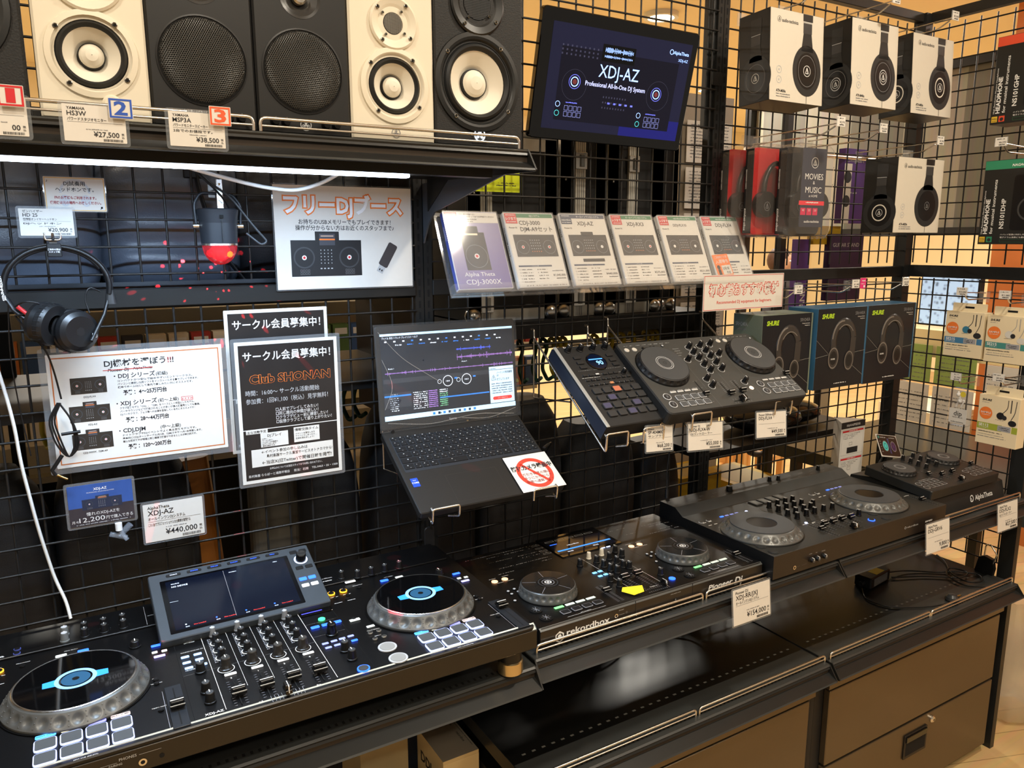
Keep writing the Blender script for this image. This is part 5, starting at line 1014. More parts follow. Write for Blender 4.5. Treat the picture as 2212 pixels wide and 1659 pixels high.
# ================================================================== headphone cartons
ink2 = M('photo_grey', (44, 45, 46), .4); cart = M('carton_white', (210, 204, 190), .5, noise=(80, .02)); cartb = M('carton_dark', (30, 30, 29), .4)
def logoA(b, x, y, r, z, m):
    b.disc(r, z, m, 28, x, y, r0=r*.9); a = r*.62
    for (p, q) in (((0, a), (-a*.7, -a*.7)), ((0, a), (a*.7, -a*.7)), ((-a*.7, -a*.7), (a*.7, -a*.7)), ((0, a), (a*.2, -a*.7))):
        dx, dy = q[0]-p[0], q[1]-p[1]; L = math.hypot(dx, dy); nx, ny = -dy/L*r*.06, dx/L*r*.06
        b.poly([(x+p[0]-nx, y+p[1]-ny), (x+q[0]-nx, y+q[1]-ny), (x+q[0]+nx, y+q[1]+ny), (x+p[0]+nx, y+p[1]+ny)], z+.0001, m)
def ear(b, x, y, rw, rh, z, style):
    """a printed picture of a headphone seen from its side"""
    b.disc(rh, z, ink2, 40, x, y, sx=rw/rh); b.poly([(x-rw*.42, y+rh*.75), (x+rw*.42, y+rh*.75), (x+rw*.28, y+rh*1.45), (x-rw*.28, y+rh*1.45)], z, ink2)
    b.poly([(x-rw*.30, y+rh*1.45), (x+rw*.30, y+rh*1.45), (x+rw*.30, y+rh*1.85), (x-rw*.30, y+rh*1.85)], z+.0002, M('photo_band', (62, 62, 63), .4)); b.rect(x-rw*.3, y+rh*1.87, x+rw*.3, y+rh*1.90, z+.0002, lgry); b.rect(x-rw*.32, y+rh*1.92, x+rw*.36, min(y+rh*2.6, H_), z, ink2)
    k = M('photo_deep', (28, 28, 29), .3); b.disc(rh*.72, z+.0002, k, 40, x, y, sx=rw/rh); 
    if style == 2: b.disc(rh*.45, z+.0004, M('photo_cream', (225, 220, 208), .5), 40, x, y, r0=rh*.39, sx=rw/rh)
    if style == 1: b.disc(rh*.32, z+.0004, lgry, 40, x, y, r0=rh*.28, sx=rw/rh)
    if style < 2: b.disc(rh*.62, z+.0003, gry, 40, x, y, r0=rh*.6, sx=rw/rh)
    logoA(b, x, y, rh*.2 if style else rh*.22, z+.0005, wht if style < 3 else gry); b.rect(x-.0008, 0.001, x+.0008, y-rh*.98, z, ink2)
H_ = .2
def carton(label, x, y, z, w_, h, dp, model, style, rx=0):
    global H_
    H_ = h-.001; t = thing('headphone_carton', label, 'box', (x, y, z), (rx, 0, 0), 'boxed headphones with a printed ear cup'); b = MB(); b.T = Matrix.Rotation(R(90), 4, 'X')
    b.slab(0, 0, -dp, w_, h, 0, cartb, .001, .0005, top=cart); b.rect(0, .001, .004, h-.001, .0002, M('carton_edge', (206, 198, 182), .5)); b.rect(w_-.004, .001, w_, h-.001, .0002, M('carton_edge', (206, 198, 182), .5)); zz = .0004
    logoA(b, w_*.16, h*.89, h*.032, zz, ink); b.text('audio-technica', w_*.21, h*.865, zz, h*.055, ink, 'L', .01, wid=w_*.30); b.text(model, w_*.12, h*.10, zz, h*.042, ink, 'L', .03, wid=w_*.18); b.fine(w_*.12, h*.072, w_*.38, zz, h*.014, gry, .9); b.fine(w_*.12, h*.045, w_*.38, zz, h*.014, gry, .9)
    for q in (.30, .19): b.disc(h*.042, zz, lgry, 20, w_*.17, h*q+.01, r0=h*.036); b.disc(h*.012, zz, lgry, 12, w_*.17, h*q+.01)
    ear(b, w_*.69, h*.37, w_*.27, h*.285, zz, style)
    b.T = Matrix(((0, 0, -1, -.0006), (-1, 0, 0, dp), (0, 1, 0, 0), (0, 0, 0, 1))); ear(b, dp*.55, h*.27, dp*.5, h*.25, 0, min(style, 2))
    b.T = Matrix.Identity(4); b.box(w_*.40, dp*.45, h, w_*.62, dp*.45+.001, h+.028, clearm('hang_tab', .35, (230, 228, 220)))
    b.build('printed_carton', t); return t
carton('boxed headphones leftmost in the top row, plain dark ear cup printed', 1.688, -.205, 2.022, .20, .22, .10, 'ATH-M30x', 0, -3)
carton('boxed headphones in the middle of the top row, thin ring round the cup logo', 1.977, -.224, 2.033, .20, .22, .10, 'ATH-M40x', 1, -3)
carton('boxed headphones right in the top row, thick cream ring round the cup', 2.266, -.212, 2.035, .20, .22, .10, 'ATH-M50x', 2, -3)
carton('boxed headphones in the second row, below and right of the plastic packs', 2.219, -.22, 1.697, .226, .214, .105, 'ATH-M20x', 3)
def hook(label, x, z, L, tagw=.036, tg=True, dark=False, grp='chrome product hooks with price tags', side=False, y0=0):
    t = thing('product_hook', label, 'hook', (x, y0, z), (0, 0, 90) if side else (0, 0, 0), grp)
    if side: t.rotation_euler = (0, 0, R(-90))
    b = MB(); b.tube([(0, .0, 0), (0, -L*.85, .0), (0, -L, .018)], .0022, chrome, 8, round_=.012); b.box(-.016, -.006, -.012, .016, -.0025, .022, clearm('hook_plate', .4)); b.build('hook', t)
    if tg:
        b = MB(); b.tube([(0, 0, .018), (0, -L-.012, .024)], .0018, chrome, 6); b.build('tag_arm', t)
        b = MB(); b.T = Matrix.Translation((-.018, -L-.014, .014)) @ Matrix.Rotation(R(90), 4, 'X'); b.slab(0, 0, 0, tagw, .026, .0015, clearm('tag_clear', .5), .002, .0003); b.rect(.002, .001, tagw-.002, .025, .0018, paper); b.fine(.004, .019, tagw-.008, .002, .003, ink, .7); b.text('¥12,800', tagw-.004, .009, .002, .007, ink, 'R') if tg is True else b.text(tg, tagw-.004, .009, .002, .007, ink, 'R'); b.fine(.012, .003, tagw-.006, .002, .004, ink, 1); b.build('price_tag', t)
    return t
hook('chrome hook of the leftmost top carton', 1.79, 2.262, .24, tg=False); hook('chrome hook and tag of the middle top carton', 2.08, 2.272, .25, tg='¥16,500'); hook('chrome hook and tag of the right top carton', 2.37, 2.272, .24, tg='¥23,800')
hook('chrome hook and tag above the plastic packs', 1.865, 1.945, .27, tg='¥2,970'); hook('chrome hook with a tag between the plastic packs and the second-row carton', 2.10, 1.95, .23, tg='¥16,500'); hook('chrome hook and tag above the second-row carton', 2.34, 1.93, .25, tg='¥7,700')
hook('chrome hook and tag above the left dark carton', 1.87, 1.515, .17, tg='¥9,680'); hook('chrome hook with a white and pink tag above the middle dark carton', 2.09, 1.525, .19, tg='¥11,440'); hook('chrome hook and tag above the right dark carton', 2.33, 1.525, .19, tg='¥20,680')
o = MB(); o.T = Matrix.Rotation(R(90), 4, 'X'); o.slab(0, 0, 0, .026, .030, .001, M('pink_tag', (216, 50, 120), .5), .002, .0002); o.fine(.004, .02, .022, .0013, .004, wht, .9); o.fine(.004, .012, .022, .0013, .003, wht, .8); o.disc(.004, .0013, wht, 12, .018, .006); tag(o.build('pink_tag', None, (2.108, -.2065, 1.538)), 'small pink tag on the hook above the middle dark carton', 'tag')

def dark_carton(label, x, y, z, w_, h, dp, model, edge, style):
    t = thing('headphone_carton', label, 'box', (x, y, z), (0, 0, 0), 'dark boxed headphones with a green brand name'); nb = M('carton_navy', (22, 24, 30), .35); b = MB(); b.T = Matrix.Rotation(R(90), 4, 'X')
    b.slab(0, 0, -dp, w_, h, 0, edge, .001, .0005, top=nb); b.rect(w_-.006, .001, w_, h-.001, .0003, edge); z_ = .0004; nm = M('neon_green', (178, 214, 50), .5)
    b.text('SHURE', w_*.08, h*.88, z_, h*.075, nm, 'L', .04, wid=w_*.24, shear=.15); b.text(model, w_*.94, h*.90, z_, h*.06, gry, 'R', 0, wid=w_*.2); b.text('Professional Studio', w_*.94, h*.87, z_, h*.018, wht, 'R'); b.text('Headphones', w_*.94, h*.845, z_, h*.018, wht, 'R')
    wl = M('carton_line', (130, 130, 126), .5)
    for p, q in (((0, .62), (.3, .40)), ((.7, .42), (1, .44)), ((0, .40), (.28, .43)), ((.68, .30), (.98, .12))): b.poly([(p[0]*w_, p[1]*h), (q[0]*w_, q[1]*h), (q[0]*w_, q[1]*h+.001), (p[0]*w_, p[1]*h+.001)], z_, wl)
    hb = M('photo_shell', (58, 54, 52), .35); hb2 = M('photo_hi', (120, 114, 108), .35); cx, cy = w_*.54, h*.5; P = []
    for k in range(13): a = R(200-15*k-(10 if style else 0)); P.append((cx+w_*.20*math.cos(a), cy+h*.08+h*.24*math.sin(a), z_))
    b.tube(P, .013, hb, 6, flat=.05); b.tube([(p[0]-.006, p[1]+.004, p[2]+.0005) for p in P[1:8]], .0022, hb2, 4, flat=.2); b.tube([(p[0]+.005, p[1]-.008, p[2]+.0005) for p in P[4:11]], .0015, hb2, 4, flat=.2); b.poly([(P[0][0]-.012, P[0][1]), (P[0][0]+.012, P[0][1]), (P[0][0]+.016, P[0][1]-.05), (P[0][0]-.014, P[0][1]-.05)], z_+.0003, hb); b.poly([(P[-1][0]-.012, P[-1][1]), (P[-1][0]+.012, P[-1][1]), (P[-1][0]+.010, P[-1][1]-.06), (P[-1][0]-.016, P[-1][1]-.06)], z_+.0003, hb)
    for q, rr_ in ((-.19, .15), (.13, .135)): b.disc(w_*rr_, z_+.0006, hb, 32, cx+w_*q, cy-h*.12-(h*.05 if q > 0 else 0), sx=.72); b.disc(w_*rr_*.92, z_+.0008, hb2, 32, cx+w_*q, cy-h*.12-(h*.05 if q > 0 else 0), r0=w_*rr_*.82, sx=.72); b.disc(w_*rr_*.6, z_+.0009, M('photo_deep', (28, 28, 29), .3), 24, cx+w_*q, cy-h*.12-(h*.05 if q > 0 else 0), sx=.72)
    b.text('SHURE', cx-w_*.20, cy-h*.14, z_+.0012, h*.026, wht, 'C', .02); b.fine(w_*.4, h*.05, w_*.65, z_, h*.014, wht, .9)
    b.T = Matrix(((0, 0, -1, -.0006), (-1, 0, 0, dp), (0, 1, 0, 0), (0, 0, 0, 1))); b.text(model, dp*.08, h*.86, 0, h*.065, lgry, 'L', 0, wid=dp*.42); b.fine(dp*.08, h*.81, dp*.5, 0, h*.02, gry)
    b.build('printed_carton', t)
ceg = M('edge_green', (108, 118, 104), .4); ceb = M('edge_blue', (50, 96, 130), .4)
dark_carton('dark boxed headphones left of three under the red-framed sign, grey-green side', 1.764, -.160, 1.236, .208, .236, .105, 'SRH240A', ceg, 0)
dark_carton('dark boxed headphones middle of three, blue side edge', 1.981, -.170, 1.243, .228, .238, .105, 'SRH440A', ceb, 1)
dark_carton('dark boxed headphones right of three, next to the corner post', 2.214, -.168, 1.240, .242, .241, .105, 'SRH840A', ceb, 2)

# clear plastic packs
def pack(label, x, y, z, red_):
    w_, h, dp = .165, .246, .062; t = thing('blister_pack', label, 'headphone pack', (x, y, z), group='clear plastic headphone packs hung one behind another')
    b = MB(); b.T = Matrix.Rotation(R(90), 4, 'X'); b.slab(0, 0, -dp, w_, h, 0, clearm('blister_clear', .16, (235, 225, 215), .05), .028, .012); b.slab(w_*.3, h-.004, -dp*.55, w_*.72, h+.030, -dp*.5, clearm('blister_clear', .16), .004, .0005); b.build('clear_shell', t)
    b = MB(); b.T = Matrix.Rotation(R(90), 4, 'X'); m = M('pack_red', (176, 26, 30), .4) if red_ else M('pack_black', (30, 30, 32), .3)
    b.slab(.006, .008, -dp+.006, w_-.008, h-.008, -dp*.62, m, .02, .002); b.slab(.002, .012, -dp+.004, .0045, h-.012, -dp*.5, M('pack_black', (30, 30, 32), .3), .0005, .0002)
    b.T = Matrix(((0, 0, -1, .0012), (-1, 0, 0, 0), (0, 1, 0, 0), (0, 0, 0, 1))) @ Matrix.Rotation(R(90), 4, 'Z')
    b.T = Matrix(((0, 0, -1, .0014), (0, -1, 0, dp-.008), (1, 0, 0, .02), (0, 0, 0, 1))); b.text('audio-technica', 0, 0, 0, .010, wht, 'L', .02); b.text('STEREO HEADPHONES', .11, 0, 0, .005, wht, 'L', .02); b.T = Matrix.Rotation(R(90), 4, 'X')
    b.build('backing_card', t)
    b = MB(); b.T = Matrix.Rotation(R(90), 4, 'X'); k = M('pack_phone', (16, 16, 17), .3); P = [(w_*.52+.048*math.cos(R(a)), h*.52+.07*math.sin(R(a)), -.022) for a in range(-10, 200, 15)]; b.tube(P, .007, k, 8); b.cyl(w_*.27, h*.36, -.036, -.014, .034, k, 28); b.cyl(w_*.78, h*.36, -.036, -.016, .034, k, 28); logoA(b, w_*.27, h*.34, .012, -.0135, gry); b.build('headphones', t)
    if not red_:
        b = MB(); b.T = Matrix.Rotation(R(90), 4, 'X'); b.slab(.034, .03, -.0085, w_-.036, h-.012, -.0065, M('sleeve_navy', (38, 44, 62), .3, noise=(30, .3)), .004, .0004); z_ = -.006; cx = w_/2
        logoA(b, cx, h*.80, .014, z_, wht); b.text('MOVIES', cx, h*.625, z_, .022, wht, 'C', 0, wid=.072); b.text('&', cx, h*.575, z_, .012, wht, 'C'); b.text('MUSIC', cx, h*.485, z_, .022, wht, 'C', 0, wid=.064); b.text('at HOME', cx, h*.44, z_, .009, wht, 'C')
        b.rect(.028, h*.355, w_-.036, h*.40, z_, M('band_red', (220, 40, 60), .4)); b.fine(.055, h*.375, .105, z_+.0003, .004, wht)
        for k in range(3): b.rect(.036+.024*k, h*.25, .056+.024*k, h*.325, z_, M('band_pink', (200, 30, 80), .4)); b.text(('40', '53', '3.0')[k], .046+.024*k, h*.29, z_+.0003, .008, wht, 'C')
        b.text('audio-technica', cx, h*.17, z_, .009, wht, 'C', .01, wid=.06); b.build('printed_sleeve', t)
pack('red-backed clear headphone pack at the back of the three', 1.712, -.085, 1.683, True)
pack('red-backed clear headphone pack in the middle of the three', 1.735, -.152, 1.682, True)
pack('clear headphone pack with a movies and music sleeve, front of the three', 1.786, -.219, 1.680, False)

# tall black boxes on the end grid
def tall(label, y, z, model, head, hc, sub):
    t = thing('headphone_box', label, 'box', (2.50, y, z), (0, 0, -90), 'tall black headphone boxes on the end grid'); w_, h, dp = .175, .24, .09; b = MB(); b.T = Matrix.Rotation(R(90), 4, 'X')
    b.slab(0, 0, -dp, w_, h, 0, M('box_black', (27, 27, 26), .45), .001, .0005); z_ = .0003; b.rect(.001, h-.026, w_-.001, h-.001, z_, hc); b.text('NAGAOKA × SHIMAMURA', .075, h-.020, z_+.0002, .010, wht, 'L', .02, shear=.15)
    b.T = b.T @ Matrix.Rotation(R(90), 4, 'Z'); b.text('High Resolution Monitor Headphone', .03, -.010, z_, .0055, wht, 'L', 0, wid=.125); b.text('HEADPHONE', .03, -.024, z_, .016, wht, 'L', .03, wid=.10); b.text('for musical instruments', .03, -.039, z_, .012, wht, 'L', .01, wid=.155); b.text(model, .045, -.068, z_, .017, wht, 'L', .02, wid=.085)
    b.T = Matrix.Rotation(R(90), 4, 'X'); b.rect(.004, .006, .020, .022, z_, M('hires_gold', (206, 170, 50), .4)); b.text('Hi-Res', .012, .014, z_+.0002, .005, ink, 'C', .02); b.text('AUDIO', .012, .008, z_+.0002, .004, ink, 'C'); b.rect(.024, .006, .040, .022, z_, hc); b.disc(.005, z_+.0003, ink, 16, .032, .013); b.poly(b.rr(.085, .04, w_+.02 if False else w_-.002, h-.045, .01), z_, M('box_photo', (14, 14, 15), .3)); b.disc(.034, z_+.0003, M('photo_hi2', (60, 60, 60), .3), 40, .135, .10, r0=.029); b.text('ハイレゾ音源に対応したモニター', .062, .026, z_, .005, wht, 'L', 0, wid=.09); b.text('電子ドラム演奏にも最適', .062, .018, z_, .005, wht, 'L', 0, wid=.07); b.frame(.062, .006, .14, .014, .0004, z_, green); b.build('printed_box', t)
tall('tall black headphone box with an orange-red band, upper one on the end grid', -.311, 2.005, 'NS101GHP', '', M('band_orange', (206, 74, 46), .5), '')
tall('tall black headphone box with a green band, lower one on the end grid', -.313, 1.663, 'NS101DHP', '', M('band_green', (44, 130, 96), .5), '')
hook('chrome hook and tag between the two tall black boxes', 2.655, 1.925, .16, tg='¥6,590', side=True, y0=-.36)
# in-ear boxes
def inear(label, y, z, x, model, bc, kind, h=.142):
    t = thing('earphone_box', label, 'box', (x, y, z), (0, 0, -90), 'cream in-ear monitor boxes'); w_, dp = .118, .045; b = MB(); b.T = Matrix.Rotation(R(90), 4, 'X'); bx = M('earbox_cream', (222, 208, 176), .5)
    b.slab(0, 0, -dp, w_, h, 0, bx, .001, .0005); b.slab(.006, h, -dp*.5-.001, w_-.006, h+.026, -dp*.5, bx, .003, .0002); b.rect(w_*.38, h+.010, w_*.62, h+.016, -dp*.5+.0005, hole); z_ = .0003
    b.text('SHURE', w_*.08, h*.88, z_, .0085, ink, 'L', .04, shear=.15, wid=.028); b.fine(w_*.08, h*.84, w_*.26, z_, .0018, gry)
    b.rect(.001, h*.30, w_*.62, h*.43, z_, bc); b.text(model, w_*.05, h*.355, z_+.0002, .012, wht, 'L', .02); b.fine(w_*.05, h*.325, w_*.3, z_+.0002, .002, wht); b.rect(w_*.52, h*.31, w_*.84, h*.42, z_+.0001, M('band_grey', (150, 152, 158), .5)); b.fine(w_*.56, h*.37, w_*.8, z_+.0003, .003, ink); b.fine(w_*.56, h*.335, w_*.8, z_+.0003, .003, ink); b.rect(w_*.86, h*.30, w_-.0005, h*.43, z_, bc)
    b.fine(w_*.05, h*.24, w_*.65, z_, .0035, ink, .9); b.fine(w_*.05, h*.19, w_*.7, z_, .002, gry, .8); b.fine(w_*.05, h*.14, w_*.75, z_, .003, gry, .8)
    b.disc(.019, z_+.0003, M('sample_orange', (226, 120, 50), .5), 32, w_*.2, h*.63); b.text('SAMPLE', w_*.2, h*.625, z_+.0006, .008, wht, 'C', .01, wid=.03); b.fine(w_*.09, h*.59, w_*.31, z_+.0006, .0018, wht)
    c1 = {'b': M('ear_blue', (60, 120, 150), .3), 'w': M('ear_clear', (205, 205, 200), .3), 'k': M('ear_black', (36, 36, 38), .3)}[kind]; cb = M('ear_cable', (70, 66, 62), .5) if kind != 'w' else M('ear_cable_w', (170, 166, 158), .5)
    b.tube([(w_*.72, h*.95, z_), (w_*.72, h*.78, z_), (w_*.62, h*.68, z_), (w_*.56, h*.66, z_)], .0011, cb, 4, flat=.2, round_=.01); b.tube([(w_*.92, h*.95, z_), (w_*.90, h*.7, z_), (w_*.82, h*.56, z_)], .0011, cb, 4, flat=.2, round_=.01); b.tube([(w_*.80, h*.96, z_), (w_*.80, h*.7, z_)], .0016, cb, 4, flat=.2)
    b.disc(.011, z_+.0004, c1, 24, w_*.56, h*.615); b.disc(.007, z_+.0006, ink, 20, w_*.66, h*.59); b.disc(.009, z_+.0004, c1 if kind != 'b' else ink, 20, w_*.86, h*.50, sx=1.3); b.fine(w_*.45, h*.52, w_*.65, z_, .002, gry); b.build('printed_box', t)
inear('cream earphone box with a blue band, left of the upper two', -.214, 1.312, 2.55, 'SE215', M('ear_band_blue', (66, 120, 160), .5), 'b')
inear('cream earphone box with a teal band, right of the upper two', -.341, 1.309, 2.55, 'SE215', M('ear_band_teal', (66, 134, 130), .5), 'w')
inear('cream earphone box with a green band, the lower one', -.354, 1.058, 2.53, 'SE112', M('ear_band_green', (150, 162, 56), .5), 'k', .152)
t = thing('earphone_pack', 'small clear pack of white earphones left of the lower cream box', 'earphone pack', (2.57, -.236, 1.085), (0, 0, -90)); b = MB(); b.T = Matrix.Rotation(R(90), 4, 'X'); b.slab(0, 0, -.03, .07, .122, 0, clearm('blister_clear', .16), .012, .006); b.build('clear_shell', t)
b = MB(); b.T = Matrix.Rotation(R(90), 4, 'X'); b.slab(.006, .008, -.004, .062, .056, -.003, paper, .002, .0003); b.text('dip', .034, .033, -.0026, .022, ink, 'C'); b.text('NEON COLOR', .034, .026, -.0026, .005, ink, 'C'); b.text('audio-technica', .034, .011, -.0026, .0055, ink, 'C', .01, wid=.04); b.disc(.009, -.0005, M('round_yellow', (225, 205, 40), .4), 20, .046, .105); b.build('insert_card', t)
b = MB(); b.T = Matrix.Rotation(R(90), 4, 'X'); b.tube([(.02, .06, -.015), (.03, .09, -.015), (.022, .11, -.015)], .003, wht, 8, round_=.01); b.sph(.032, .080, -.013, .008, wht, 12); b.sph(.025, .100, -.013, .007, wht, 12); b.tube([(.035, .06, -.015), (.045, .085, -.015), (.032, .080, -.013)], .0025, wht, 8, round_=.01); b.build('earphones', t)
hook('hook and tag above the blue-banded earphone box', 2.655, 1.492, .12, tg='¥15,840', side=True, y0=-.272); hook('hook and tag above the teal-banded earphone box', 2.655, 1.489, .12, tg='¥11,880', side=True, y0=-.398)
hook('hook and tag above the small clear earphone pack', 2.655, 1.222, .10, tg='¥1,760', side=True, y0=-.27); hook('hook and tag above the green-banded earphone box', 2.655, 1.243, .13, tg='¥9,900', side=True, y0=-.412)

# ================================================================== hanging headphones, party light, cables
def hk(b, x, z, L=.05): b.tube([(x, 0, z), (x, -L, z), (x, -L-.006, z+.01)], .0022, chrome, 8, round_=.006); b.box(x-.006, -.004, z-.012, x+.006, -.001, z+.012, steel)
t = thing('headphones', 'black on-ear headphones hanging by their band from a hook, left', 'headphones', (.112, -.095, 1.60))
b = MB(); P = [(.077*math.cos(R(a)), .004, .067*math.sin(R(a))) for a in range(-12, 193, 8)]
b.tube(P, .0135, blk, 10, flat=.36); b.tube([(p[0]*1.045, p[1]-.002, p[2]*1.045) for p in P], .0022, M('band_cable', (40, 42, 46), .4), 6); b.tube([(p[0]*.955, p[1], p[2]*.955) for p in P[5:-5]], .0085, M('band_pad', (24, 25, 27), .6), 10, flat=.45)
b.T = Matrix.Translation((-.080, -.0065, .0)) @ Matrix.Rotation(R(90), 4, 'X') @ Matrix.Rotation(R(96), 4, 'Z'); b.text('SENNHEISER', 0, -.003, .002, .007, wht, 'C', .02, wid=.04); b.build('headband', t)
b = MB(); b.tube([(-.076, .004, -.016), (-.066, -.002, -.036), (-.052, -.008, -.05)], .006, blk, 8, flat=.6); b.tube([(-.061, -.012, -.030), (-.047, -.014, -.044)], .0035, M('red_connector', (190, 40, 44), .4), 8); b.build('yoke', t); b = MB(); b.tube([(.076, .004, -.014), (.064, -.008, -.05), (.040, -.030, -.092)], .005, blk, 8, flat=.6); b.cyl(.077, .002, -.032, -.008, .010, M('pivot_black', (38, 38, 38), .35), 20, r1=.006); b.build('yoke', t)
def cup(name, x, y, z, rz, rx, r, th, pad):
    b = MB(); b.lathe([(r*.2, 0), (r*.72, .001), (r*.93, -.004), (r, -.012), (r*.97, -.020)], M('cup_shell', (20, 20, 21), .32), 36); b.disc(r*.2, 0, blk, 16)
    b.lathe([(r*.97, -.020), (r*1.03, -.022), (r*1.04, -.030), (r*.95, -.036), (r*.5, -.037)], M('cup_pad', (18, 18, 19), .42), 36)
    for k in range(28): a = 2*PI*k/28; b.tube([(r*1.035*math.cos(a), r*1.035*math.sin(a), -.022), (r*1.045*math.cos(a+.05), r*1.045*math.sin(a+.05), -.034)], .0004, hole, 4)
    if pad: b.box(r*.45, -r*.35, -.002, r*.72, -r*.1, .003, blk); b.frame(r*.47, -r*.33, r*.70, -r*.12, .0006, .0032, wht); b.text('S', r*.585, -r*.29, .0033, r*.2, wht, 'C', .02)
    o = b.build(name, t, (x, y, z)); o.rotation_mode = 'XYZ'; o.rotation_euler = (R(rx), 0, R(rz))
cup('ear_cup', .026, -.028, -.075, 28, 90, .036, .03, True); cup('ear_cup', -.038, -.006, -.055, -128, 78, .035, .03, False)
b = MB(); b.tube([(-.065, -.012, -.03), (-.05, -.03, -.02), (-.025, -.03, -.025), (-.04, -.02, -.04), (-.066, -.008, -.045)], .0013, blk, 6, round_=.012); b.tube([(.062, -.006, -.01), (.045, -.012, .0), (.036, -.012, -.02), (.042, -.016, -.045)], .0013, blk, 6, round_=.012)
b.tube([(-.066, -.006, -.045), (-.05, .0, -.075), (-.028, .035, -.11), (-.020, .045, -.15), (-.014, .045, -.20)], .0016, blk, 6, round_=.03)
for k in range(3): b.tube([(-.020+.002*k, .038-.002*k, -.205), (-.038+.004*k, .036, -.235), (-.030+.005*k, .036, -.28), (-.012, .038, -.31), (.008-.004*k, .036, -.285), (.0, .036, -.24), (-.018, .04, -.206)], .0018, blk, 6, round_=.02)
b.tube([(-.02, .035, -.262), (.01, .033, -.260)], .003, blk, 6); b.tube([(-.022, .036, -.30), (-.040, .034, -.325), (-.035, .034, -.335)], .0035, blk, 8); b.tube([(-.036, .034, -.333), (-.018, .034, -.345)], .0020, M('jack_gold', (215, 180, 110), .2, 1), 8); b.tube([(-.075, .02, -.03), (-.083, .05, -.12), (-.078, .06, -.22), (-.070, .06, -.30)], .0012, blk, 6, round_=.04); b.build('cable', t)
t = thing('headphone_hook', 'chrome hook with a small black security tag holding the trial headphones', 'hook', (.112, 0, 1.678)); b = MB(); hk(b, 0, 0, .095); b.build('hook', t); b = MB(); b.tube([(-.012, -.04, .012), (-.012, -.04, 0), (.012, -.04, 0), (.012, -.04, .012)], .002, chrome, 6, round_=.004); b.build('clip', t); b = MB(); b.slab(-.011, -.112, -.028, .011, -.104, -.006, blk, .003, .001); b.T = Matrix.Translation((0, -.1125, -.02)) @ Matrix.Rotation(R(90), 4, 'X'); b.text('ご用命の際は', 0, .003, 0, .0032, wht, 'C'); b.text('スタッフ迄', 0, -.001, 0, .0032, wht, 'C'); b.build('security_tag', t)
# party light
t = thing('party_light', 'black party light with a glowing red faceted dome, hanging by a bracket', 'party light', (.378, -.085, 1.628)); pb = M('lamp_body', (34, 38, 44), .4)
b = MB(); b.lathe([(.031, .040), (.032, .043), (.0335, .08), (.036, .098), (.037, .104), (.034, .106)], pb, 40); b.disc(.034, .106, pb, 32); b.lathe([(.0325, .0395), (.0322, .043)], chrome, 40); b.box(-.003, -.038, .088, .003, -.034, .094, hole); b.box(-.0004, -.0357, .045, .0004, -.033, .085, blk); b.build('body', t)
b = MB(); dm = M('dome_red', (250, 110, 120), .12, trans=.9, emit=.12, ecol=(255, 40, 60), spec=.6); n = 20
rows = []
for j in range(8):
    a = R(-90+90*j/7.0); rows.append([(.0310*math.cos(a)*math.cos(2*PI*(i+.5*(j % 2))/n)*(1 if j else .01), .0310*math.cos(a)*math.sin(2*PI*(i+.5*(j % 2))/n)*(1 if j else .01), .040+.036*math.sin(a)) for i in range(n)])
for j in range(7):
    for i in range(n):
        A, B_, C_, D_ = rows[j][i], rows[j][(i+1) % n], rows[j+1][(i+1) % n], rows[j+1][i]
        if j % 2 == 0: b.add([A, B_, D_], [(0, 1, 2)], dm); b.add([B_, C_, D_], [(0, 1, 2)], dm)
        else: b.add([A, C_, D_], [(0, 1, 2)], dm); b.add([A, B_, C_], [(0, 1, 2)], dm)
b.build('dome', t)
b = MB(); b.sph(0, 0, .030, .012, E('lamp_core', (255, 20, 20), 3), 12); b.sph(.012, -.006, .026, .005, E('lamp_core2', (255, 130, 30), 4), 8); b.sph(-.012, .0, .028, .006, E('lamp_core', (255, 20, 20), 3), 8); b.build('lamp', t)
b = MB(); b.tube([(-.038, 0, .075), (-.040, 0, .115), (-.028, 0, .134), (.028, 0, .132), (.042, 0, .112), (.039, 0, .070)], .0026, pb, 8, round_=.008); b.cyl(0, 0, 0, 0, .001, pb, 6)
for s_ in (-1, 1): b.tube([(s_*.034, 0, .075), (s_*.044, 0, .075)], .005, chrome, 10)
b.build('bracket', t)
l = bpy.data.lights.new('party_beams', 'SPOT'); l.energy = 26; l.color = (1, .03, .04); l.spot_size = R(150); l.shadow_soft_size = .001; l.use_nodes = True; nt = l.node_tree; em = nt.nodes['Emission']   # the lens breaks the lamp into red patches
ge = nt.nodes.new('ShaderNodeTexCoord'); vo = nt.nodes.new('ShaderNodeTexVoronoi'); vo.inputs['Scale'].default_value = 7.5; vo.inputs['Randomness'].default_value = .9; cr = nt.nodes.new('ShaderNodeMath'); cr.operation = 'LESS_THAN'; cr.inputs[1].default_value = .16
nt.links.new(ge.outputs['Normal'], vo.inputs['Vector']); nt.links.new(vo.outputs['Distance'], cr.inputs[0]); nt.links.new(cr.outputs[0], em.inputs['Strength'])
o = bpy.data.objects.new('party_beams', l); C.objects.link(o); o.location = (.378, -.085, 1.622); o.rotation_euler = (R(35), 0, 0)
t = thing('lamp_hook', 'chrome hook above the party light', 'hook', (.384, 0, 1.775)); b = MB(); hk(b, 0, -.005, .082); b.slab(-.006, -.088, -.045, .006, -.084, .012, chrome, .002, .0005); b.build('hook', t)
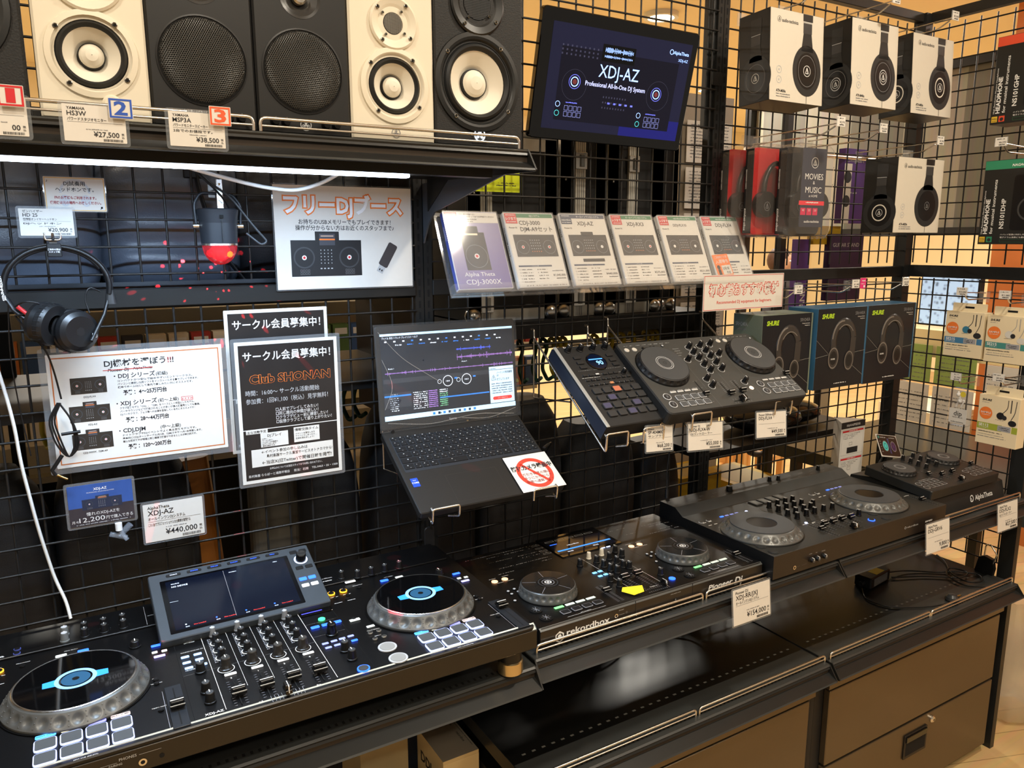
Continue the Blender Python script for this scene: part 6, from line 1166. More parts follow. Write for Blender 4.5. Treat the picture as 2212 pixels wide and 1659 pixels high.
b = MB(); b.tube([(.33, -.20, 1.795), (.36, -.14, 1.775), (.40, -.10, 1.755), (.44, -.10, 1.70), (.462, -.10, 1.674), (.45, -.10, 1.668), (.425, -.095, 1.69)], .0022, M('cable_grey', (52, 56, 60), .35), 6, round_=.02); b.tube([(.32, -.20, 1.797), (.37, -.13, 1.765), (.392, -.10, 1.745), (.40, -.09, 1.73)], .002, blk, 6, round_=.02); tag(b.build('lamp_cable'), 'dark cable looping from the light strip to the party light', 'cable')
b = MB(); wc = M('cable_white', (222, 224, 222), .35); b.tube([(.29, -.22, 1.80), (.37, -.20, 1.782), (.44, -.19, 1.768), (.50, -.18, 1.764), (.545, -.20, 1.78), (.575, -.22, 1.80)], .0035, wc, 8, round_=.03); tag(b.build('power_cable'), 'thick white cable sagging under the speaker shelf', 'cable')
b = MB(); b.tube([(-.01, -.06, 1.56), (.013, -.06, 1.453), (.024, -.055, 1.36), (.026, -.05, 1.295), (.040, -.045, 1.165), (.056, -.04, 1.065), (.070, -.05, 1.02), (.074, -.06, .99)], .0042, wc, 8, round_=.05, flat=.7); tag(b.build('power_cable'), 'white twin cable hanging down the left grid to the largest console', 'cable')
t = thing('key_fob', 'small black tag hanging under the laptop', 'tag', (.806, -.05, .963)); b = MB(); b.T = Matrix.Rotation(R(90), 4, 'X'); b.slab(-.013, 0, -.004, .013, .056, 0, M('fob_black', (34, 34, 35), .5), .009, .001); b.T = Matrix.Identity(4); b.tube([(0, -.002, .054), (.002, 0, .075), (.0, .04, .10)], .0012, blk, 6); b.build('tag', t)
b = MB(); b.tube([(1.045, -.17, 1.205), (1.07, -.15, 1.205)], .004, blk, 8, flat=.6); b.tube([(1.07, -.15, 1.205), (1.10, -.12, 1.20), (1.115, -.08, 1.17), (1.108, -.04, 1.10), (1.10, -.03, .98), (1.09, -.03, .90)], .0016, blk, 6, round_=.03); tag(b.build('usb_cable'), 'black USB cable leaving the right side of the laptop', 'cable')
b = MB(); b.tube([(1.53, -.060, .99), (1.55, -.035, 1.04), (1.575, -.02, 1.10), (1.60, -.012, 1.18), (1.60, -.012, 1.30)], .0018, blk, 6, round_=.04); b.tube([(1.525, -.066, .965), (1.53, -.060, .99)], .006, blk, 10); tag(b.build('plug_cable'), 'black plug cable rising from the left rear of the charcoal controller', 'cable')

# leaflets near the right corner
t = thing('leaflet_stand', 'white folded leaflet stand with red headings between the two right controllers', 'leaflet', (2.285, -.058, .885)); b = MB(); w_, h = .124, .200
b.T = Matrix.Rotation(R(90), 4, 'X'); b.slab(0, 0, -.001, w_, h, 0, paper, .0005, .0002); b.rect(0, h-.022, w_, h, .0003, M('leaf_black', (40, 38, 38), .5)); b.text('DDJ-FLX2接続方法', w_/2, h-.015, .0005, .009, wht, 'C', .02, wid=.07)
for y0, hh in ((.085, .088), (.0, .078)):
    b.frame(.006, y0+.002, w_-.006, y0+hh, .0005, .0003, gry); b.rect(.008, y0+hh-.008, w_-.008, y0+hh-.002, .0005, red); b.fine(.04, y0+hh-.0065, .085, .0007, .003, wht, .9)
    for k in range(4): b.fine(.012, y0+hh-.016-.005*k, .10-.012*k, .0003, .0025, gry, .7)
    b.frame(.045, y0+.034, .062, y0+.044, .0006, .0005, ink)
b.rect(.036, .092, .092, .112, .0005, M('leaf_black', (40, 38, 38), .5))
b.T = Matrix.Identity(4); b.add([(0, 0, h), (w_, 0, h), (w_*.5, .075, h)], [(0, 1, 2)], paper); b.add([(0, 0, 0), (0, 0, h), (w_*.5, .075, h), (w_*.5, .075, 0)], [(0, 1, 2, 3)], paper); b.add([(w_, 0, 0), (w_*.5, .075, 0), (w_*.5, .075, h), (w_, 0, h)], [(0, 1, 2, 3)], paper); b.build('folded_card', t)
t = thing('phone_mockup', 'tilted card printed as a dark phone screen, standing behind the small controller', 'card', (2.405, -.130, .972), (62, 12, 6)); b = MB(); b.slab(0, 0, 0, .142, .078, .0012, paper, .001, .0002); b.poly(b.rr(.004, .004, .138, .076, .008), .0015, M('mock_dark', (36, 28, 28), .3)); z = .0018
for x, m in ((.047, E('mock_teal', (60, 170, 160), .3)), (.102, M('mock_violet', (90, 60, 110), .4))): b.disc(.016, z, m, 28, x, .038, r0=.010); b.disc(.018, z, lgry, 28, x, .038, r0=.0165); b.disc(.008, z, m, 20, x, .038)
for x in (.070, .076): b.rect(x, .012, x+.0012, .066, z, M('mock_blue', (120, 130, 220), .4)); 
b.rect(.010, .064, .018, .072, z, M('mock_green', (50, 150, 140), .4)); b.fine(.022, .066, .062, z, .004, lgry); b.fine(.085, .066, .125, z, .004, lgry)
for k in range(5): b.fine(.013, .052-.009*k, .020, z, .003, lgry, .9)
b.build('printed_card', t); b = MB(); b.tube([(.07, .03, -.002), (.06, -.02, -.05), (.05, -.015, -.075)], .006, blk, 8); b.build('stand_leg', t)

# lower shelf: power adapter, cables
t = thing('power_adapter', 'black power adapter with a yellow sticker on the lower right shelf', 'power adapter', (2.20, -.265, .605), (0, 0, 8)); b = MB(); b.slab(0, 0, 0, .125, .055, .036, blk, .006, .003); b.T = Matrix.Translation((0, -.0006, 0)) @ Matrix.Rotation(R(90), 4, 'X')
for k in range(8): b.fine(.018+.0*k, .006+.0032*k, .105, 0, .0018, lgry, .7)
b.text('CE', .04, .012, .0002, .009, lgry); b.T = Matrix.Identity(4); b.build('body', t); b = MB(); b.box(.045, .006, .036, .095, .035, .0366, M('sticker_yellow', (226, 200, 40), .5)); b.build('sticker', t); b = MB(); b.cyl(0, 0, 0, 0, .001, blk, 6); b.T = Matrix.Translation((0, .025, .016)) @ Matrix.Rotation(R(-90), 4, 'Y'); b.cyl(0, 0, -.002, .02, .008, blk, 12); b.build('lead', t)
for label, P, r in (('black cable running along the lower right shelf to the rail', [(2.33, -.23, .62), (2.42, -.24, .61), (2.50, -.30, .6075), (2.55, -.33, .612), (2.60, -.38, .61), (2.55, -.42, .61), (2.49, -.40, .615), (2.52, -.33, .61), (2.60, -.27, .61), (2.63, -.22, .61)], .0025), ('thin black cable curving across the lower right shelf to the plug', [(2.18, -.25, .61), (2.12, -.30, .6075), (2.14, -.37, .6075), (2.25, -.43, .6075), (2.33, -.445, .608)], .002), ('black cable looped near the right end of the lower shelf', [(2.33, -.25, .61), (2.44, -.30, .609), (2.52, -.37, .61), (2.58, -.36, .613), (2.56, -.30, .614), (2.49, -.33, .612), (2.47, -.40, .609), (2.52, -.44, .609)], .0022),
    ('black cable hanging below the middle shelf near its price card', [(1.62, -.12, .86), (1.60, -.14, .75), (1.55, -.16, .65), (1.45, -.14, .609), (1.38, -.10, .608), (1.30, -.06, .608)], .003), ('thick black cable lying at the back of the lower shelf by the joint', [(1.40, -.06, .609), (1.52, -.10, .609), (1.62, -.09, .609), (1.74, -.12, .609), (1.85, -.10, .609)], .004)):
    b = MB(); b.tube(P, r, blk, 6, round_=.04); tag(b.build('power_cable'), label, 'cable')
b = MB()
for k in range(3): b.tube([(1.26+.05*math.cos(a)*(1+.12*k)+.01*k, -.10+.035*math.sin(a)*(1+.1*k), .612+.02*k+.012*math.sin(a*2)) for a in [2*PI*i/20 for i in range(20)]], .0026, M('cable_pale', (130, 124, 116), .4), 6, closed=True)
tag(b.build('coiled_cable'), 'coil of pale grey cable at the back of the lower middle shelf', 'cable')
t = thing('plug', 'black round plug by the guard rail of the lower right shelf', 'plug', (2.345, -.435, .6045)); b = MB(); b.lathe([(.0001, .022), (.010, .021), (.018, .014), (.020, .006), (.017, 0)], M('plug_grey', (46, 48, 50), .3), 20); b.build('body', t); b = MB(); b.box(.016, -.006, .008, .040, .0, .011, M('prong_brass', (190, 160, 90), .3, 1)); b.build('prong', t)
t = thing('security_holder', 'black plastic holder hanging on the lower end grid', 'holder', (2.645, -.372, .575), (0, 6, -90)); b = MB(); b.T = Matrix.Rotation(R(90), 4, 'X'); b.prism([(-.018, 0), (.012, -.010), (.026, .010), (.028, .055), (.018, .085), (-.008, .088), (-.024, .078), (-.028, .03)], 0, .016, blk); b.disc(.010, .0165, dgry, 24, -.006, .018, r0=.009); b.build('body', t); b = MB(); b.tube([(-.010, -.012, .085), (-.012, -.012, .125), (.004, -.02, .135), (.03, -.02, .11), (.02, -.012, .07)], .0025, chrome, 6, round_=.006); b.build('hook', t)

# cartons in the open left bay
kr = M('kraft', (214, 188, 136), .6, noise=(12, .06)); kg = M('carton_grey', (150, 140, 124), .6)
t = thing('shipping_carton', 'pale cardboard carton with a grey printed top, under the left shelf', 'box', (.735, -.250, .301), (0, 0, 0)); b = MB(); b.box(0, 0, 0, .088, .14, .258, kr); b.rect(0, 0, .088, .14, .2582, kg); b.T = Matrix.Translation((.070, .13, .2585)) @ Matrix.Rotation(R(-90), 4, 'Z'); b.text('serato', 0, 0, 0, .009, ink, 'L', .02); b.text('rekordbox', .05, -.0, 0, .009, ink); b.fine(0, .012, .11, 0, .002, ink, .9)
b.T = Matrix.Translation((0, -.0004, 0)) @ Matrix.Rotation(R(90), 4, 'X') ; b.T = Matrix(((0, 0, -1, -.0004), (-1, 0, 0, .16), (0, 1, 0, .14), (0, 0, 0, 1))); b.text('DDJ', .04, .05, 0, .035, ink, 'L', .03); b.build('body', t); b = MB(); b.box(.0, -.0006, .12, .088, 0, .25, M('kraft_flap', (222, 196, 144), .6)); b.build('flap', t)
t = thing('shipping_carton', 'tall plain cream carton left of the grey-topped one', 'box', (.60, -.10, .301)); b = MB(); b.box(0, 0, 0, .115, .14, .28, kr); b.build('body', t)
t = thing('empty_box', 'black box with a red seal on its front, under the left shelf', 'box', (.49, -.30, .301)); b = MB(); b.box(0, 0, 0, .21, .15, .175, M('box_darkest', (12, 12, 13), .4)); b.T = Matrix.Translation((0, -.0006, 0)) @ Matrix.Rotation(R(90), 4, 'X'); b.text('Pici', .03, .11, .0, .05, M('letters_red', (90, 20, 22), .5), 'L', .03); b.poly([(.11, .135), (.19, .155), (.208, .145), (.205, .09), (.10, .08)], 0, M('seal_red', (180, 24, 34), .5)); b.text('空箱', .155, .098, .0003, .035, wht, 'C', .03); b.text('SHIMAMURA MUSIC', .155, .137, .0003, .008, wht, 'C', .02, wid=.08); b.build('body', t)
# plastic bag on the floor past the cabinet
b = MB(); bagm = M('clear_bag', (214, 204, 182), .35, alpha=.4, spec=.6); n = 18; rows = []
for z, r, ox in ((0, .10, 0), (.02, .125, 0), (.12, .12, .005), (.24, .09, 0), (.34, .055, -.01), (.40, .03, -.01), (.43, .05, -.005)): rows.append([(r*(1+.14*math.sin(5*a+z*20))*math.cos(a)+ox, r*.8*(1+.12*math.cos(4*a+z*13))*math.sin(a), z) for a in [2*PI*i/n for i in range(n)]])
vs = sum(rows, []); b.add(vs, [(j*n+i, j*n+(i+1) % n, (j+1)*n+(i+1) % n, (j+1)*n+i) for j in range(6) for i in range(n)], bagm, True); tag(b.build('plastic_bag', None, (2.93, -.36, .001)), 'crumpled translucent plastic bag on the floor behind the cabinet corner', 'bag')

# ================================================================== behind the grids
bs = thing('rear_shelving', 'black shelving backing onto the wire grids, holding bags and flight cases', 'shelving', (0, 0, 0)); dkm = M('rear_black', (20, 20, 21), .45, noise=(9, .2)); lip = M('rear_lip', (52, 56, 62), .45)
for nm, x0, x1, y0, y1, z0, z1, m in (('board', -.9, .88, .06, .56, 1.545, 1.56, dkm), ('lip', -.9, .80, .055, .06, 1.56, 1.598, lip), ('board', .90, 1.80, .07, .56, 1.425, 1.47, dkm), ('board', -.9, .88, .06, .56, 1.34, 1.36, dkm), ('board', -.9, .60, .50, .56, .10, 1.1, dkm), ('side_plate', .86, .88, .06, .56, 1.20, 2.0, dkm), ('side_plate', 1.80, 1.815, .06, .56, 1.30, 1.425, dkm), ('board', 1.83, 2.62, .25, .75, .40, .43, dkm), ('board', 1.83, 2.62, .10, .40, .985, 1.01, dkm), ('post', 2.60, 2.63, .50, .53, 0, 2.3, dkm), ('post', 1.80, 1.83, .53, .56, 0, 2.0, dkm), ('post', -.02, .01, .53, .56, 0, 2.0, dkm), ('board', -.9, .86, .54, .56, 1.56, 1.98, dkm)):
    b = MB(); b.box(x0, y0, z0, x1, y1, z1, m); b.build(nm, bs)
b = MB(); b.box(-.05, -.40, .285, .805, -.03, .30, dkm); b.build('board', bs)
b = MB(); b.tube([(1.1, .25, 1.375), (1.80, .25, 1.375)], .010, chrome, 12); b.build('hanging_rail', bs)
leather = M('bag_leather', (84, 92, 106), .32, noise=(50, .15), bump=(300, .2)); nylon = M('bag_nylon', (34, 36, 40), .6, bump=(500, .4)); strapm = M('bag_strap', (18, 18, 20), .6)
def padbag(label, x0, x1, y0, y1, z0, z1, m, folds=3, group='padded black bags on the rear shelf', strap=None, rz=0):
    t = thing('gig_bag', label, 'bag', ((x0+x1)/2, (y0+y1)/2, z0), (0, 0, rz), group); w_, dp, h = x1-x0, y1-y0, z1-z0; nx, nz = 20, 22; b = MB(); ring = []
    for j in range(nz+1):
        v = j/nz; row = []
        e = (1-abs(2*v-1)**6)**.5*.5+.5 if 0 < v < 1 else .62
        for i in range(32):
            a = 2*PI*i/32; c, s_ = math.cos(a), math.sin(a); sx = (abs(c)**.45)*(1 if c > 0 else -1); sy = (abs(s_)**.6)*(1 if s_ > 0 else -1)
            bul = 1-.10*abs(math.sin(PI*folds*v+.6))**6 + .03*math.sin(7*v+3*c)
            row.append((sx*w_/2*e*(.96+.04*bul), sy*dp/2*bul*e, v*h))
        ring.append(row)
    vs = sum(ring, []); b.add(vs, [(j*32+i, j*32+(i+1) % 32, (j+1)*32+(i+1) % 32, (j+1)*32+i) for j in range(nz) for i in range(32)], m, True); b.add(ring[0], [tuple(range(31, -1, -1))], m); b.add(ring[-1], [tuple(range(32))], m); b.build('body', t)
    if strap:
        b = MB(); q = -dp/2-.004; b.tube([(strap, q, h*.98), (strap+.01, q-.006, h*.6), (strap+.05, q-.004, h*.25), (strap+.09, q, .03)], .016, strapm, 8, flat=.22, round_=.05); b.slab(strap-.018, q-.014, h*.70, strap+.022, q-.004, h*.86, blk, .004, .002); b.build('strap', t)
    return t
padbag('padded black bag behind the hanging headphones', -.10, .20, .07, .36, 1.562, 1.90, leather, 2)
padbag('padded black bag between the headphones and the party light', .18, .47, .09, .40, 1.562, 1.90, leather, 4, strap=.04)
padbag('black mesh backpack behind the party light and the free booth sign', .44, .78, .10, .42, 1.562, 1.92, nylon, 3)
def bigbag(label, x, y, w_, dp, z0, z1, rz=0): return padbag(label, x-w_/2, x+w_/2, y-dp/2, y+dp/2, z0, z1, nylon, 2, 'black instrument bags standing behind the grids', None, rz)
for i, (x, w_, z1, lb_) in enumerate(((-.10, .32, 1.20, 'black instrument bag at the far left behind the grid'), (.20, .30, 1.22, 'black instrument bag behind the blue photo card'), (.62, .26, 1.20, 'black instrument bag behind the recruitment posters'), (.93, .32, 1.26, 'black instrument bag behind the laptop base'), (1.24, .30, 1.22, 'black instrument bag right of the laptop stand'), (1.53, .28, 1.12, 'black instrument bag below the sampler'), (1.77, .18, 1.02, 'narrow black instrument bag at the edge of the lit gap'))): bigbag(lb_, x, .30, w_, .18, .02, z1, (-4, 5, 3, -3, 4, -5, 3)[i])
t = thing('wooden_neck', 'orange-brown wooden instrument body showing dimly behind the left grid', 'instrument', (.395, .30, .25), (0, -4, 0)); b = MB(); b.prism(b.rr(-.055, -.02, .055, .02, .02), 0, .92, M('dim_wood', (150, 92, 30), .4, noise=(8, .2))); b.build('body', t)
t = thing('curtain_roll', 'dark grey fabric cover behind the 440,000 yen card', 'cover', (.50, .16, .2)); b = MB(); b.prism(b.rr(-.055, -.03, .055, .03, .02), 0, .98, M('dim_cloth', (72, 68, 60), .8, noise=(30, .2))); b.build('cloth', t)
# flight cases
alu = M('aluminium', (206, 202, 190), .38, .25, noise=(20, .08)); fb = M('flight_black', (18, 18, 18), .5, noise=(100, .2))
def fcase(label, x0, x1, z1, y0, seam=None, latches=True, z0=1.471):
    t = thing('flight_case', label, 'flight case', (x0, y0, z0), group='aluminium-edged flight cases behind the grid'); w_, h, dp = x1-x0, z1-z0, .36; b = MB(); b.box(.003, .003, .003, w_-.003, dp, h-.003, fb); b.build('body', t)
    b = MB(); q = min(.035, w_*.22)
    for xa, xb in ((0, q), (w_-q, w_)): b.box(xa, 0, 0, xb, .012, h, alu); b.box(xa, .0, 0, xb, .001, h, alu)
    b.box(0, 0, 0, w_, .02, .03, alu); b.box(0, 0, h-.03, w_, .02, h, alu); b.box(0, 0, h-.02, .02, dp, h, alu); b.box(w_-.02, 0, h-.02, w_, dp, h, alu); b.build('edge_profile', t)
    if seam:
        b = MB(); b.box(seam-.016, -.004, 0, seam+.016, .004, h, alu)
        for k in (-.010, -.004, .003, .009): b.box(seam+k, -.005, .002, seam+k+.001, -.004, h-.002, gry)
        b.build('seam_profile', t)
        for z in (h*.10, h*.82): b = MB(); b.slab(-.020, -.010, -.022, .018, -.004, .022, chrome, .003, .001); b.slab(-.006, -.015, -.016, .006, -.010, .016, steel, .002, .001); [b.disc(.002, 0, hole, 8) for _ in (0,)]; b.build('latch', t, (seam, 0, z))
    for cx in (.014, w_-.014): b = MB(); b.sph(0, 0, 0, .022, chrome, 12); b.build('ball_corner', t, (cx, .006, .016))
    for cz in (.12, h-.14):
        b = MB(); b.sph(0, 0, 0, .004, steel, 8, sy=.4); b.build('rivet', t, (q*.5, -.001, cz))
fcase('flight case half hidden behind the end of the speaker shelf', 1.00, 1.262, 1.93, .11, .05); fcase('flight case with bright seam and latch, under the left half of the wall screen', 1.282, 1.432, 1.975, .12, .062); fcase('flight case under the middle of the wall screen', 1.440, 1.634, 1.975, .12, .085); fcase('rightmost narrow flight case before the rack upright', 1.640, 1.712, 1.985, .14)
b = MB(); b.tube([(1.16, .16, 1.945), (1.235, .16, 1.945)], .012, alu, 10); b.box(1.15, .158, 1.93, 1.245, .40, 1.935, alu); tag(b.build('case_handle'), 'aluminium bar end lying on top of the hidden flight case', 'bar')
# coloured hangers on the rail
hy = M('hanger_yellow', (176, 160, 40), .45); hg = M('hanger_green', (22, 62, 44), .45)
hm_ = {}
for nm, m in (('y', hy), ('g', hg)):
    b = MB(); b.tube([(0, .014, .004), (0, .012, .016), (0, 0, .020), (0, -.014, .014), (0, -.016, -.01), (0, .0, -.04), (0, .004, -.07), (0, -.02, -.10), (0, -.045, -.085)], .0055, m, 8, round_=.01); hm_[nm] = b.build('neck_hanger', mesh=True)
for i, (x, c) in enumerate([(1.16, 'g'), (1.20, 'y'), (1.235, 'g'), (1.28, 'g'), (1.315, 'g'), (1.345, 'y'), (1.365, 'y'), (1.385, 'y'), (1.50, 'y'), (1.56, 'y'), (1.60, 'y'), (1.645, 'y'), (1.70, 'y'), (1.72, 'y'), (1.74, 'y')]):
    o = inst('neck_hanger', hm_[c], None, (x, .25, 1.375), (0, 0, random.uniform(-12, 12))); tag(o, ('yellow' if c == 'y' else 'dark green')+' hook-shaped hanger on the chrome rail under the flight cases', 'hanger', ('yellow' if c == 'y' else 'dark green')+' hangers on the rear rail')
for x, c, y in ((.055, 'y', .30), (.075, 'y', .32), (.70, 'g', .22), (.735, 'g', .24)): o = inst('neck_hanger', hm_[c], None, (x, y, 1.335), (0, 0, 20)); tag(o, ('olive hook-shaped hanger at the far left behind the grid' if c == 'y' else 'dark green hook-shaped hanger left of the laptop'), 'hanger', 'left hangers '+c)
b = MB(); b.tube([(-.9, .28, 1.337), (.85, .28, 1.337)], .008, chrome, 10); b.build('hanging_rail', bs)

# media shelving far behind the left bay
t = thing('media_shelf', 'white shelf unit full of small goods, seen far behind the left grid', 'shelf unit', (0, 1.35, 0)); whs = M('shelf_white', (236, 226, 200), .6)
for z in (.45, .82, 1.02, 1.22, 1.46): b = MB(); b.box(-1.0, 0, z-.02, 2.0, .32, z, whs); b.build('shelf_board', t)
b = MB(); b.box(-1.0, .32, 0, 2.0, .34, 1.9, whs); b.build('back_panel', t)
cols = [(60, 90, 140), (170, 60, 50), (210, 170, 70), (90, 120, 70), (220, 210, 190), (120, 80, 60), (200, 120, 60), (60, 60, 66), (236, 230, 214)]
bxm = {}
for k, c in enumerate(cols): b = MB(); b.box(-.033, 0, 0, .033, .05, .13, M('goods_%d' % k, c, .5)); b.rect(0, 0, 0, 0, 0, wht); b.box(-.025, -.0006, .09, .025, 0, .115, wht); bxm[k] = b.build('small_box', mesh=True)
for z, y in ((1.22, 1.36), (1.02, 1.36)):
    x = -.35
    while x < 2.0:
        if not (.98 < x < 1.22) or z > 1.1: kk = random.randrange(9); o = inst('small_box', bxm[kk], None, (x, y, z)); tag(o, 'small '+('navy', 'red', 'ochre', 'green', 'beige', 'brown', 'orange', 'black', 'cream')[kk]+' boxed item on the '+('upper' if z > 1.1 else 'lower')+' white shelf behind the left grid', 'box', 'small goods on the far white shelf')
        x += .075
for k, x in enumerate((1.025, 1.105, 1.185)):
    t = thing('string_pack', ('cream pack printed STANDARD between the posters and the laptop, left one', 'cream pack printed STANDARD between the posters and the laptop, middle one', 'cream pack printed STANDARD nearest the laptop')[k], 'pack', (x, 1.335, 1.05)); b = MB(); b.T = Matrix.Rotation(R(90), 4, 'X'); b.slab(-.038, 0, -.012, .038, .17, 0, M('pack_cream', (232, 216, 160), .5), .002, .0006); b.text('STANDARD', 0, .150, .0003, .014, ink, 'C', .0, wid=.068); b.rect(-.018, .095, .016, .130, .0003, M('tag_yellow', (214, 206, 30), .5)); b.rect(-.018, .124, .016, .130, .0005, ink); b.text('3本', -.025, .055, .0003, .012, ink); b.rect(-.024, .03, -.008, .042, .0003, gry); b.build('pack', t)

# right part behind the grids
for lb_, x0, x1, y0, y1, z0, z1 in (('yellow cardboard box seen left of the rack upright', 2.07, 2.28, .45, .62, .64, .79), ('larger yellow cardboard box right of the rack upright', 2.36, 2.60, .42, .68, .55, .72)):
    t = thing('yellow_box', lb_, 'box', (x0, y0, .431)); b = MB(); b.box(0, 0, 0, x1-x0, y1-y0, z1-.431, M('box_yellow', (196, 164, 36), .55)); b.rect(.03, .02, x1-x0-.03, y1-y0-.02, z1-.4305, M('box_lid', (176, 160, 110), .6))
    for k in range(4): b.box(.01, -.0006, .12+.012*k, .05, 0, .125+.012*k, ink)
    b.build('body', t)
t = thing('purple_box', 'dark purple box with white letters low behind the grid', 'box', (1.93, .30, .431)); b = MB(); b.box(0, 0, 0, .16, .10, .24, M('box_purple', (46, 26, 70), .5)); b.T = Matrix.Translation((0, -.0006, 0)) @ Matrix.Rotation(R(90), 4, 'X'); b.text('ijn', .03, .12, 0, .05, lgry, 'L', .02); b.text('ST', .03, .06, 0, .05, lgry, 'L', .02); b.build('body', t)
t = thing('accessory_hook', 'red-filled white wire loop in front of the yellow boxes', 'loop', (2.66, .70, .50)); b = MB(); b.tube([(.03*math.cos(a), 0, .045+.055*math.sin(a)) for a in [2*PI*i/20 for i in range(20)]], .004, wht, 8, closed=True); b.T = Matrix.Rotation(R(90), 4, 'X'); b.prism(b.rr(-.018, .01, .018, .085, .015), -.003, .003, red); b.build('loop', t)
wd = M('stool_wood', (222, 168, 96), .5, noise=(6, .12))
for lb_, x, y in (('light wooden stool seen through the lower grid, left one', 3.75, 1.75), ('light wooden stool seen through the lower grid, right one', 4.20, 1.95)):
    t = thing('wooden_stool', lb_, 'stool', (x, y, 0), (0, 0, 20)); b = MB(); b.slab(-.18, -.16, .48, .18, .16, .51, wd, .02, .004); b.build('seat', t)
    for sx in (-1, 1):
        for sy in (-1, 1): b = MB(); b.box(-.02, -.02, 0, .02, .02, .48, wd); b.build('leg', t, (sx*.14, sy*.12, 0))
    for sy in (-1, 1): b = MB(); b.box(-.14, -.012, .18, .14, .012, .22, wd); b.build('stretcher', t, (0, sy*.12, 0))
t = thing('instrument_stand', 'black padded instrument stand with a white tag, seen through the lower grid', 'stand', (3.13, 1.0, 0)); b = MB(); b.tube([(0, 0, .02), (0, 0, .60)], .012, blk, 10); b.build('pole', t); b = MB(); b.tube([(-.10, -.02, .63), (-.03, 0, .60), (.06, 0, .60), (.13, -.02, .635)], .014, rub, 10, round_=.03); b.build('padded_arms', t); b = MB(); b.tube([(-.18, -.02, .66), (0, 0, .61)], .007, wht, 8); b.box(-.24, -.022, .63, -.15, -.02, .74, paper); b.build('tag', t); b = MB()
for a in (0, 120, 240): b.tube([(0, 0, .10), (.18*math.cos(R(a)), .18*math.sin(R(a)), .012)], .009, blk, 8)
b.build('legs', t)
t = thing('dark_chair', 'dark folding chair seen through the grid right of the stools', 'chair', (4.25, 1.25, 0), (0, 0, 30)); b = MB(); b.slab(-.20, -.2, .44, .20, .2, .48, blk, .02, .004); b.build('seat', t); b = MB(); b.slab(-.20, .18, .50, .20, .22, .92, blk, .01, .004); b.build('backrest', t)
for sx in (-1, 1):
    for sy in (-1, 1): b = MB(); b.tube([(sx*.17, sy*.17, .44), (sx*.19, sy*.19, .0)], .012, blk, 8); b.build('leg', t)
t = thing('cream_cupboard', 'low cream cupboard against the far side, seen through the lower right grid', 'cupboard', (5.0, 1.2, 0), (0, 0, -10)); b = MB(); b.box(0, 0, 0, .9, .45, .55, whs); b.build('body', t)
for k in range(2): b = MB(); b.slab(.02+.44*k, -.018, .04, .44+.44*k, 0, .52, M('cupboard_door', (228, 214, 180), .5), .003, .002); o = b.build('door', t); b = MB(); b.sph(.40+.08*k, -.024, .30, .01, chrome, 8); b.build('knob', o)
# purple packs and stands behind the middle right
for lb_, x, y, z, w_, h, m, txt in (('purple package beside the clear headphone packs', 2.74, .34, 1.74, .13, .28, (84, 50, 130), 'Loving Care'), ('dark purple guitar stand package under the second-row carton', 2.72, .36, 1.44, .20, .26, (52, 30, 70), 'GUITAR STAND'), ('purple package printed stand behind the tags', 2.58, .40, 1.34, .07, .34, (100, 66, 150), 'STAND'), ('black and yellow package beside the second-row carton', 2.64, .38, 1.66, .16, .07, (196, 160, 30), 'STAND')):
    t = thing('accessory_pack', lb_, 'package', (x, y, z)); b = MB(); b.T = Matrix.Rotation(R(90), 4, 'X'); b.slab(0, 0, -.03, w_, h, 0, M('pk_%d%d' % (m[0], m[2]), m, .5), .002, .0006)
    if w_ < .1: b.T = b.T @ Matrix.Rotation(R(90), 4, 'Z'); b.text('STAND', .03, -.055, .0004, .04, wht, 'L', .02)
    else: b.text(txt, .012, h-.05 if h > .1 else .02, .0004, .022, lgry, 'L', .0, wid=w_*.8); b.fine(.012, h*.4, w_*.7, .0004, .008, lgry) if h > .1 else None
    if m[0] == 84: b.rect(.0, .0, .045, h*.8, .0006, paper); b.disc(.022, .0009, ink, 24, .022, h*.30); b.disc(.022, .0009, ink, 24, .022, h*.62)
    b.build('package', t)
b = MB(); b.tube([(2.2, .34, 1.985), (2.95, .34, 1.985)], .008, chrome, 8); b.build('hanging_rail', bs)
t = thing('paper_rack', 'tall rack of printed sheets left of the upper plastic packs', 'rack', (2.42, .9, 0)); b = MB(); b.box(0, 0, .02, .30, .06, 2.28, M('rack_grey', (150, 140, 124), .5)); b.box(-.02, -.1, 0, .32, .16, .02, dkm); b.build('body', t)
for k in range(6): b = MB(); b.T = Matrix.Translation((.02, -.012, 1.05+.19*k)) @ Matrix.Rotation(R(90), 4, 'X'); b.slab(0, 0, 0, .26, .17, .004, paper, .001, .0005); [b.fine(.02, .02+.013*q, .24, .005, .006, gry, .8) for q in range(11)]; b.build('sheet', t)
t = thing('stacked_bag', 'heap of clear-wrapped black goods behind the dark headphone cartons', 'goods', (2.25, .24, 1.011)); b = MB(); b.sph(0, 0, .045, .1, M('wrap_dark', (30, 28, 26), .12), 20, sx=1.6, sy=1.2, sz=.5); b.sph(.18, .02, .04, .08, M('wrap_dark', (30, 28, 26), .12), 18, sx=1.5, sy=1.2, sz=.5); b.build('bundle', t)
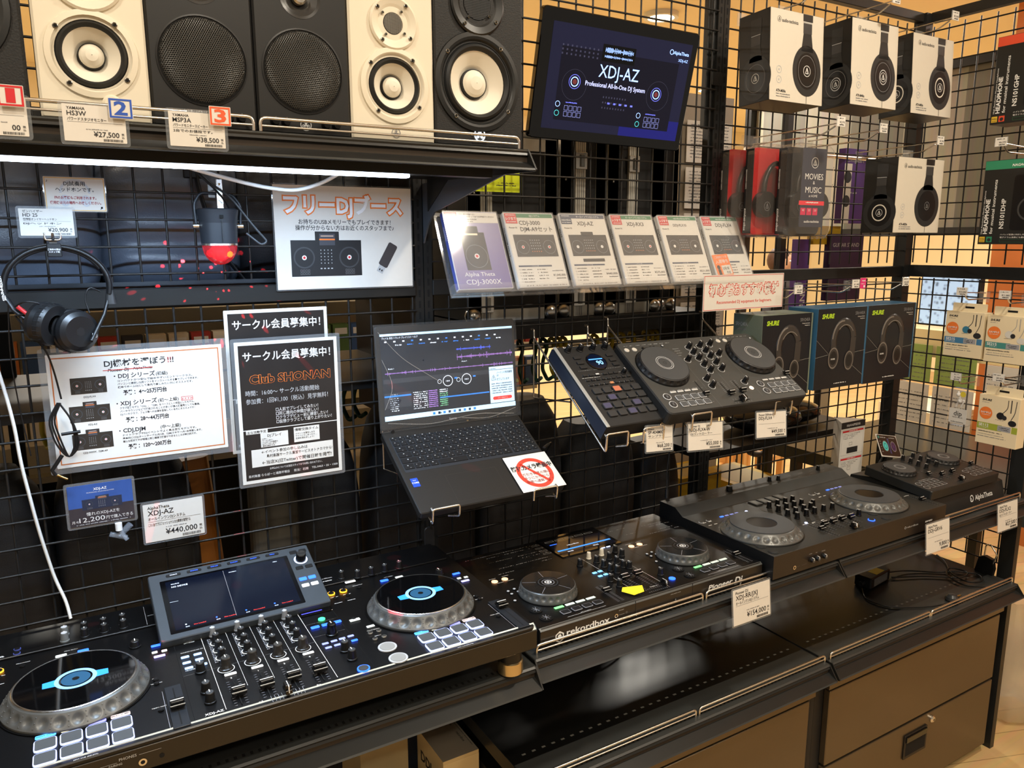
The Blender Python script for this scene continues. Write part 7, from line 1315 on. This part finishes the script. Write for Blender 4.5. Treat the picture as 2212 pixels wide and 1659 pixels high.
# person behind
sk = M('skin', (205, 160, 128), .5); hair = M('hair_brown', (72, 44, 28), .6, noise=(60, .3)); cloth = M('coat_dark', (60, 58, 62), .8)
t = thing('person', 'person with short brown hair seen from behind, far beyond the grid', 'person', (4.99, 2.5, 0), (0, 0, 20))
def skinned(V, Ed, rad, m, name, par, sub=2):
    me = bpy.data.meshes.new(name); me.from_pydata(V, Ed, []); me.materials.append(m); o = inst(name, me, par); o.modifiers.new('s', 'SKIN'); me.skin_vertices or None
    sv = o.data.skin_vertices[0].data
    for i, r in enumerate(rad): sv[i].radius = r if isinstance(r, tuple) else (r, r)
    sv[0].use_root = True; q = o.modifiers.new('u', 'SUBSURF'); q.levels = sub; q.render_levels = sub; return o
V = [(0, 0, .86), (0, 0, 1.05), (0, 0, 1.25), (0, 0, 1.36), (0, 0, 1.42), (.17, 0, 1.34), (.22, .02, 1.08), (.20, -.10, .88), (-.17, 0, 1.34), (-.22, .02, 1.08), (-.20, -.10, .88), (.09, 0, .80), (.10, -.01, .45), (.10, 0, .06), (-.09, 0, .80), (-.10, -.01, .45), (-.10, 0, .06), (.10, -.12, .04), (-.10, -.12, .04)]
skinned(V, [(0, 1), (1, 2), (2, 3), (3, 4), (3, 5), (5, 6), (6, 7), (3, 8), (8, 9), (9, 10), (0, 11), (11, 12), (12, 13), (0, 14), (14, 15), (15, 16), (13, 17), (16, 18)], [(.15, .11), (.14, .10), (.16, .11), (.10, .08), .055, .06, .045, .035, .06, .045, .035, .085, .058, .045, .085, .058, .045, .04, .04], cloth, 'body', t)
b = MB(); b.sph(0, 0, 1.505, .082, sk, 20, sx=.92, sy=1.08, sz=1.22); b.sph(0, -.085, 1.495, .012, sk, 8); b.sph(.078, 0, 1.50, .016, sk, 8, sx=.4); b.sph(-.078, 0, 1.50, .016, sk, 8, sx=.4); b.cyl(0, .005, 1.40, 1.46, .045, sk, 14); b.sph(.03, -.078, 1.52, .008, wht, 8); b.sph(-.03, -.078, 1.52, .008, wht, 8); b.build('head', t)
b = MB(); b.sph(0, .018, 1.525, .090, hair, 20, sx=.97, sy=1.05, sz=1.15); b.build('hair', t)
# far right: counter, panels
t = thing('stone_partition', 'grey stone-tiled partition with a black top rail beyond the end grid', 'partition', (4.1, -.6, 0)); b = MB(); b.T = Matrix.Rotation(R(90), 4, 'Z') @ Matrix.Rotation(R(90), 4, 'X'); b.box(0, 1.74, -.0, 2.62, 2.52, .04, stone); b.build('tiled_panel', t); b = MB(); b.box(-.03, 0, 2.52, .01, 2.62, 2.56, blk); b.box(-.03, 0, 1.70, .01, 2.62, 1.74, blk); b.build('black_rail', t)
b = MB(); b.box(-.05, 2.62, 0, 0, 2.67, 2.56, dkm); b.box(-.05, -.05, 0, 0, 0, 2.56, dkm); b.build('post', t)
wc_ = M('counter_wood', (190, 112, 56), .45, noise=(5, .2)); t = thing('service_counter', 'orange wooden counter wall with payment posters, beyond the end grid', 'counter', (4.6, -1.2, 0)); b = MB(); b.box(0, 0, 0, .5, 1.62, 1.72, wc_); b.build('body', t); b = MB(); b.box(-.02, -.0, 1.72, .55, 1.65, 1.76, M('counter_brown', (110, 66, 44), .45)); b.box(-.012, 0, 1.60, 0, 1.62, 1.66, M('counter_brown', (110, 66, 44), .45)); b.build('top', t)
t = thing('wood_wall_panel', 'tall orange-brown wooden wall panel in the far right background', 'wall panel', (5.2, -1.8, 0)); b = MB(); b.box(0, 0, 0, .12, 2.85, 3.08, wc_); [b.box(-.002, 0, .45*k, 0, 2.85, .45*k+.006, M('counter_brown', (110, 66, 44), .45)) for k in range(1, 7)]; b.build('panel', t)
t = thing('payment_poster', 'white and blue payment poster on the orange counter wall', 'poster', (4.595, .30, 1.46), (0, 0, -90)); b = MB(); b.T = Matrix.Rotation(R(90), 4, 'X'); b.slab(0, 0, 0, .17, .14, .003, wht, .001, .0005); b.poly([(0, 0), (.17, 0), (.17, .09), (.10, .085), (.05, .075), (0, .09)], .0035, M('pay_blue', (50, 110, 200), .5)); b.text('d pay', .085, .105, .0035, .022, gry, 'C'); [b.disc(.010, .004, M('pay_gold', (230, 200, 90), .5), 14, .03+.035*k, .045) for k in range(4)]; b.build('sheet', t)
t = thing('flyer_poster', 'white flyer with an orange arrow below the payment poster', 'poster', (4.595, .28, 1.30), (0, 0, -90)); b = MB(); b.T = Matrix.Rotation(R(90), 4, 'X'); b.slab(0, 0, 0, .13, .12, .003, wht, .001, .0005); b.poly([(.01, .02), (.12, .02), (.065, .06)], .0035, orange); b.text('スペシャル', .065, .085, .0035, .018, M('flyer_red', (190, 50, 40), .5), 'C', 0, wid=.09); b.build('sheet', t)
t = thing('display_monitor', 'bluish patterned display panel beyond the end grid', 'screen', (4.05, .79, 1.235)); t.rotation_euler = (0, 0, R(-90)); b = MB(); b.T = Matrix.Rotation(R(90), 4, 'X'); b.slab(0, 0, -.03, .31, .26, 0, blk, .004, .002)
mm = bpy.data.materials.new('pattern_blue'); mm.use_nodes = True; nt = mm.node_tree; bb = nt.nodes['Principled BSDF']; vo = nt.nodes.new('ShaderNodeTexVoronoi'); vo.inputs['Scale'].default_value = 38; rp = nt.nodes.new('ShaderNodeValToRGB'); rp.color_ramp.elements[0].color = (.02, .04, .07, 1); rp.color_ramp.elements[1].color = (.35, .5, .72, 1); rp.color_ramp.elements[1].position = .45; tc = nt.nodes.new('ShaderNodeTexCoord'); nt.links.new(tc.outputs['Object'], vo.inputs['Vector']); nt.links.new(vo.outputs['Distance'], rp.inputs[0]); nt.links.new(rp.outputs[0], bb.inputs['Base Color']); nt.links.new(rp.outputs[0], bb.inputs['Emission Color']); bb.inputs['Emission Strength'].default_value = .6
b.rect(.008, .008, .302, .252, .0004, mm); b.build('panel', t)
t = thing('cream_desk', 'cream desk with hanging price sheets beyond the end grid', 'desk', (3.85, -.3, 0)); b = MB(); b.box(0, 0, 1.10, .19, 1.15, 1.235, M('desk_cream', (240, 222, 170), .5)); b.box(.05, .02, 0, .15, .06, 1.10, whs); b.box(.05, 1.09, 0, .15, 1.13, 1.10, whs); b.build('desk', t)
for k, (y, z, c) in enumerate(((1.10, .97, 'g'), (.88, .97, 'g'), (1.10, .76, 'w'), (.88, .76, 'w'), (.64, .90, 'w'), (.40, .90, 'w'))):
    b = MB(); b.T = Matrix.Rotation(R(90), 4, 'X'); b.slab(0, 0, 0, .20, .19 if z > .8 and k < 4 else .20, .003, M('sheet_green', (150, 176, 96), .5) if c == 'g' else paper, .001, .0005); [b.fine(.015, .02+.022*q, .18, .0035, .006, gry, .6) for q in range(7)]; o = b.build('price_sheet', None, (3.84, y-.33, z), (0, 0, -90)); tag(o, ('green-headed price sheet hanging from the cream desk' if c == 'g' else 'white price sheet hanging from the cream desk'), 'sheet', 'price sheets hanging under the cream desk '+c)
t = thing('grey_counter', 'dark grey counter top close behind the end grid', 'counter', (2.90, -.75, 0)); b = MB(); b.box(0, 0, .70, .9, 1.50, .76, M('slate', (62, 64, 62), .25, noise=(8, .25))); b.box(.05, .05, 0, .10, 1.70, .70, dkm) if 0 else None; b.build('top', t)
for x in (.1, .8):
    for y in (.95, 1.42): b = MB(); b.box(x-.02, y-.02, 0, x+.02, y+.02, .70, dkm); b.build('leg', t)
t = thing('potted_plant', 'small leafy plant on the counter beyond the in-ear boxes', 'plant', (4.45, .18, 1.22)); b = MB(); lf = M('leaf_green', (90, 130, 70), .5)
for k in range(60): a = random.uniform(0, 2*PI); r = random.uniform(.01, .07); z = random.uniform(.02, .14); s_ = .014; b.add([(r*math.cos(a)-s_, r*math.sin(a), z), (r*math.cos(a), r*math.sin(a)-s_*.6, z+.004), (r*math.cos(a)+s_, r*math.sin(a), z+.008), (r*math.cos(a), r*math.sin(a)+s_*.6, z+.006)], [(0, 1, 2, 3)], lf if k % 3 else M('leaf_pale', (190, 200, 150), .5))
b.build('leaves', t); b = MB(); b.cyl(0, 0, -.04, .03, .035, M('pot_white', (220, 214, 200), .5), 16); b.build('pot', t)
